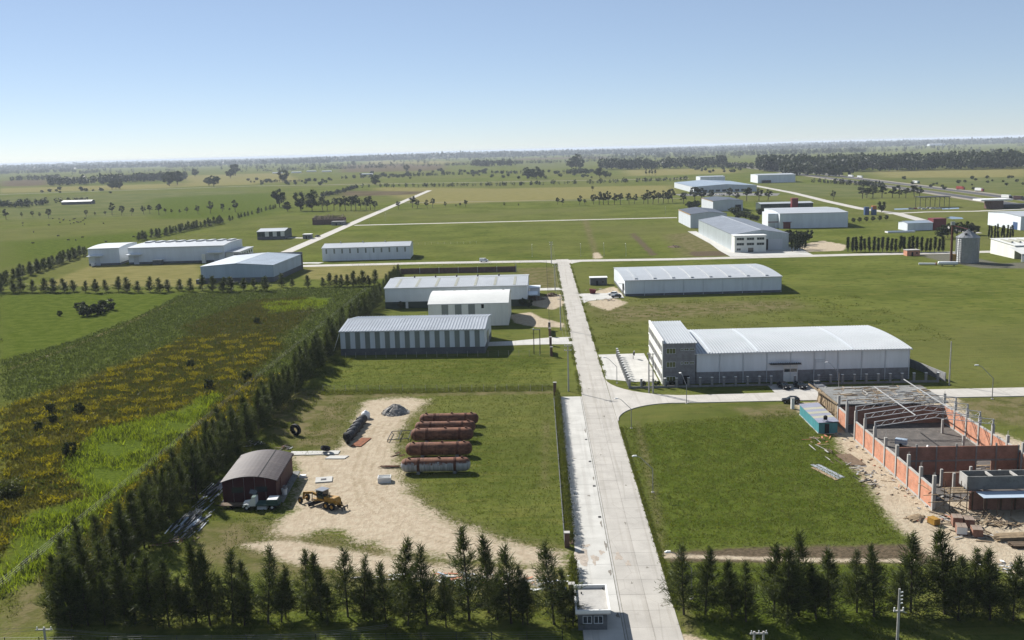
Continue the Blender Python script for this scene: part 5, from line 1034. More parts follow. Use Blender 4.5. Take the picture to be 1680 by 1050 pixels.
# ------------------------------------------------------------------ vehicles
def car(label, loc, rz, paint, group=None, kind='hatch'):
    t = thing('parked_car' if kind != 'van' else 'delivery_van', label, 'car' if kind != 'van' else 'van', (loc[0], loc[1], .06), rz, group); P_ = MT[paint]
    if kind == 'van':
        body = [(-2.4, .35), (2.3, .35), (2.4, .7), (2.2, 1.15), (1.6, 1.35), (1.0, 2.0), (-2.35, 2.1), (-2.45, .8)]; cab = [(1.58, 1.37), (1.02, 1.95), (.3, 1.97), (.3, 1.37)]
    elif kind == 'pickup':
        body = [(-2.4, .45), (2.3, .45), (2.35, .85), (2.1, 1.0), (1.0, 1.08), (-2.35, 1.05)]; cab = [(1.0, 1.08), (.35, 1.68), (-.6, 1.7), (-.8, 1.06)]
    else:
        body = [(-2.0, .32), (2.0, .32), (2.08, .65), (1.85, .82), (.95, .95), (-1.95, 1.0), (-2.08, .7)]; cab = [(.95, .95), (.2, 1.42), (-1.3, 1.46), (-1.95, 1.0)]
    MB().prism([(x, -.85, z) for x, z in body], (0, 1.7, 0)).build('body', P_, t)
    if kind == 'van': MB().prism([(x, -.86, z) for x, z in cab], (0, 1.72, 0)).build('cab_window', MT['glass'], t); MB().prism([(1.66, -.7, 1.32), (1.07, -.7, 1.98), (1.02, -.7, 1.96), (1.6, -.7, 1.3)], (0, 1.4, 0)).build('windscreen', MT['glass'], t)
    else:
        mb = MB(); lo = [(x, s_ * .8, z) for s_ in (-1, 1) for x, z in cab]; n = len(cab)
        vs = [(x, -.8 + (.14 if z > 1.3 else 0), z) for x, z in cab] + [(x, .8 - (.14 if z > 1.3 else 0), z) for x, z in cab]
        mb.add(vs, [tuple(range(n)), tuple(range(2 * n - 1, n - 1, -1))] + [(i, n + i, n + (i + 1) % n, (i + 1) % n) for i in range(n)]); mb.build('windows', MT['glass'], t)
        xs = [x for x, z in cab if z > 1.3]; MB().box(min(xs) - .03, -.68, 1.42 if kind != 'pickup' else 1.66, max(xs) + .03, .68, 1.5 if kind != 'pickup' else 1.74).build('roof', P_, t)
        for s_ in (-1, 1): MB().bar(((cab[1][0] + cab[2][0]) / 2, s_ * .8, 1.0), ((cab[1][0] + cab[2][0]) / 2, s_ * .68, 1.45), .09).build('door_pillar', P_, t)
    if kind == 'pickup': MB().box(-2.3, -.7, 1.052, -.9, .7, 1.07).build('bed', MT['dark'], t)
    for x in (-1.3, 1.3):
        for y in (-.78, .78): wh = MB(); tyre(wh, (x, y, .33), (0, 1, 0), .33, .22, 16); o = wh.build('wheel', MT['black'], t); MB().cyl((x, y - .12, .33), (x, y + .12, .33), .18, n=10).build('rim', MT['wsilver'], o)
    for y in (-.62, .62):
        MB().box(1.9, y - .16, .62, 2.1 if kind == 'hatch' else 2.38, y + .16, .76).build('headlight', MT['frame'], t); MB().box(-2.1 if kind == 'hatch' else -2.46, y - .12, .75, -1.98, y + .12, .92).build('tail_light', MT['wred'], t)
    return t
car('black car parked on the verge beside the white gate post', (58.3, 222.6), 170, 'wdark')
for i, (x, c, nm, kd) in enumerate(((60.2, 'wdark', 'black car in the hall shade, left of three in a row', 'hatch'), (64.2, 'wdark', 'black car in the hall shade, between two others', 'hatch'), (68.2, 'wsilver', 'silver pickup nosed out of the hall shade', 'pickup'))): car(nm, (x, 236.4), -75, c, 'cars parked before the hall', kd)
car('white car parked beside the ribbed warehouse door', (30.6, 397.5), 175, 'wwhite'); car('black car on the driveway in front of the white car', (31.4, 390.5), 178, 'wdark')
car('white delivery van driving on the cross road', (-29.4, 530.5), 2, 'wwhite', None, 'van')
car('white van parked at the canopy of the short white warehouse', (-257, 556), 100, 'wwhite', None, 'van'); car('dark car parked by the small white topped hut', (-163, 722), 60, 'wdark')
sk = thing('red_skip', 'small dark red skip beside the garden hut', 'skip', (22.6, 403.4, 0), 0); MB().prism([(-1.0, -.9, .1), (1.0, -.9, .1), (1.5, -.9, 1.7), (-1.4, -.9, 2.0)], (0, 1.8, 0)).build('tub', MT['reddoor'], sk); MB().box(-1.35, -1., 1.5, 1.4, 1., 1.62).build('rim', MT['wred'], sk)
debris('rubble_heap', 'grey rubble beside the garden hut and red skip', 'rubble', (992, 476), 26, (3, 3.2), ('gravel', 'concdark', 'conc'), .3, 1.3, seed=51, piece='chunk'); debris('rubble_heap', 'brown and dark rubble on the edge of the ribbed warehouse drive', 'rubble', (1000, 492), 26, (3.2, 1.5), ('wooddark', 'gravel', 'soil'), .4, 1.6, seed=52, piece='chunk')
rubble_pile('soil_pile', 'dark earth heap beside the skylit shed drive', 5.5, 400, 3, 1.3, 40, ('soil', 'wooddark'), .15, .5, 61); rubble_pile('soil_pile', 'pale earth heap right of the vaulted shed shadow', -1.5, 392, 4.2, 1.4, 40, ('soil', 'gravel'), .15, .5, 62)
rubble_pile('soil_pile', 'low dark earth heap on the lot left of the gabled factory', 82, 585, 4, 1., 20, ('soil', 'dark'), .2, .5, 63)
random.seed(9)
for i in range(17): px = 1128 + i * 4.6 + random.uniform(-1, 1); x, y = G(px, 320 + random.uniform(-.6, 1)); car('car parked in the row at the wide factory car park', (x, y), 90 + random.uniform(-8, 8), random.choice(('wwhite', 'wwhite', 'wsilver', 'wdark')), 'cars at the wide factory')
for i in range(8): px = 1494 + i * 7 + random.uniform(-2, 2); x, y = G(px, 343.5 + random.uniform(-1, 1)); car('car parked in front of the dark pavilion', (x, y), random.uniform(-20, 20), random.choice(('wwhite', 'wwhite', 'wsilver', 'wred')), 'cars at the pavilion')
def lorry(label, px, rz, cabc, boxc, lane):
    x, y = G(*px); t = thing('lorry', label, 'lorry', (x, y, .1), rz)
    MB().prism([(4.2, -1.2, .7), (6.2, -1.2, .7), (6.2, -1.2, 1.7), (5.8, -1.2, 3.1), (4.2, -1.2, 3.2)], (0, 2.4, 0)).build('cab', MT[cabc], t); MB().prism([(6.22, -1.1, 1.75), (5.84, -1.1, 2.9), (5.8, -1.1, 2.9), (6.15, -1.1, 1.75)], (0, 2.2, 0)).build('windscreen', MT['glass'], t)
    MB().box(-6.5, -1.25, 1.1, 3.9, 1.25, 3.9).build('cargo_box', MT[boxc], t); MB().box(-6.5, -.5, .7, 4.2, .5, 1.1).build('chassis', MT['darksteel'], t)
    for x_ in (-5.2, -3.9, 5.2):
        for y_ in (-1, 1): wh = MB(); tyre(wh, (x_, y_, .5), (0, 1, 0), .5, .4, 12); wh.build('wheel', MT['black'], t)
for a in (('red lorry on the far carriageway of the highway', (1576, 312), -75, 'wred', 'wred', 0), ('white and red lorry behind the red one on the highway', (1607, 315), -75, 'wred', 'wwhite', 0), ('white lorry on the near carriageway by the white pavilion', (1652, 327), -75, 'wdark', 'wwhite', 0), ('green and white lorry on the highway by the field bushes', (1503, 302), -75, 'wgreen', 'wwhite', 0), ('white lorry on the highway before the dark wood, first of two', (1396, 291), -75, 'wwhite', 'wwhite', 0), ('white lorry on the highway before the dark wood, longer one', (1411, 292.5), -75, 'wwhite', 'wwhite', 0), ('white lorry far up the highway', (1264, 276), -75, 'wwhite', 'wwhite', 0), ('dark lorry behind the white one near the right edge', (1672, 329), -75, 'wdark', 'wmaroon', 0)): lorry(*a)
lorry('white lorry backed to the gabled factory office', (1227, 412), 20, 'wwhite', 'wwhite', 0); lorry('white box lorry beside the gabled factory office', (1248, 409), 0, 'wwhite', 'wwhite', 0)
# ------------------------------------------------------------------ lamps, poles, fences
def lamp_meshes():
    p = MB(); p.cyl((0, 0, 0), (0, 0, 4.3), .09, .075, 8); p.cyl((0, 0, 4.3), (-2.2, 0, 6.5), .06, .05, 8); p.cyl((-2.2, 0, 6.5), (-2.9, 0, 6.75), .05, .045, 8)
    h = MB(); h.prism([(-2.8, -.14, 6.68), (-3.5, -.16, 6.62), (-3.6, -.1, 6.7), (-3.3, -.1, 6.86), (-2.8, -.08, 6.84)], (0, .3, 0))
    return p.mesh('pole', MT['steel']), h.mesh('lamp_head', MT['frame']), MB().box(-.25, -.25, 0, .25, .25, .12).mesh('footing', MT['conc'])
LP = lamp_meshes()
def lamp(label, x, y, rz=0, s=1.):
    t = thing('street_lamp', label, 'street lamp', (x, y, 0), rz, 'street lamps'); t.scale = (s, s, s)
    for n_, me in zip(('pole', 'lamp_head', 'footing'), LP): link(n_, me, t)
for a in (('street lamp on the grass corner of the fork', 19.4, 204.1, 0), ('street lamp midway along the big green lot beside the road', 19.3, 164.2, 0), ('street lamp rising among the conifers right of the road', 19.6, 123, 0),
          ('street lamp on the side road verge before the office block', 34.3, 224.0, -70), ('street lamp before the hall, right of the parked cars', 72.6, 233.1, -35), ('street lamp on the side road right of the brick shell', 104.6, 222.2, -30, 1.15), ('street lamp on the pale office yard corner', 19.7, 245.4, -10)): lamp(*a)
for i, px in enumerate((873, 953, 991, 1027)): lamp('thin street lamp on the lawn behind the cross road', *G(px, (421, 420, 419, 420)[i]), -90)
for i, px in enumerate((632, 606, 1092)): lamp('thin street lamp along the parallel lanes', *G(px, (362, 367, 352)[i]), -90)
def pole(name, label, x, y, h, arms=1, two=False, mt='conc', group='utility poles'):
    t = thing(name, label, 'pole', (x, y, 0), 0, group)
    for dx in ((-.5, .5) if two else (0,)): MB().cyl((dx, 0, 0), (dx, 0, h), .2, .12, 10).build('shaft', MT[mt], t)
    for k in range(arms):
        z = h - .3 - k * 1.1; MB().box(-.95, -.08, z, .95, .08, z + .14).build('crossarm', MT['conc'], t)
        for x_ in (-.8, 0, .8): MB().cyl((x_, 0, z + .14), (x_, 0, z + .42), .07, .05, 8).build('insulator', MT['frame'], t)
    if two:
        for z in np.arange(1.2, h - 1, 1.5): MB().box(-.5, -.06, z, .5, .06, z + .1).build('tie', MT['steel'], t)
    return t
pole('utility_pole', 'concrete utility pole at the end of the brick pillar fence', 7.0, 238, 11.8, 2)
for i, y in enumerate((322, 415, 512)): pole('utility_pole', ('utility pole by the striped shed drive, left of the road', 'utility pole by the skylit shed drive', 'utility pole at the far road junction')[i], 7.2, y, 11.8, 2)
pole('utility_pole', 'tall bare pole right of the hall beside its last fence pillar', 100.5, 236.1, 11, 0)
pole('twin_pole', 'twin concrete pole with ties before the office block', 27.2, 234.7, 10, 1, True)
def wires(label, A_, B_, offs, sag):
    for o in offs:
        mb = MB(); n = 14; q = [(A_[0] + (B_[0] - A_[0]) * i / n + o[0], A_[1] + (B_[1] - A_[1]) * i / n + o[1], A_[2] + (B_[2] - A_[2]) * i / n + o[2] - sag * 4 * (i / n) * (1 - i / n)) for i in range(n + 1)]
        for a, b in zip(q[:-1], q[1:]): mb.cyl(a, b, .014, n=4, caps=False)
        props(mb.build('overhead_wire', MT['wire'], fix=False), label, 'wire', 'overhead wires')
for a, b in ((238, 322), (322, 415), (415, 512)): wires('thin wire strung between the roadside utility poles', (7, a, 11.9), (7.2, b, 11.9), ((-.8, 0, 0), (0, 0, 0), (.8, 0, 0)), 1.0)
bx_, by_ = G(1476, 966, 9); p1 = pole('utility_pole', 'concrete utility pole with insulators among the front conifers on the right', bx_, by_, 9, 0)
MB().box(-.6, -.1, 6.2, .6, .1, 6.35).build('crossarm', MT['conc'], p1); MB().bar((0, 0, 6.3), (.9, 0, 6.0), .1).build('bracket', MT['steel'], p1)
for k in range(4): MB().cyl((.15, 0, 7.2 + k * .45), (.42, 0, 7.25 + k * .45), .08, n=8).build('insulator', MT['frame'], p1)
for x_ in (-.5, 0, .5): MB().cyl((x_, 0, 6.35), (x_, 0, 6.7), .09, n=8).build('insulator', MT['frame'], p1)
lx, ly = G(72, 1030, 8); p2 = pole('utility_pole', 'pole top at the lower left corner carrying front wires', lx, ly, 8, 1)
rx, ry = G(1245, 1036, 8); p3 = pole('twin_pole', 'twin pole top at the lower edge right of the road', rx, ry, 8, 1, True)
wires('thin wire running to the pole top at the lower left', (lx, ly, 8), (-18, ly + 1, 7.2), ((0, 0, .1), (0, -.8, .1), (0, .8, -.5)), 1.3); wires('thin wire running to the pole top at the lower left', (lx, ly, 8), (-130, ly + 2, 8), ((0, 0, .1), (0, -.8, .1)), 1.)
def fence(label, line, step, h, nm='mesh_fence', nw=4, post='conc', r=.05, mesh=True):
    t = thing(nm, label, 'fence', (line[0][0], line[0][1], 0)); o = Vector((line[0][0], line[0][1], 0)); pm = MB().cyl((0, 0, 0), (0, 0, h), r, n=5).mesh('post', MT[post])
    for a, b in zip(line[:-1], line[1:]):
        a, b = Vector((a[0], a[1], 0)) - o, Vector((b[0], b[1], 0)) - o; L_ = (b - a).length; n = max(1, int(L_ / step))
        for i in range(n + 1): link('post', pm, t, a + (b - a) * i / n)
        wm = MB()
        for k in range(nw): z = h * (k + 1) / (nw + .3); wm.bar(a + Vector((0, 0, z)), b + Vector((0, 0, z)), .018)
        wm.build('wire', MT['wire'], t)
    return t
fence('wire fence with slim posts between the yard and the striped shed lawn', [(-56, 243), (3.4, 238.4)], 2.9, 1.75)
fence('wire fence with slim posts along the shaded front of the striped shed', [(-58, 284), (3, 281.5)], 3., 1.7)
fence('wire fence along the near side of the weedy field', [(-78, 120), (-77, 430)], 5, 1.5, post='wooddark')
fence('low wire fence with dark posts along the lower edge, left of the gate house', [(-90, 112.5), (2, 112)], 4.2, 1.4, post='darksteel')
fence('wire fence left of the cross road behind the brick yard wall', [(-100, 522), (4, 517)], 3.2, 1.6); fence('wire fence right of the ribbed warehouse', [(99.5, 400), (101.5, 442)], 3, 1.9)
fence('wire fence across the lawn behind the long white shed', [(-95, 640), (-40, 640)], 4, 1.5); fence('wire fence along the main road from the pillars to the far junction', [(3.5, 324), (4.6, 516)], 3, 1.8, post='darksteel')
# brick pillars, hedge
def pillar(label, x, y, h, s_=.75, mt='brickold', cap='conc'):
    t = thing('brick_pillar', label, 'pillar', (x, y, 0)); MB().box(-s_ / 2, -s_ / 2, 0, s_ / 2, s_ / 2, h).build('shaft', MT[mt], t); MB().box(-s_ / 2 - .06, -s_ / 2 - .06, h, s_ / 2 + .06, s_ / 2 + .06, h + .12).build('cap', MT[cap], t)
for a in (('tall brick pillar at the far end of the spiky hedge', 3.5, 233.5, 3.4), ('brick pillar at the near end of the spiky hedge by the dirt lane', 3.5, 141, 2.3), ('brick pillar beside the gate house', 4.0 - .45, 123.2, 2.3), ('brick pillar on the near side of the striped shed drive', 3.4, 280.5, 2.7), ('brick pillar flanking the striped shed drive', 3.4, 296, 2.7), ('brick pillar on the far side of the striped shed drive', 3.4, 311, 2.7), ('brick pillar farthest behind the striped shed drive', 3.4, 322, 2.7)): pillar(*a)
gtp = thing('shadow_sheet', 'dark sheet standing in for shadow beside the striped shed drive pillars', 'shadow stand-in', (3.4, 281, 0)); MB().box(-.05, .4, .2, .05, 6, 2.2).build('leaf', MT['darksteel'], gtp); MB().box(-.05, 31, .2, .05, 40.5, 2.2).build('leaf', MT['darksteel'], gtp)  # no gate here: dark sheets stand where the pillars only throw shadow
lowall = thing('low_wall', 'low dark wall under the spiky hedge beside the pavement', 'wall', (0, 0, 0)); 
for i in range(18): MB().box(3.1, 142 + i * 5, 0, 3.22, 146.9 + i * 5, .5).build('panel', MT['blockwall'], lowall)
pt_ = thing('lattice_portal', 'thin lattice portal frame on the striped shed lawn', 'frame', (-.8, 284, 0))
for x_ in (-.9, .9):
    mb = MB()
    for dx, dy in ((-.12, -.12), (.12, -.12), (0, .12)): mb.bar((x_ + dx, dy, 0), (x_ + dx, dy, 7.4), .07)
    for k in range(15): mb.bar((x_ + (.12 if k % 2 else -.12), -.12, k * .49), (x_ + (-.12 if k % 2 else .12), -.12, (k + 1) * .49), .05)
    mb.build('lattice_leg', MT['darksteel'], pt_)
MB().box(-1.1, -.1, 7.3, 1.1, .1, 7.5).build('top_bar', MT['steel'], pt_); MB().cyl((-1., 0, 7.5), (-1., 0, 7.8), .16, n=8).build('lamp', MT['frame'], pt_)
# pillared fence round the office yard
pf_ = thing('pillared_fence', 'low wall fence with grey block pillars round the office and hall', 'fence', (0, 0, 0))
pm1 = MB().box(-.26, -.26, 0, .26, .26, 2.4).mesh('pillar', MT['blocklight']); cm1 = MB().box(-.3, -.3, 2.4, .3, .3, 2.5).mesh('cap', MT['frame'])
fx = [22.4 + i * 2.95 for i in range(27)]
for i, x in enumerate(fx):
    if 57 < x < 69 and i % 2: continue
    o = link('pillar', pm1, pf_, (x, 239.6, 0)); link('cap', cm1, o)
    if i < 26 and not (56 < x < 69): MB().box(x + .27, 239.5, 0, x + 2.68, 239.7, .5).build('low_wall', MT['blocklight'], pf_)
    if i < 26 and not (56 < x < 69):
        rl = MB()
        for k in range(3): rl.bar((x + .27, 239.6, .9 + k * .6), (x + 2.68, 239.6, .9 + k * .6), .035)
        rl.build('railing', MT['darksteel'], pf_)
for i in range(13):
    y = 242.4 + i * 2.95; o = link('pillar', pm1, pf_, (22.4, y, 0)); link('cap', cm1, o)
    if i not in (5, 6) and i < 12:
        rl = MB(); MB().box(22.3, y + .27, 0, 22.5, y + 2.68, .4).build('low_wall', MT['blocklight'], pf_)
        for k in range(3): rl.bar((22.4, y + .27, .9 + k * .6), (22.4, y + 2.68, .9 + k * .6), .035)
        rl.build('railing', MT['darksteel'], pf_)
sw_ = thing('side_wall', 'grey block wall running back from the hall to the fence corner', 'wall', (0, 0, 0))
for i in range(8): MB().bar((96.6 + i * .58, 272 - i * 4, 1.1), (97.15 + i * .58, 268.05 - i * 4, 1.1), .2, 2.2).build('panel', MT['blocklight'], sw_)
sd_ = thing('satellite_dish', 'small dark satellite dish standing on the pale office yard', 'dish', (26.7, 274, .06)); MB().lathe([(.05, .0), (.5, .12), (.8, .4), (.82, .4), (.5, .08), (.05, -.05)], 16, 'x', (0, 0, 1.7)).build('dish', MT['darksteel'], sd_); MB().cyl((0, 0, 0), (0, 0, 1.6), .08, n=8).build('stand', MT['darksteel'], sd_)
# ------------------------------------------------------------------ foliage
def blades(C, D, l, wd, rg, tone, taper=.35):
    """quads along D from C"""
    n = len(C); Rr = rg.normal(size=(n, 3)); S = np.cross(D, Rr); S /= np.linalg.norm(S, axis=1, keepdims=True) + 1e-9
    l = np.asarray(l).reshape(-1, 1); wd = np.asarray(wd).reshape(-1, 1)
    V = np.stack([C - S * wd * .5, C + S * wd * .5, C + D * l + S * wd * .5 * taper, C + D * l - S * wd * .5 * taper], 1).reshape(-1, 3)
    return V, np.arange(n * 4).reshape(-1, 4), np.repeat(tone, 4)
def unit(a): return a / (np.linalg.norm(a, axis=1, keepdims=True) + 1e-9)
def plume_tree(seed, h=9., rmax=1.9, z0=.1, nb=80, nn=32, elev=(35, 60), bl=(.35, .75), bw=(.05, .1), power=.8, mats=('bark', 'casu'), twin=False):
    rg = np.random.default_rng(seed); tr = MB(); bend = rg.normal(0, .02, 2)
    def axis(z): return np.array([bend[0] * z * z / h, bend[1] * z * z / h, z])
    n = 6; ps = [axis(h * .97 * i / n) for i in range(n + 1)]
    for i in range(n): tr.cyl(ps[i], ps[i + 1], .13 * (1 - i / n * .9) * h / 9, .13 * (1 - (i + 1) / n * .9) * h / 9, 6, i == 0)
    Cs, Ds, Ts = [], [], []
    for i in range(nb):
        u = rg.random() ** .9; z = h * (z0 + (1 - z0 - .02) * u); a = i * 2.4 + rg.normal(0, .4); L_ = (rmax * (1 - u) ** power * min(1., .8 + u * 1.6) + .14) * rg.uniform(.45, 1.25)
        el = R(rg.uniform(*elev) + 30 * u); d = np.array([math.cos(a) * math.cos(el), math.sin(a) * math.cos(el), math.sin(el)]); b0 = axis(z); b1 = b0 + d * L_
        if i % 3 == 0: tr.cyl(b0, b1, .03, .008, 3, False)
        k = max(5, int(nn * (L_ / rmax) ** .7)); s = rg.uniform(.12, 1.02, k); c = b0 + np.outer(s * L_, d) + rg.normal(0, .11, (k, 3)) * (1 + L_ * .3); dd = unit(d * .9 + rg.normal(0, .55, (k, 3)) + np.array([0, 0, .15]))
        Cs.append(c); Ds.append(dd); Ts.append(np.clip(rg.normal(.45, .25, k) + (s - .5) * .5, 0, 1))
    C = np.concatenate(Cs); D = np.concatenate(Ds); T = np.concatenate(Ts); k = len(C)
    V, Q, tn = blades(C, D, rg.uniform(*bl, k), rg.uniform(*bw, k), rg, T); V[:, 2] = np.maximum(V[:, 2], .05)
    return tr.mesh('trunk', MT[mats[0]]), npmesh('crown', V, Q, MT[mats[1]], {'tone': tn})
def round_tree(seed, h=10., r=4., trunk=.3, ncl=26, nl=46, leaf=(.3, .65), mats=('bark', 'broad'), flat=1., open_=1.):
    rg = np.random.default_rng(seed); tr = MB(); tz = h * trunk; tr.cyl((0, 0, 0), (rg.normal(0, .15), rg.normal(0, .15), tz * 1.3), .035 * h * .8, .02 * h, 7)
    cz = (h + tz * .9) / 2; hz = (h - tz * .9) / 2; Cs, Ts = [], []
    for i in range(ncl):
        d = rg.normal(size=3); d /= np.linalg.norm(d); q = rg.uniform(.35, .9) ** .6 * open_; c = np.array([d[0] * r * q, d[1] * r * q, cz + d[2] * hz * q * flat]); cr = r * rg.uniform(.22, .42)
        if i % 2 == 0: tr.cyl((0, 0, tz * rg.uniform(.8, 1.3)), c, .012 * h, .004 * h, 4, False)
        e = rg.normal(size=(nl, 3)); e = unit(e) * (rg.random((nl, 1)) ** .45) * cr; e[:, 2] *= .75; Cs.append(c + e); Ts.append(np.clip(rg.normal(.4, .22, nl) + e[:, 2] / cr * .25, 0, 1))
    C = np.concatenate(Cs); T = np.concatenate(Ts); D = unit(rg.normal(size=C.shape)); k = len(C); V, Q, tn = blades(C - D * .2, D, rg.uniform(*leaf, k) * h / 10 * 1.3, rg.uniform(*leaf, k) * h / 10, rg, T, .6); V[:, 2] = np.maximum(V[:, 2], .02)
    return tr.mesh('trunk', MT[mats[0]]), npmesh('crown', V, Q, MT[mats[1]], {'tone': tn})
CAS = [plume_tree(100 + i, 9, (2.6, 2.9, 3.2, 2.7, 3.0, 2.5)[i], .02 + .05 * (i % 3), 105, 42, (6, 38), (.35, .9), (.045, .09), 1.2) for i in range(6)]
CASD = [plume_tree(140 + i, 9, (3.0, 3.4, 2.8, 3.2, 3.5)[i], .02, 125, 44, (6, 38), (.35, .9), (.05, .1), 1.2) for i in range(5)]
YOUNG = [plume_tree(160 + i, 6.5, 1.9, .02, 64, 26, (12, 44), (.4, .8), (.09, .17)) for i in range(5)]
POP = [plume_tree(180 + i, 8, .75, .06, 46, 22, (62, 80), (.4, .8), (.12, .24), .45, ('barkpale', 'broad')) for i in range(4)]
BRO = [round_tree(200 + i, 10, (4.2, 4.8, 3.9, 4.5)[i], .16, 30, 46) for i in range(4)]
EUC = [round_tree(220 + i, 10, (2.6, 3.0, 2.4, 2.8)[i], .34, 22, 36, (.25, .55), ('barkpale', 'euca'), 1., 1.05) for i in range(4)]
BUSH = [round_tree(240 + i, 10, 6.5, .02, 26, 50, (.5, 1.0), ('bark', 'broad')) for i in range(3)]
def tree(name, label, x, y, h, base, var, i, group=None, cat='tree', w=1., rz=None):
    t = thing(name, label, cat, (x, y, 0), 0, group); s = h / base; t.scale = (s * w, s * w, s); t.rotation_euler = (random.gauss(0, .05), random.gauss(0, .05), random.uniform(0, 6.28) if rz is None else rz)
    tm, cm = var[i % len(var)]; link('trunk', tm, t); link('crown', cm, t); return t
random.seed(77)
# front rows
FRL = [(85, 8.6), (108, 8), (135, 8.6), (162, 7), (190, 8.8), (212, 7.6), (240, 8.4), (268, 8.8), (290, 7), (312, 9.2), (335, 8.8), (372, 9.4), (392, 7.6), (430, 9.6), (452, 7.4), (494, 9.0), (518, 8.6), (561, 9.8), (588, 7.6), (624, 8.8), (652, 8.6), (691, 9.4), (722, 7.4), (760, 10.6), (792, 8.8), (829, 9.8), (848, 7.6), (899, 9.6), (918, 7.0)]
for i, (px, h_) in enumerate(FRL):
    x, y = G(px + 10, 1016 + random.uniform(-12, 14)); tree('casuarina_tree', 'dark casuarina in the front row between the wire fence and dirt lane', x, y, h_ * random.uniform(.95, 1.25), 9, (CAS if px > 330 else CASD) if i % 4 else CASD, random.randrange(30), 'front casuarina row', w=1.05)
    if i % 2 == 0 and px > 150:
        x, y = G(px + random.uniform(8, 26), 1018 + random.uniform(-4, 10)); tree('casuarina_tree', 'smaller casuarina sapling between the taller front row trees', x, y, random.uniform(4.5, 6.8), 9, CAS, i + 3, 'front casuarina saplings', w=1.25)
FRR = [(1128, 8.8), (1163, 9.4), (1207, 7.4), (1230, 7.4), (1276, 9), (1298, 10), (1316, 9), (1365, 9.6), (1345, 7), (1412, 8.2), (1440, 9.2), (1500, 8.6), (1482, 6.5), (1556, 9.4), (1578, 9.2), (1604, 7.6), (1630, 9.2), (1668, 7.8), (1700, 9)]
for i, (px, h_) in enumerate(FRR):
    x, y = G(px - 6, 1012 + random.uniform(-10, 12)); tree('casuarina_tree', 'dark bushy casuarina in the front row right of the main road', x, y, h_ * random.uniform(.9, 1.25), 9, CASD if i % 3 else CAS, random.randrange(30), 'right casuarina row', w=1.15)
# windbreak on the left
y = 121.
k = 0
while y < 452:
    x = -62.6 - (y - 121) * .008 + random.gauss(0, .6); h_ = random.uniform(7.8, 10.8) * (1 if y < 330 else .9)
    tree('casuarina_tree', 'dark casuarina in the long windbreak between the weedy field and the yards', x, y, h_, 9, CASD if k % 3 else CAS, k, 'long windbreak row')
    if y < 200 and k % 2 == 0:
        tree('casuarina_tree', 'dark casuarina in the second line of the windbreak at its near end', x - 4.2 + random.gauss(0, .7), y + 1.2, random.uniform(6.6, 9.2), 9, CASD, k + 2, 'near windbreak second line')
    y += random.uniform(2.2, 3.4) if y < 300 else random.uniform(2.8, 4.2); k += 1
# young conifer rows
for i in range(26):
    px = 2 + i * 17.3 + random.uniform(-3, 3); x, y = G(px, 481 - px * .008 + random.uniform(-1.5, 1.5)); tree('young_conifer', 'young conifer in the spaced row before the hay plot', x, y, random.uniform(5.2, 7.2), 6.5, YOUNG, random.randrange(20), 'spaced young conifer row', w=random.uniform(1.35, 1.8))
for i, px in enumerate((462, 480, 505, 530, 541, 551, 560, 570, 580, 588, 597, 606, 615)): x, y = G(px, 472 - i * .4 + random.uniform(-1, 2)); tree('young_conifer', 'young conifer in the tight row between blue grey shed and windbreak', x, y, random.uniform(4.2, 7.4), 6.5, YOUNG, i, 'tight young conifer row', w=1.4)
def row(p, q, n, hmin, hmax, var, base, name, label, group, jit=1.5, cat='tree'):
    (x0, y0), (x1, y1) = G(*p), G(*q)
    for i in range(n):
        f = (i + .5) / n; tree(name, label, x0 + (x1 - x0) * f + random.gauss(0, jit), y0 + (y1 - y0) * f + random.gauss(0, jit), random.uniform(hmin, hmax), base, var, random.randrange(20), group, cat, 1.4)
row((-40, 484), (142, 418), 34, 5.5, 7.5, YOUNG, 6.5, 'young_conifer', 'dark conifer in the row left of the hay plot and twin sheds', 'left conifer row', .8)
row((225, 396), (368, 366), 34, 5.5, 8, YOUNG, 6.5, 'young_conifer', 'dark conifer in the row rising behind the white warehouses', 'rear conifer row', .8)
row((372, 364), (455, 341), 14, 4, 6.5, YOUNG, 6.5, 'young_conifer', 'small conifer in the gappy row before the tall clump', 'gappy conifer row', 1.)
# poplars by the silo
for i in range(23): px = 1391 + i * 7.1; x, y = G(px, 413.5); tree('poplar_tree', 'slim poplar in the row before the pool shed', x, y, random.uniform(6.8, 8.6), 8, POP, i, 'poplar row', w=1.8)
for i in range(9): px = 1622 + i * 5; x, y = G(px, 393); tree('poplar_tree', 'slim poplar behind the silo shed', x, y, random.uniform(6.8, 9), 8, POP, i, 'poplars behind the silo shed', w=1.2)
for i in range(6): px = 1300 + i * 4; x, y = G(px, 413 - i * 1.0); tree('poplar_tree', 'slim dark poplar beside the factory apron', x, y, random.uniform(8, 10.5), 8, POP, i, 'poplars beside the factory apron', w=1.5)
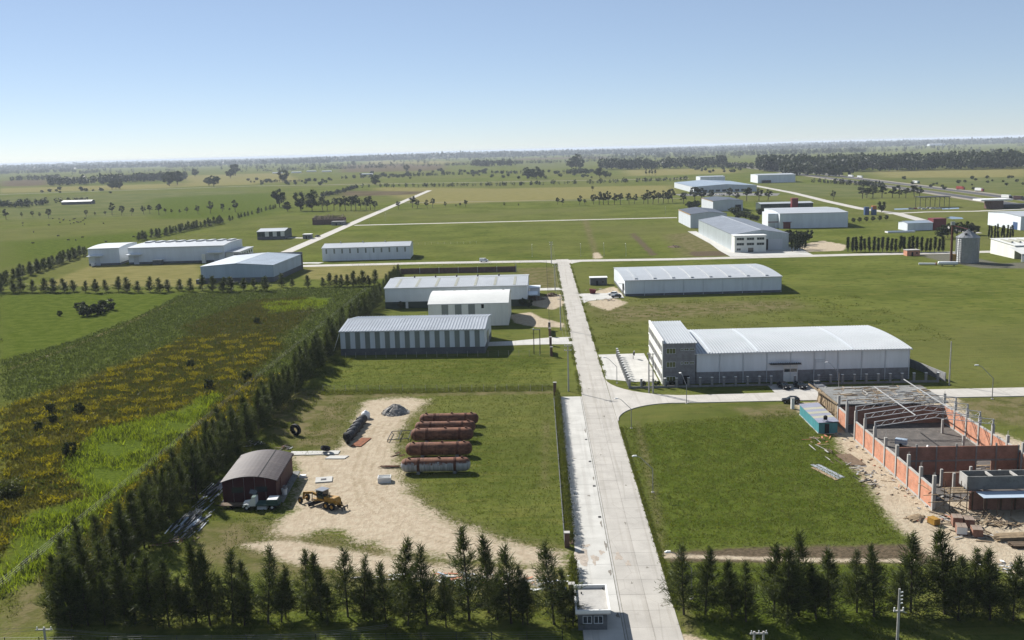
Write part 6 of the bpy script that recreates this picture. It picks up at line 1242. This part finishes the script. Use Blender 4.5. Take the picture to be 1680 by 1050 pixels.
# broad trees: (px, base, top, kind)
def T_(lst, name, label, group=None, cat='tree', var=None, w=1.):
    for i, (px, yb, yt) in enumerate(lst):
        x, y = G(px, yb); h_ = max(2.5, HG(px, yb, yt)); tree(name, label, x, y, h_, 10, var or EUC, i + int(px), group, cat, w)
T_([(184, 353, 333), (200, 354, 338), (216, 354, 340), (236, 352, 337), (246, 351, 335), (261, 353, 333), (272, 351, 341), (281, 351, 343), (295, 351, 343), (306, 350, 339), (325, 351, 336), (345, 350, 330), (365, 348, 334), (377, 347, 340), (386, 348, 328), (142, 356, 345), (156, 355, 348), (80, 359, 343), (66, 358, 349), (54, 357, 347), (36, 358, 349), (10, 361, 343), (173, 354, 346)], 'field_tree', 'round crowned tree in the loose row across the cattle pasture', 'pasture tree row')
T_([(459, 340, 307)], 'tall_tree', 'tall round tree at the left end of the clump behind the ruined barn', None, 'tree', BRO, .8); T_([(494, 346, 313), (512, 346, 312)], 'tall_tree', 'tall dense tree of the pair behind the ruined barn', 'pair behind the barn', 'tree', BRO, .75); T_([(472, 347, 330)], 'small_tree', 'small tree under the tall round tree', None, 'tree', BRO)
T_([(529, 345, 322), (537, 345, 326), (548, 345, 322), (558, 345, 324), (567, 345, 320), (576, 345, 321), (584, 345, 317), (592, 344, 324), (601, 344, 324), (608, 344, 321), (615, 344, 329)], 'grove_tree', 'eucalypt in the row right of the ruined barn', 'barn eucalypt row')
T_([(654, 343, 328), (677, 341, 319), (685, 341, 326), (701, 341, 327), (710, 340, 323), (731, 340, 330), (764, 339, 326), (755, 339, 331), (748, 339, 334), (827, 338, 331), (851, 338, 333), (915, 336, 322), (923, 336, 324), (951, 336, 320), (960, 336, 325), (974, 335, 318), (983, 335, 313), (990, 335, 315), (998, 335, 313), (1008, 335, 316), (1018, 335, 314), (1032, 334, 316), (1041, 334, 317), (1056, 334, 316), (1063, 334, 310), (1071, 334, 312), (1080, 333, 313), (1088, 333, 311), (1096, 333, 314), (1104, 332, 309), (972, 313, 303)], 'grove_tree', 'eucalypt in the loose row across the far lawns', 'far lawn eucalypts')
T_([(1121, 334, 315), (1140, 330, 306), (1150, 330, 308), (1166, 328, 312), (1196, 326, 308), (1225, 329, 305), (1245, 329, 308), (1260, 329, 310), (1208, 330, 314)], 'grove_tree', 'eucalypt standing before the wide blue grey factory', 'factory eucalypts', 'tree', None, 1.2)
T_([(1135, 342, 330), (1130, 340, 330), (1142, 339, 328)], 'shrub', 'dark shrub left of the rear grey hall', 'shrubs left of the rear hall', 'shrub', BUSH); T_([(1205, 352, 338), (1215, 355, 346), (1224, 357, 345), (1232, 360, 350), (1240, 362, 352), (1248, 352, 340), (1256, 366, 355), (1210, 358, 348)], 'shrub', 'green shrub between the grey and white halls', 'shrubs between the halls', 'shrub', BUSH)
T_([(1292, 404, 376), (1302, 402, 376), (1312, 402, 378), (1327, 396, 376), (1318, 400, 379)], 'dense_tree', 'dense dark tree between gabled factory and white hall', 'trees behind the factory apron', 'tree', BRO, .8)
T_([(1367, 328, 312)], 'single_tree', 'single slim tree on the meadow near the highway', None); T_([(1446, 348, 330)], 'single_tree', 'round dark tree beside the upright containers', None, 'tree', BRO)
T_([(1415, 326, 303), (1432, 325, 305), (1447, 325, 304), (1464, 325, 306), (1486, 325, 307), (1500, 324, 304), (1509, 324, 306), (1422, 325, 308), (1475, 325, 309)], 'grove_tree', 'eucalypt in the row between estate road and highway', 'estate eucalypt row', 'tree', None, 1.3)
T_([(1388 + i * 11, 367 - i * .9, 358 - i * .9) for i in range(7)], 'small_tree', 'small round tree on the lawn right of the white hall', 'small lawn trees', 'tree', BRO); T_([(1555, 390, 365), (1570, 388, 362), (1585, 386, 361), (1600, 386, 366), (1545, 392, 370)], 'dense_tree', 'dense dark tree behind the grain silo', 'trees behind the silo', 'tree', BRO)
T_([(466, 298, 277)], 'big_tree', 'big round tree on the plain beside low bushes', None, 'tree', BRO, 1.1); T_([(617, 303, 286)], 'big_tree', 'round tree on the plain at the railway', None, 'tree', BRO); T_([(278, 305, 281), (291, 303, 280)], 'big_tree', 'massive round tree on the plain before the left wood', 'massive round trees', 'tree', BRO, 1.2); T_([(351, 306, 286), (343, 305, 290)], 'big_tree', 'broad tree on the plain left of the bush line', 'broad plain trees', 'tree', BRO, 1.2)
T_([(184, 312, 297), (197, 311, 294), (190, 311, 299)], 'big_tree', 'tree clump before the left wood', 'left clump', 'tree', BRO); T_([(320, 290, 277), (378, 292, 276), (386, 288, 268), (434, 270, 261), (580, 270, 262), (20, 300, 292), (667, 278, 268)], 'plain_tree', 'lone tree far out on the plain', 'lone plain trees', 'tree', BRO, 1.1)
T_([(945, 275, 251), (938, 276, 256), (952, 276, 258)], 'big_tree', 'tall dark tree on the plain left of the middle wood', 'tall plain trees', 'tree', BRO, 1.); T_([(865, 291, 273), (880, 292, 272), (888, 291, 276), (873, 291, 275)], 'big_tree', 'dark tree clump on the railway meadow', 'railway clump', 'tree', BRO, 1.1); T_([(984, 290, 273), (993, 290, 278), (1000, 289, 281)], 'big_tree', 'dark tree clump under the middle wood', 'middle clump', 'tree', BRO, 1.1)
T_([(1060 + i * 5, 288, 276) for i in range(4)], 'bare_tree', 'thin bare tree on the pale far meadow', 'thin bare trees', 'tree', EUC, .6)
bl_ = []
random.seed(15)
for i in range(26): bl_.append((random.uniform(405, 545), random.uniform(295, 303), 0))
for i in range(22): bl_.append((random.uniform(655, 800), random.uniform(278, 288), 0))
for i in range(24): bl_.append((random.uniform(805, 990), random.uniform(279, 292), 0))
for i in range(12): bl_.append((random.uniform(60, 200), random.uniform(312, 318), 0))
for i in range(16): bl_.append((random.uniform(590, 680), random.uniform(283, 292), 0))
for i in range(26): bl_.append((random.uniform(1430, 1680), random.uniform(290, 312), 0))
for i in range(14): bl_.append((random.uniform(1130, 1215), random.uniform(276, 284), 0))
T_([(a, b, b - random.uniform(3, 6)) for a, b, _ in bl_], 'bush', 'low dark bush scattered over the far plain', 'bushes on the plain', 'bush', BUSH)
# weed-field shrubs
for i, (zx, zy, hh) in enumerate(((657, 345, 2.2), (716, 415, 2.4), (172, 498, 2.3), (275, 505, 2.6), (130, 560, 2.0), (180, 535, 2.0), (242, 650, 2.8), (850, 385, 2.4), (300, 165, 4.6), (335, 160, 4.4), (370, 145, 4.8), (345, 155, 3.6), (280, 150, 4), (205, 165, 2), (885, 190, 2.2))):
    x, y = G(zx / 2.1, 440 + zy / 2.1); big = i in (8, 9, 10, 11, 12); tree('shrub', 'dark shrub clump at the path in the green meadow' if big else 'lone dark shrub standing in the weedy field', x, y, hh * (1 if big else 1.15), 10, BUSH, i, 'meadow shrub clump' if big else 'weedy field shrubs', 'shrub', 1.1 if big else .72)
x, y = G(14, 812); tree('shrub', 'large bright green bush in the weedy field', x, y, 4., 10, [(BUSH[0][0], npmesh('crown', *(lambda r: (r[0], r[1]))(blades(*(lambda rg: (rg.normal(0, [2.2, 2.2, 1.4], (1500, 3)) + [0, 0, 3.5], unit(rg.normal(size=(1500, 3))), rg.uniform(.6, 1.2, 1500), rg.uniform(.4, .8, 1500), rg, rg.random(1500)))(np.random.default_rng(3)))), MT['hedge'], {'tone': np.repeat(np.random.default_rng(4).random(1500), 4)}))], 0, None, 'shrub', 1.2)
# spiky hedge along the pavement
hd = thing('spiky_hedge', 'spiky yellow green hedge along the pavement between brick pillars', 'hedge', (0, 0, 0)); rg = np.random.default_rng(12)
def hedge_seg(y0, y1, h_):
    n = int((y1 - y0) * 220); C = np.stack([rg.normal(4.05, .32, n), rg.uniform(y0, y1, n), np.zeros(n)], -1); sp = (.55 + .45 * np.abs(np.sin(C[:, 1] * 2.6 + np.sin(C[:, 1] * .7) * 2))) * h_; C[:, 2] = rg.random(n) ** .8 * sp
    C[:, 0] = 4.0 + (C[:, 0] - 4.0) * (1.3 - C[:, 2] / h_ * .8); D = unit(rg.normal(0, .5, (n, 3)) + [0, 0, .7]); V, Q, tn = blades(C, D, rg.uniform(.2, .42, n), rg.uniform(.07, .16, n), rg, rg.random(n)); link('foliage', npmesh('foliage', V, Q, MT['hedge'], {'tone': tn}), hd)
hedge_seg(142, 232, 2.3); hedge_seg(124.5, 134, 2.0)
MB().box(3.6, 142, 0, 4.5, 232, .1).build('stem', MT['soil'], hd)
for i, (px, py) in enumerate(((1055, 634), (1078, 633), (1103, 632))): x, y = G(px, py); tree('shrub', 'low round shrub behind the office fence pillars', x, y, 1.4, 10, BUSH, i, 'office shrubs', 'shrub')
for i, (px, py) in enumerate(((657, 508), (858, 503), (868, 505))): x, y = G(px, py); tree('small_tree', 'small dark tree against the skylit shed wall', x, y, 3.4, 10, BRO, i, 'trees at the skylit shed')
# uncountable vegetation
def scatter(name, label, cat, mask, n, box, hmin, hmax, wmin, wmax, nb, m, seed, spread=.35, lean=.45, clump=0, excl=None, base=0., cf=1.):
    rg = np.random.default_rng(seed); X = rg.uniform(box[0], box[1], n); Y = rg.uniform(box[2], box[3], n)
    if mask:
        ok = inreg(mask, X, Y, .42 + rg.random(n) * .2)
        X, Y = X[ok], Y[ok]
    if excl:
        ok = np.ones(len(X), bool)
        for e in excl: ok &= ~inreg(e, X, Y, .5)
        X, Y = X[ok], Y[ok]
    if clump:
        v = np.sin(X * .31 * cf + 1.3 * np.sin(Y * .17 * cf)) + np.sin(Y * .37 * cf + 1.7 * np.sin(X * .13 * cf)) + np.sin(X * .9 * cf + Y * .7) * .6 + rg.normal(0, .5, len(X)); ok = v > clump; X, Y = X[ok], Y[ok]
    k = len(X); S = rg.uniform(.7, 1.25, k); tone = rg.random(k); C = np.repeat(np.stack([X, Y, np.full(k, base)], -1), nb, 0) + np.concatenate([rg.normal(0, spread, (k * nb, 2)), np.zeros((k * nb, 1))], 1)
    hh = rg.uniform(hmin, hmax, k * nb) * np.repeat(S, nb); D = unit(np.concatenate([rg.normal(0, lean, (k * nb, 2)), np.ones((k * nb, 1))], 1)); C[:, 2] += rg.uniform(0, .25, k * nb) * hh
    V, Q, tn = blades(C, D, hh, rg.uniform(wmin, wmax, k * nb), rg, np.clip(np.repeat(tone, nb) * .7 + rg.random(k * nb) * .3, 0, 1), .4); return props(link(name, npmesh(name, V, Q, MT[m], {'tone': tn})), label, cat, kind='stuff')
LB = (-190, -66, 125, 400)
scatter('reeds', 'bright lime green reeds in the left weedy field', 'reeds', 'limeg', 80000, LB, .45, 1.15, .07, .18, 4, 'lime', 1, .5, .45, -.7)
scatter('weeds', 'darker green weeds mixed among the reeds', 'weeds', 'limeg', 22000, LB, .4, 1.1, .14, .3, 4, 'marshw', 16, .5, .6, .3)
scatter('weeds', 'green weeds mixed among the yellow flowers', 'weeds', 'yellow', 30000, LB, .4, .8, .16, .34, 4, 'marshw', 17, .5, .7, .2)
scatter('weeds', 'olive brown weeds covering the left field', 'weeds', 'yellow', 60000, LB, .4, .9, .14, .3, 4, 'weed', 2, .4, .7, excl=('limeg',))
scatter('yellow_weeds', 'yellow flowering weeds in drifts over the left field', 'weeds', 'yellow', 70000, LB, .4, .8, .16, .34, 4, 'flower', 3, .4, .8, .95, excl=('limeg',), base=.35, cf=1.8)
scatter('marsh_plants', 'dark green marsh plants beyond the yellow weeds', 'weeds', 'marsh', 80000, (-260, -66, 240, 460), .25, .6, .15, .35, 3, 'marshw', 4, .45, .7, 0, excl=('vivid', 'limeg'))
scatter('weeds', 'brown weeds at the far end of the weedy field', 'weeds', 'maroon', 16000, (-190, -66, 270, 420), .4, .8, .2, .4, 4, 'weed', 6, .4, .7)
scatter('grass_tufts', 'rough grass tufts under the front conifer rows', 'grass', None, 9000, (-75, 3, 105, 134), .15, .5, .05, .13, 4, 'tuft', 7, .22, .7, .6); scatter('grass_tufts', 'rough grass tufts under the right conifer row', 'grass', None, 7000, (19, 80, 105, 129), .15, .5, .05, .13, 4, 'tuft', 8, .22, .7, .7)
scatter('grass_tufts', 'dry grass tufts at the foot of the windbreak', 'grass', None, 9000, (-66, -55, 125, 300), .2, .6, .05, .13, 4, 'tuft', 9, .22, .7, .4)
NOB = ('dirt', 'mud')
scatter('grass_tufts', 'grass tufts over the tank yard lawn', 'grass', None, 15000, (-52, 2.9, 140, 236), .12, .32, .05, .13, 3, 'tuft', 70, .25, .9, 0, NOB); scatter('grass_tufts', 'grass tufts over the striped shed lawn', 'grass', None, 6000, (-55, 2.9, 239, 280), .12, .3, .06, .15, 3, 'tuft', 71, .25, .9, 0, NOB)
scatter('grass_tufts', 'grass tufts over the big green lot beside the brick shell', 'grass', 'vivid', 22000, (17.6, 62, 126, 223), .12, .36, .05, .14, 3, 'tuft', 72, .25, .9, 0, NOB); scatter('grass_tufts', 'grass tufts over the lawn behind the hall', 'grass', None, 9000, (18, 125, 290, 385), .15, .4, .1, .25, 3, 'tuft', 73, .3, .9, .2, NOB)
scatter('grass_tufts', 'tall weeds along the drain and road edges', 'grass', None, 2500, (16.95, 17.5, 120, 205), .1, .35, .05, .12, 4, 'tuft', 74, .15, .8); scatter('grass_tufts', 'grass tufts along the wire fence of the yard', 'grass', None, 2500, (-56, 3, 239, 244), .2, .5, .06, .14, 4, 'tuft', 75, .2, .8)
scatter('grass_tufts', 'grass fringe along the far main road edge', 'grass', None, 2600, (16.85, 17.5, 252, 516), .15, .4, .08, .2, 4, 'tuft', 77, .2, .8, -.3); scatter('grass_tufts', 'grass fringe along the left main road edge', 'grass', None, 2600, (9.5, 10.2, 234, 516), .15, .4, .08, .2, 4, 'tuft', 78, .2, .8, -.3)
# far woods
def wood(label, lines, seed, m='farwood', nl=46, name='far_wood'):
    rg = np.random.default_rng(seed); Vs, Qs, Ts, o = [], [], [], 0
    for px, depth, hmin, hmax, n in lines:
        P_ = np.array([G(*p) for p in px]); seg = np.r_[0, np.cumsum(np.hypot(*np.diff(P_, axis=0).T))]; s = rg.uniform(0, seg[-1], n); X = np.interp(s, seg, P_[:, 0]); Y = np.interp(s, seg, P_[:, 1]); dq = rg.random(n) ** 1.3 * depth; X = X * (1 + dq / Y); Y = Y + dq
        Hh = rg.uniform(hmin, hmax, n); rr = Hh * rg.uniform(.24, .42, n); e = unit(rg.normal(size=(n * nl, 3))) * (rg.random((n * nl, 1)) ** .35); C = np.stack([np.repeat(X, nl) + e[:, 0] * np.repeat(rr, nl), np.repeat(Y, nl) + e[:, 1] * np.repeat(rr, nl), np.repeat(Hh * .54, nl) + e[:, 2] * np.repeat(Hh * .46, nl)], -1)
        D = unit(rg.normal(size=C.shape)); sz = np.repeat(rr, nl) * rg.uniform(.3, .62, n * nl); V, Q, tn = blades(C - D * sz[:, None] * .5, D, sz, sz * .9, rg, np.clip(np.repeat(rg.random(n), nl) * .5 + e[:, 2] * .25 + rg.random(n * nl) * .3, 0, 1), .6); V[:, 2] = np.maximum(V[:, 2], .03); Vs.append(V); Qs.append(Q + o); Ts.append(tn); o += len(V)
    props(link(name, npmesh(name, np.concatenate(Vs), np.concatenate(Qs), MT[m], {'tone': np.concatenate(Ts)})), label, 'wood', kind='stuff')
wood('dense dark wood along the highway on the right', [([(1245, 281), (1330, 283), (1440, 282), (1560, 280), (1720, 279)], 420, 20, 33, 760), ([(1285, 287), (1350, 290), (1400, 291)], 60, 18, 26, 40)], 51)
wood('dark wood in the middle of the far plain', [([(985, 277), (1060, 277), (1130, 275), (1190, 272)], 130, 18, 32, 150), ([(775, 271), (846, 270)], 110, 20, 30, 50), ([(1190, 276), (1260, 278)], 60, 12, 18, 40)], 52)
wood('dark wood on the left of the far plain', [([(82, 307), (160, 304), (240, 299), (305, 295)], 130, 16, 27, 190), ([(28, 299), (100, 297)], 80, 14, 22, 45), ([(-40, 342), (40, 342), (78, 338)], 50, 7, 12, 60), ([(90, 336), (150, 334)], 25, 6, 10, 14), ([(0, 289), (120, 284)], 200, 16, 24, 70)], 53)
wood('bushy tree line behind the eucalypts at the parallel road', [([(525, 324), (550, 320), (587, 308)], 25, 5, 9, 60), ([(660, 289), (800, 284)], 40, 6, 12, 60), ([(560, 293), (660, 289)], 40, 5, 10, 40), ([(805, 283), (880, 284)], 40, 5, 10, 30), ([(925, 284), (985, 284)], 60, 8, 14, 40), ([(410, 300), (520, 297)], 30, 4, 8, 40), ([(1330, 300), (1420, 306), (1452, 309)], 8, 5, 9, 60), ([(1128, 277), (1200, 273)], 60, 5, 10, 40)], 54)
fl_ = [([(272, 277), (365, 273)], 200, 16, 26, 70), ([(455, 269), (540, 267)], 300, 24, 36, 110), ([(560, 264), (700, 259)], 400, 22, 34, 110), ([(700, 258), (830, 253)], 400, 22, 34, 90), ([(-20, 286), (120, 280)], 200, 16, 26, 80), ([(130, 288), (165, 285)], 100, 12, 20, 30), ([(620, 272), (760, 268)], 60, 8, 16, 30), ([(1010, 255), (1190, 252)], 300, 18, 30, 100), ([(1200, 256), (1420, 252)], 400, 18, 30, 110)]
rgz = np.random.default_rng(99)
for yy, n, hh in ((275, 26, 14), (270, 30, 16), (266, 34, 18), (262, 40, 20), (259, 46, 22), (256, 60, 24), (253.5, 60, 26), (251.5, 60, 26)):
    for j in range(13):                                    # broken belts of trees far out, in world strips
        a = rgz.uniform(-80, 1680); b = a + rgz.uniform(60, 330); off = lambda x: (yy - 246) + float(np.interp(x, _HX, _HY)) 
        fl_.append(([(a, off(a) - 3), ((a + b) / 2, off((a + b) / 2) - 3.3), (b, off(b) - 3)], 160, hh * .75, hh * 1.35, max(12, int(n * 1.9 * (b - a) / 330))))
wood('tree belts on the far horizon', fl_, 55, nl=26)
hz_ = []
for Yd, n in ((9500, 330), (12000, 360), (15000, 360)):
    hz_.append(Yd)
rg = np.random.default_rng(5); Vs, Qs, Ts, o = [], [], [], 0
for Yd in (9000, 12500, 16000):
    n = 1100; X = rg.uniform(-.72, .72, n) * Yd; Y = Yd + rg.uniform(-900, 900, n); Hh = rg.uniform(20, 38, n) * (1 + .3 * np.sin(X * .0011 + Yd)); wv = rg.uniform(30, 110, n); nl = 16
    C = np.stack([np.repeat(X, nl) + rg.normal(0, 1, n * nl) * np.repeat(wv, nl), np.repeat(Y, nl) + rg.normal(0, 40, n * nl), rg.random(n * nl) * np.repeat(Hh, nl)], -1); D = unit(rg.normal(size=C.shape)); V, Q, tn = blades(C, D, rg.uniform(10, 22, n * nl), rg.uniform(10, 22, n * nl), rg, rg.random(n * nl), .7); V[:, 2] = np.maximum(V[:, 2], .03); Vs.append(V); Qs.append(Q + o); Ts.append(tn); o += len(V)
props(link('horizon_wood', npmesh('horizon_wood', np.concatenate(Vs), np.concatenate(Qs), MT['farwood'], {'tone': np.concatenate(Ts)})), 'hazy line of woods along the horizon', 'wood', kind='stuff')
# small conifers along the railway
lines = [([(590, 308), (690, 306), (812, 304.5)], 3, 6, 9, 44), ([(812, 304.5), (960, 301), (1126, 296)], 3, 6, 9, 80)]
wood('line of small dark conifers along the railway meadow', lines, 57, nl=34, name='conifer_line')
# ------------------------------------------------------------------ cattle
def cow_meshes():
    b = MB(); b.lathe([(.05, -.95), (.32, -.9), (.38, -.5), (.40, 0), (.37, .5), (.28, .8), (.05, .95)], 12, 'x', (0, 0, 1.0)); l = MB().cyl((0, 0, 0), (0, 0, .75), .06, .1, 6); h = MB(); h.prism([(.75, -.12, 1.05), (1.35, -.1, .85), (1.4, -.1, 1.0), (1.1, -.13, 1.32), (.8, -.14, 1.3)], (0, .25, 0)); return b.mesh('body', MT['cow'], True), l.mesh('leg', MT['cow']), h.mesh('head', MT['cow'])
CW = cow_meshes(); random.seed(31)
for i in range(30):
    px, py = (random.uniform(86, 140), random.uniform(359, 369)) if i < 18 else (random.uniform(10, 240), random.uniform(364, 404)); x, y = G(px, py)
    t = thing('cow', 'black cow grazing on the left green pasture', 'cow', (x, y, 0), random.uniform(0, 360), 'grazing cattle'); link('body', CW[0], t); link('head', CW[2], t)
    for a, b in ((-.6, -.2), (-.6, .2), (.6, -.2), (.6, .2)): link('leg', CW[1], t, (a, b, 0))
# ------------------------------------------------------------------ air
hzb = MB().box(-40000, -400, -1.5, 40000, 69000, 70); sH = bpy.data.materials.new('haze'); sH.use_nodes = True; sH.node_tree.nodes.clear()
pv_ = sH.node_tree.nodes.new('ShaderNodeVolumePrincipled'); pv_.inputs['Color'].default_value = (.80, .88, 1, 1); pv_.inputs['Density'].default_value = 5.5e-5; pv_.inputs['Anisotropy'].default_value = 0
so = sH.node_tree.nodes.new('ShaderNodeOutputMaterial'); sH.node_tree.links.new(pv_.outputs[0], so.inputs['Volume'])
props(hzb.build('haze', sH), kind='stuff')
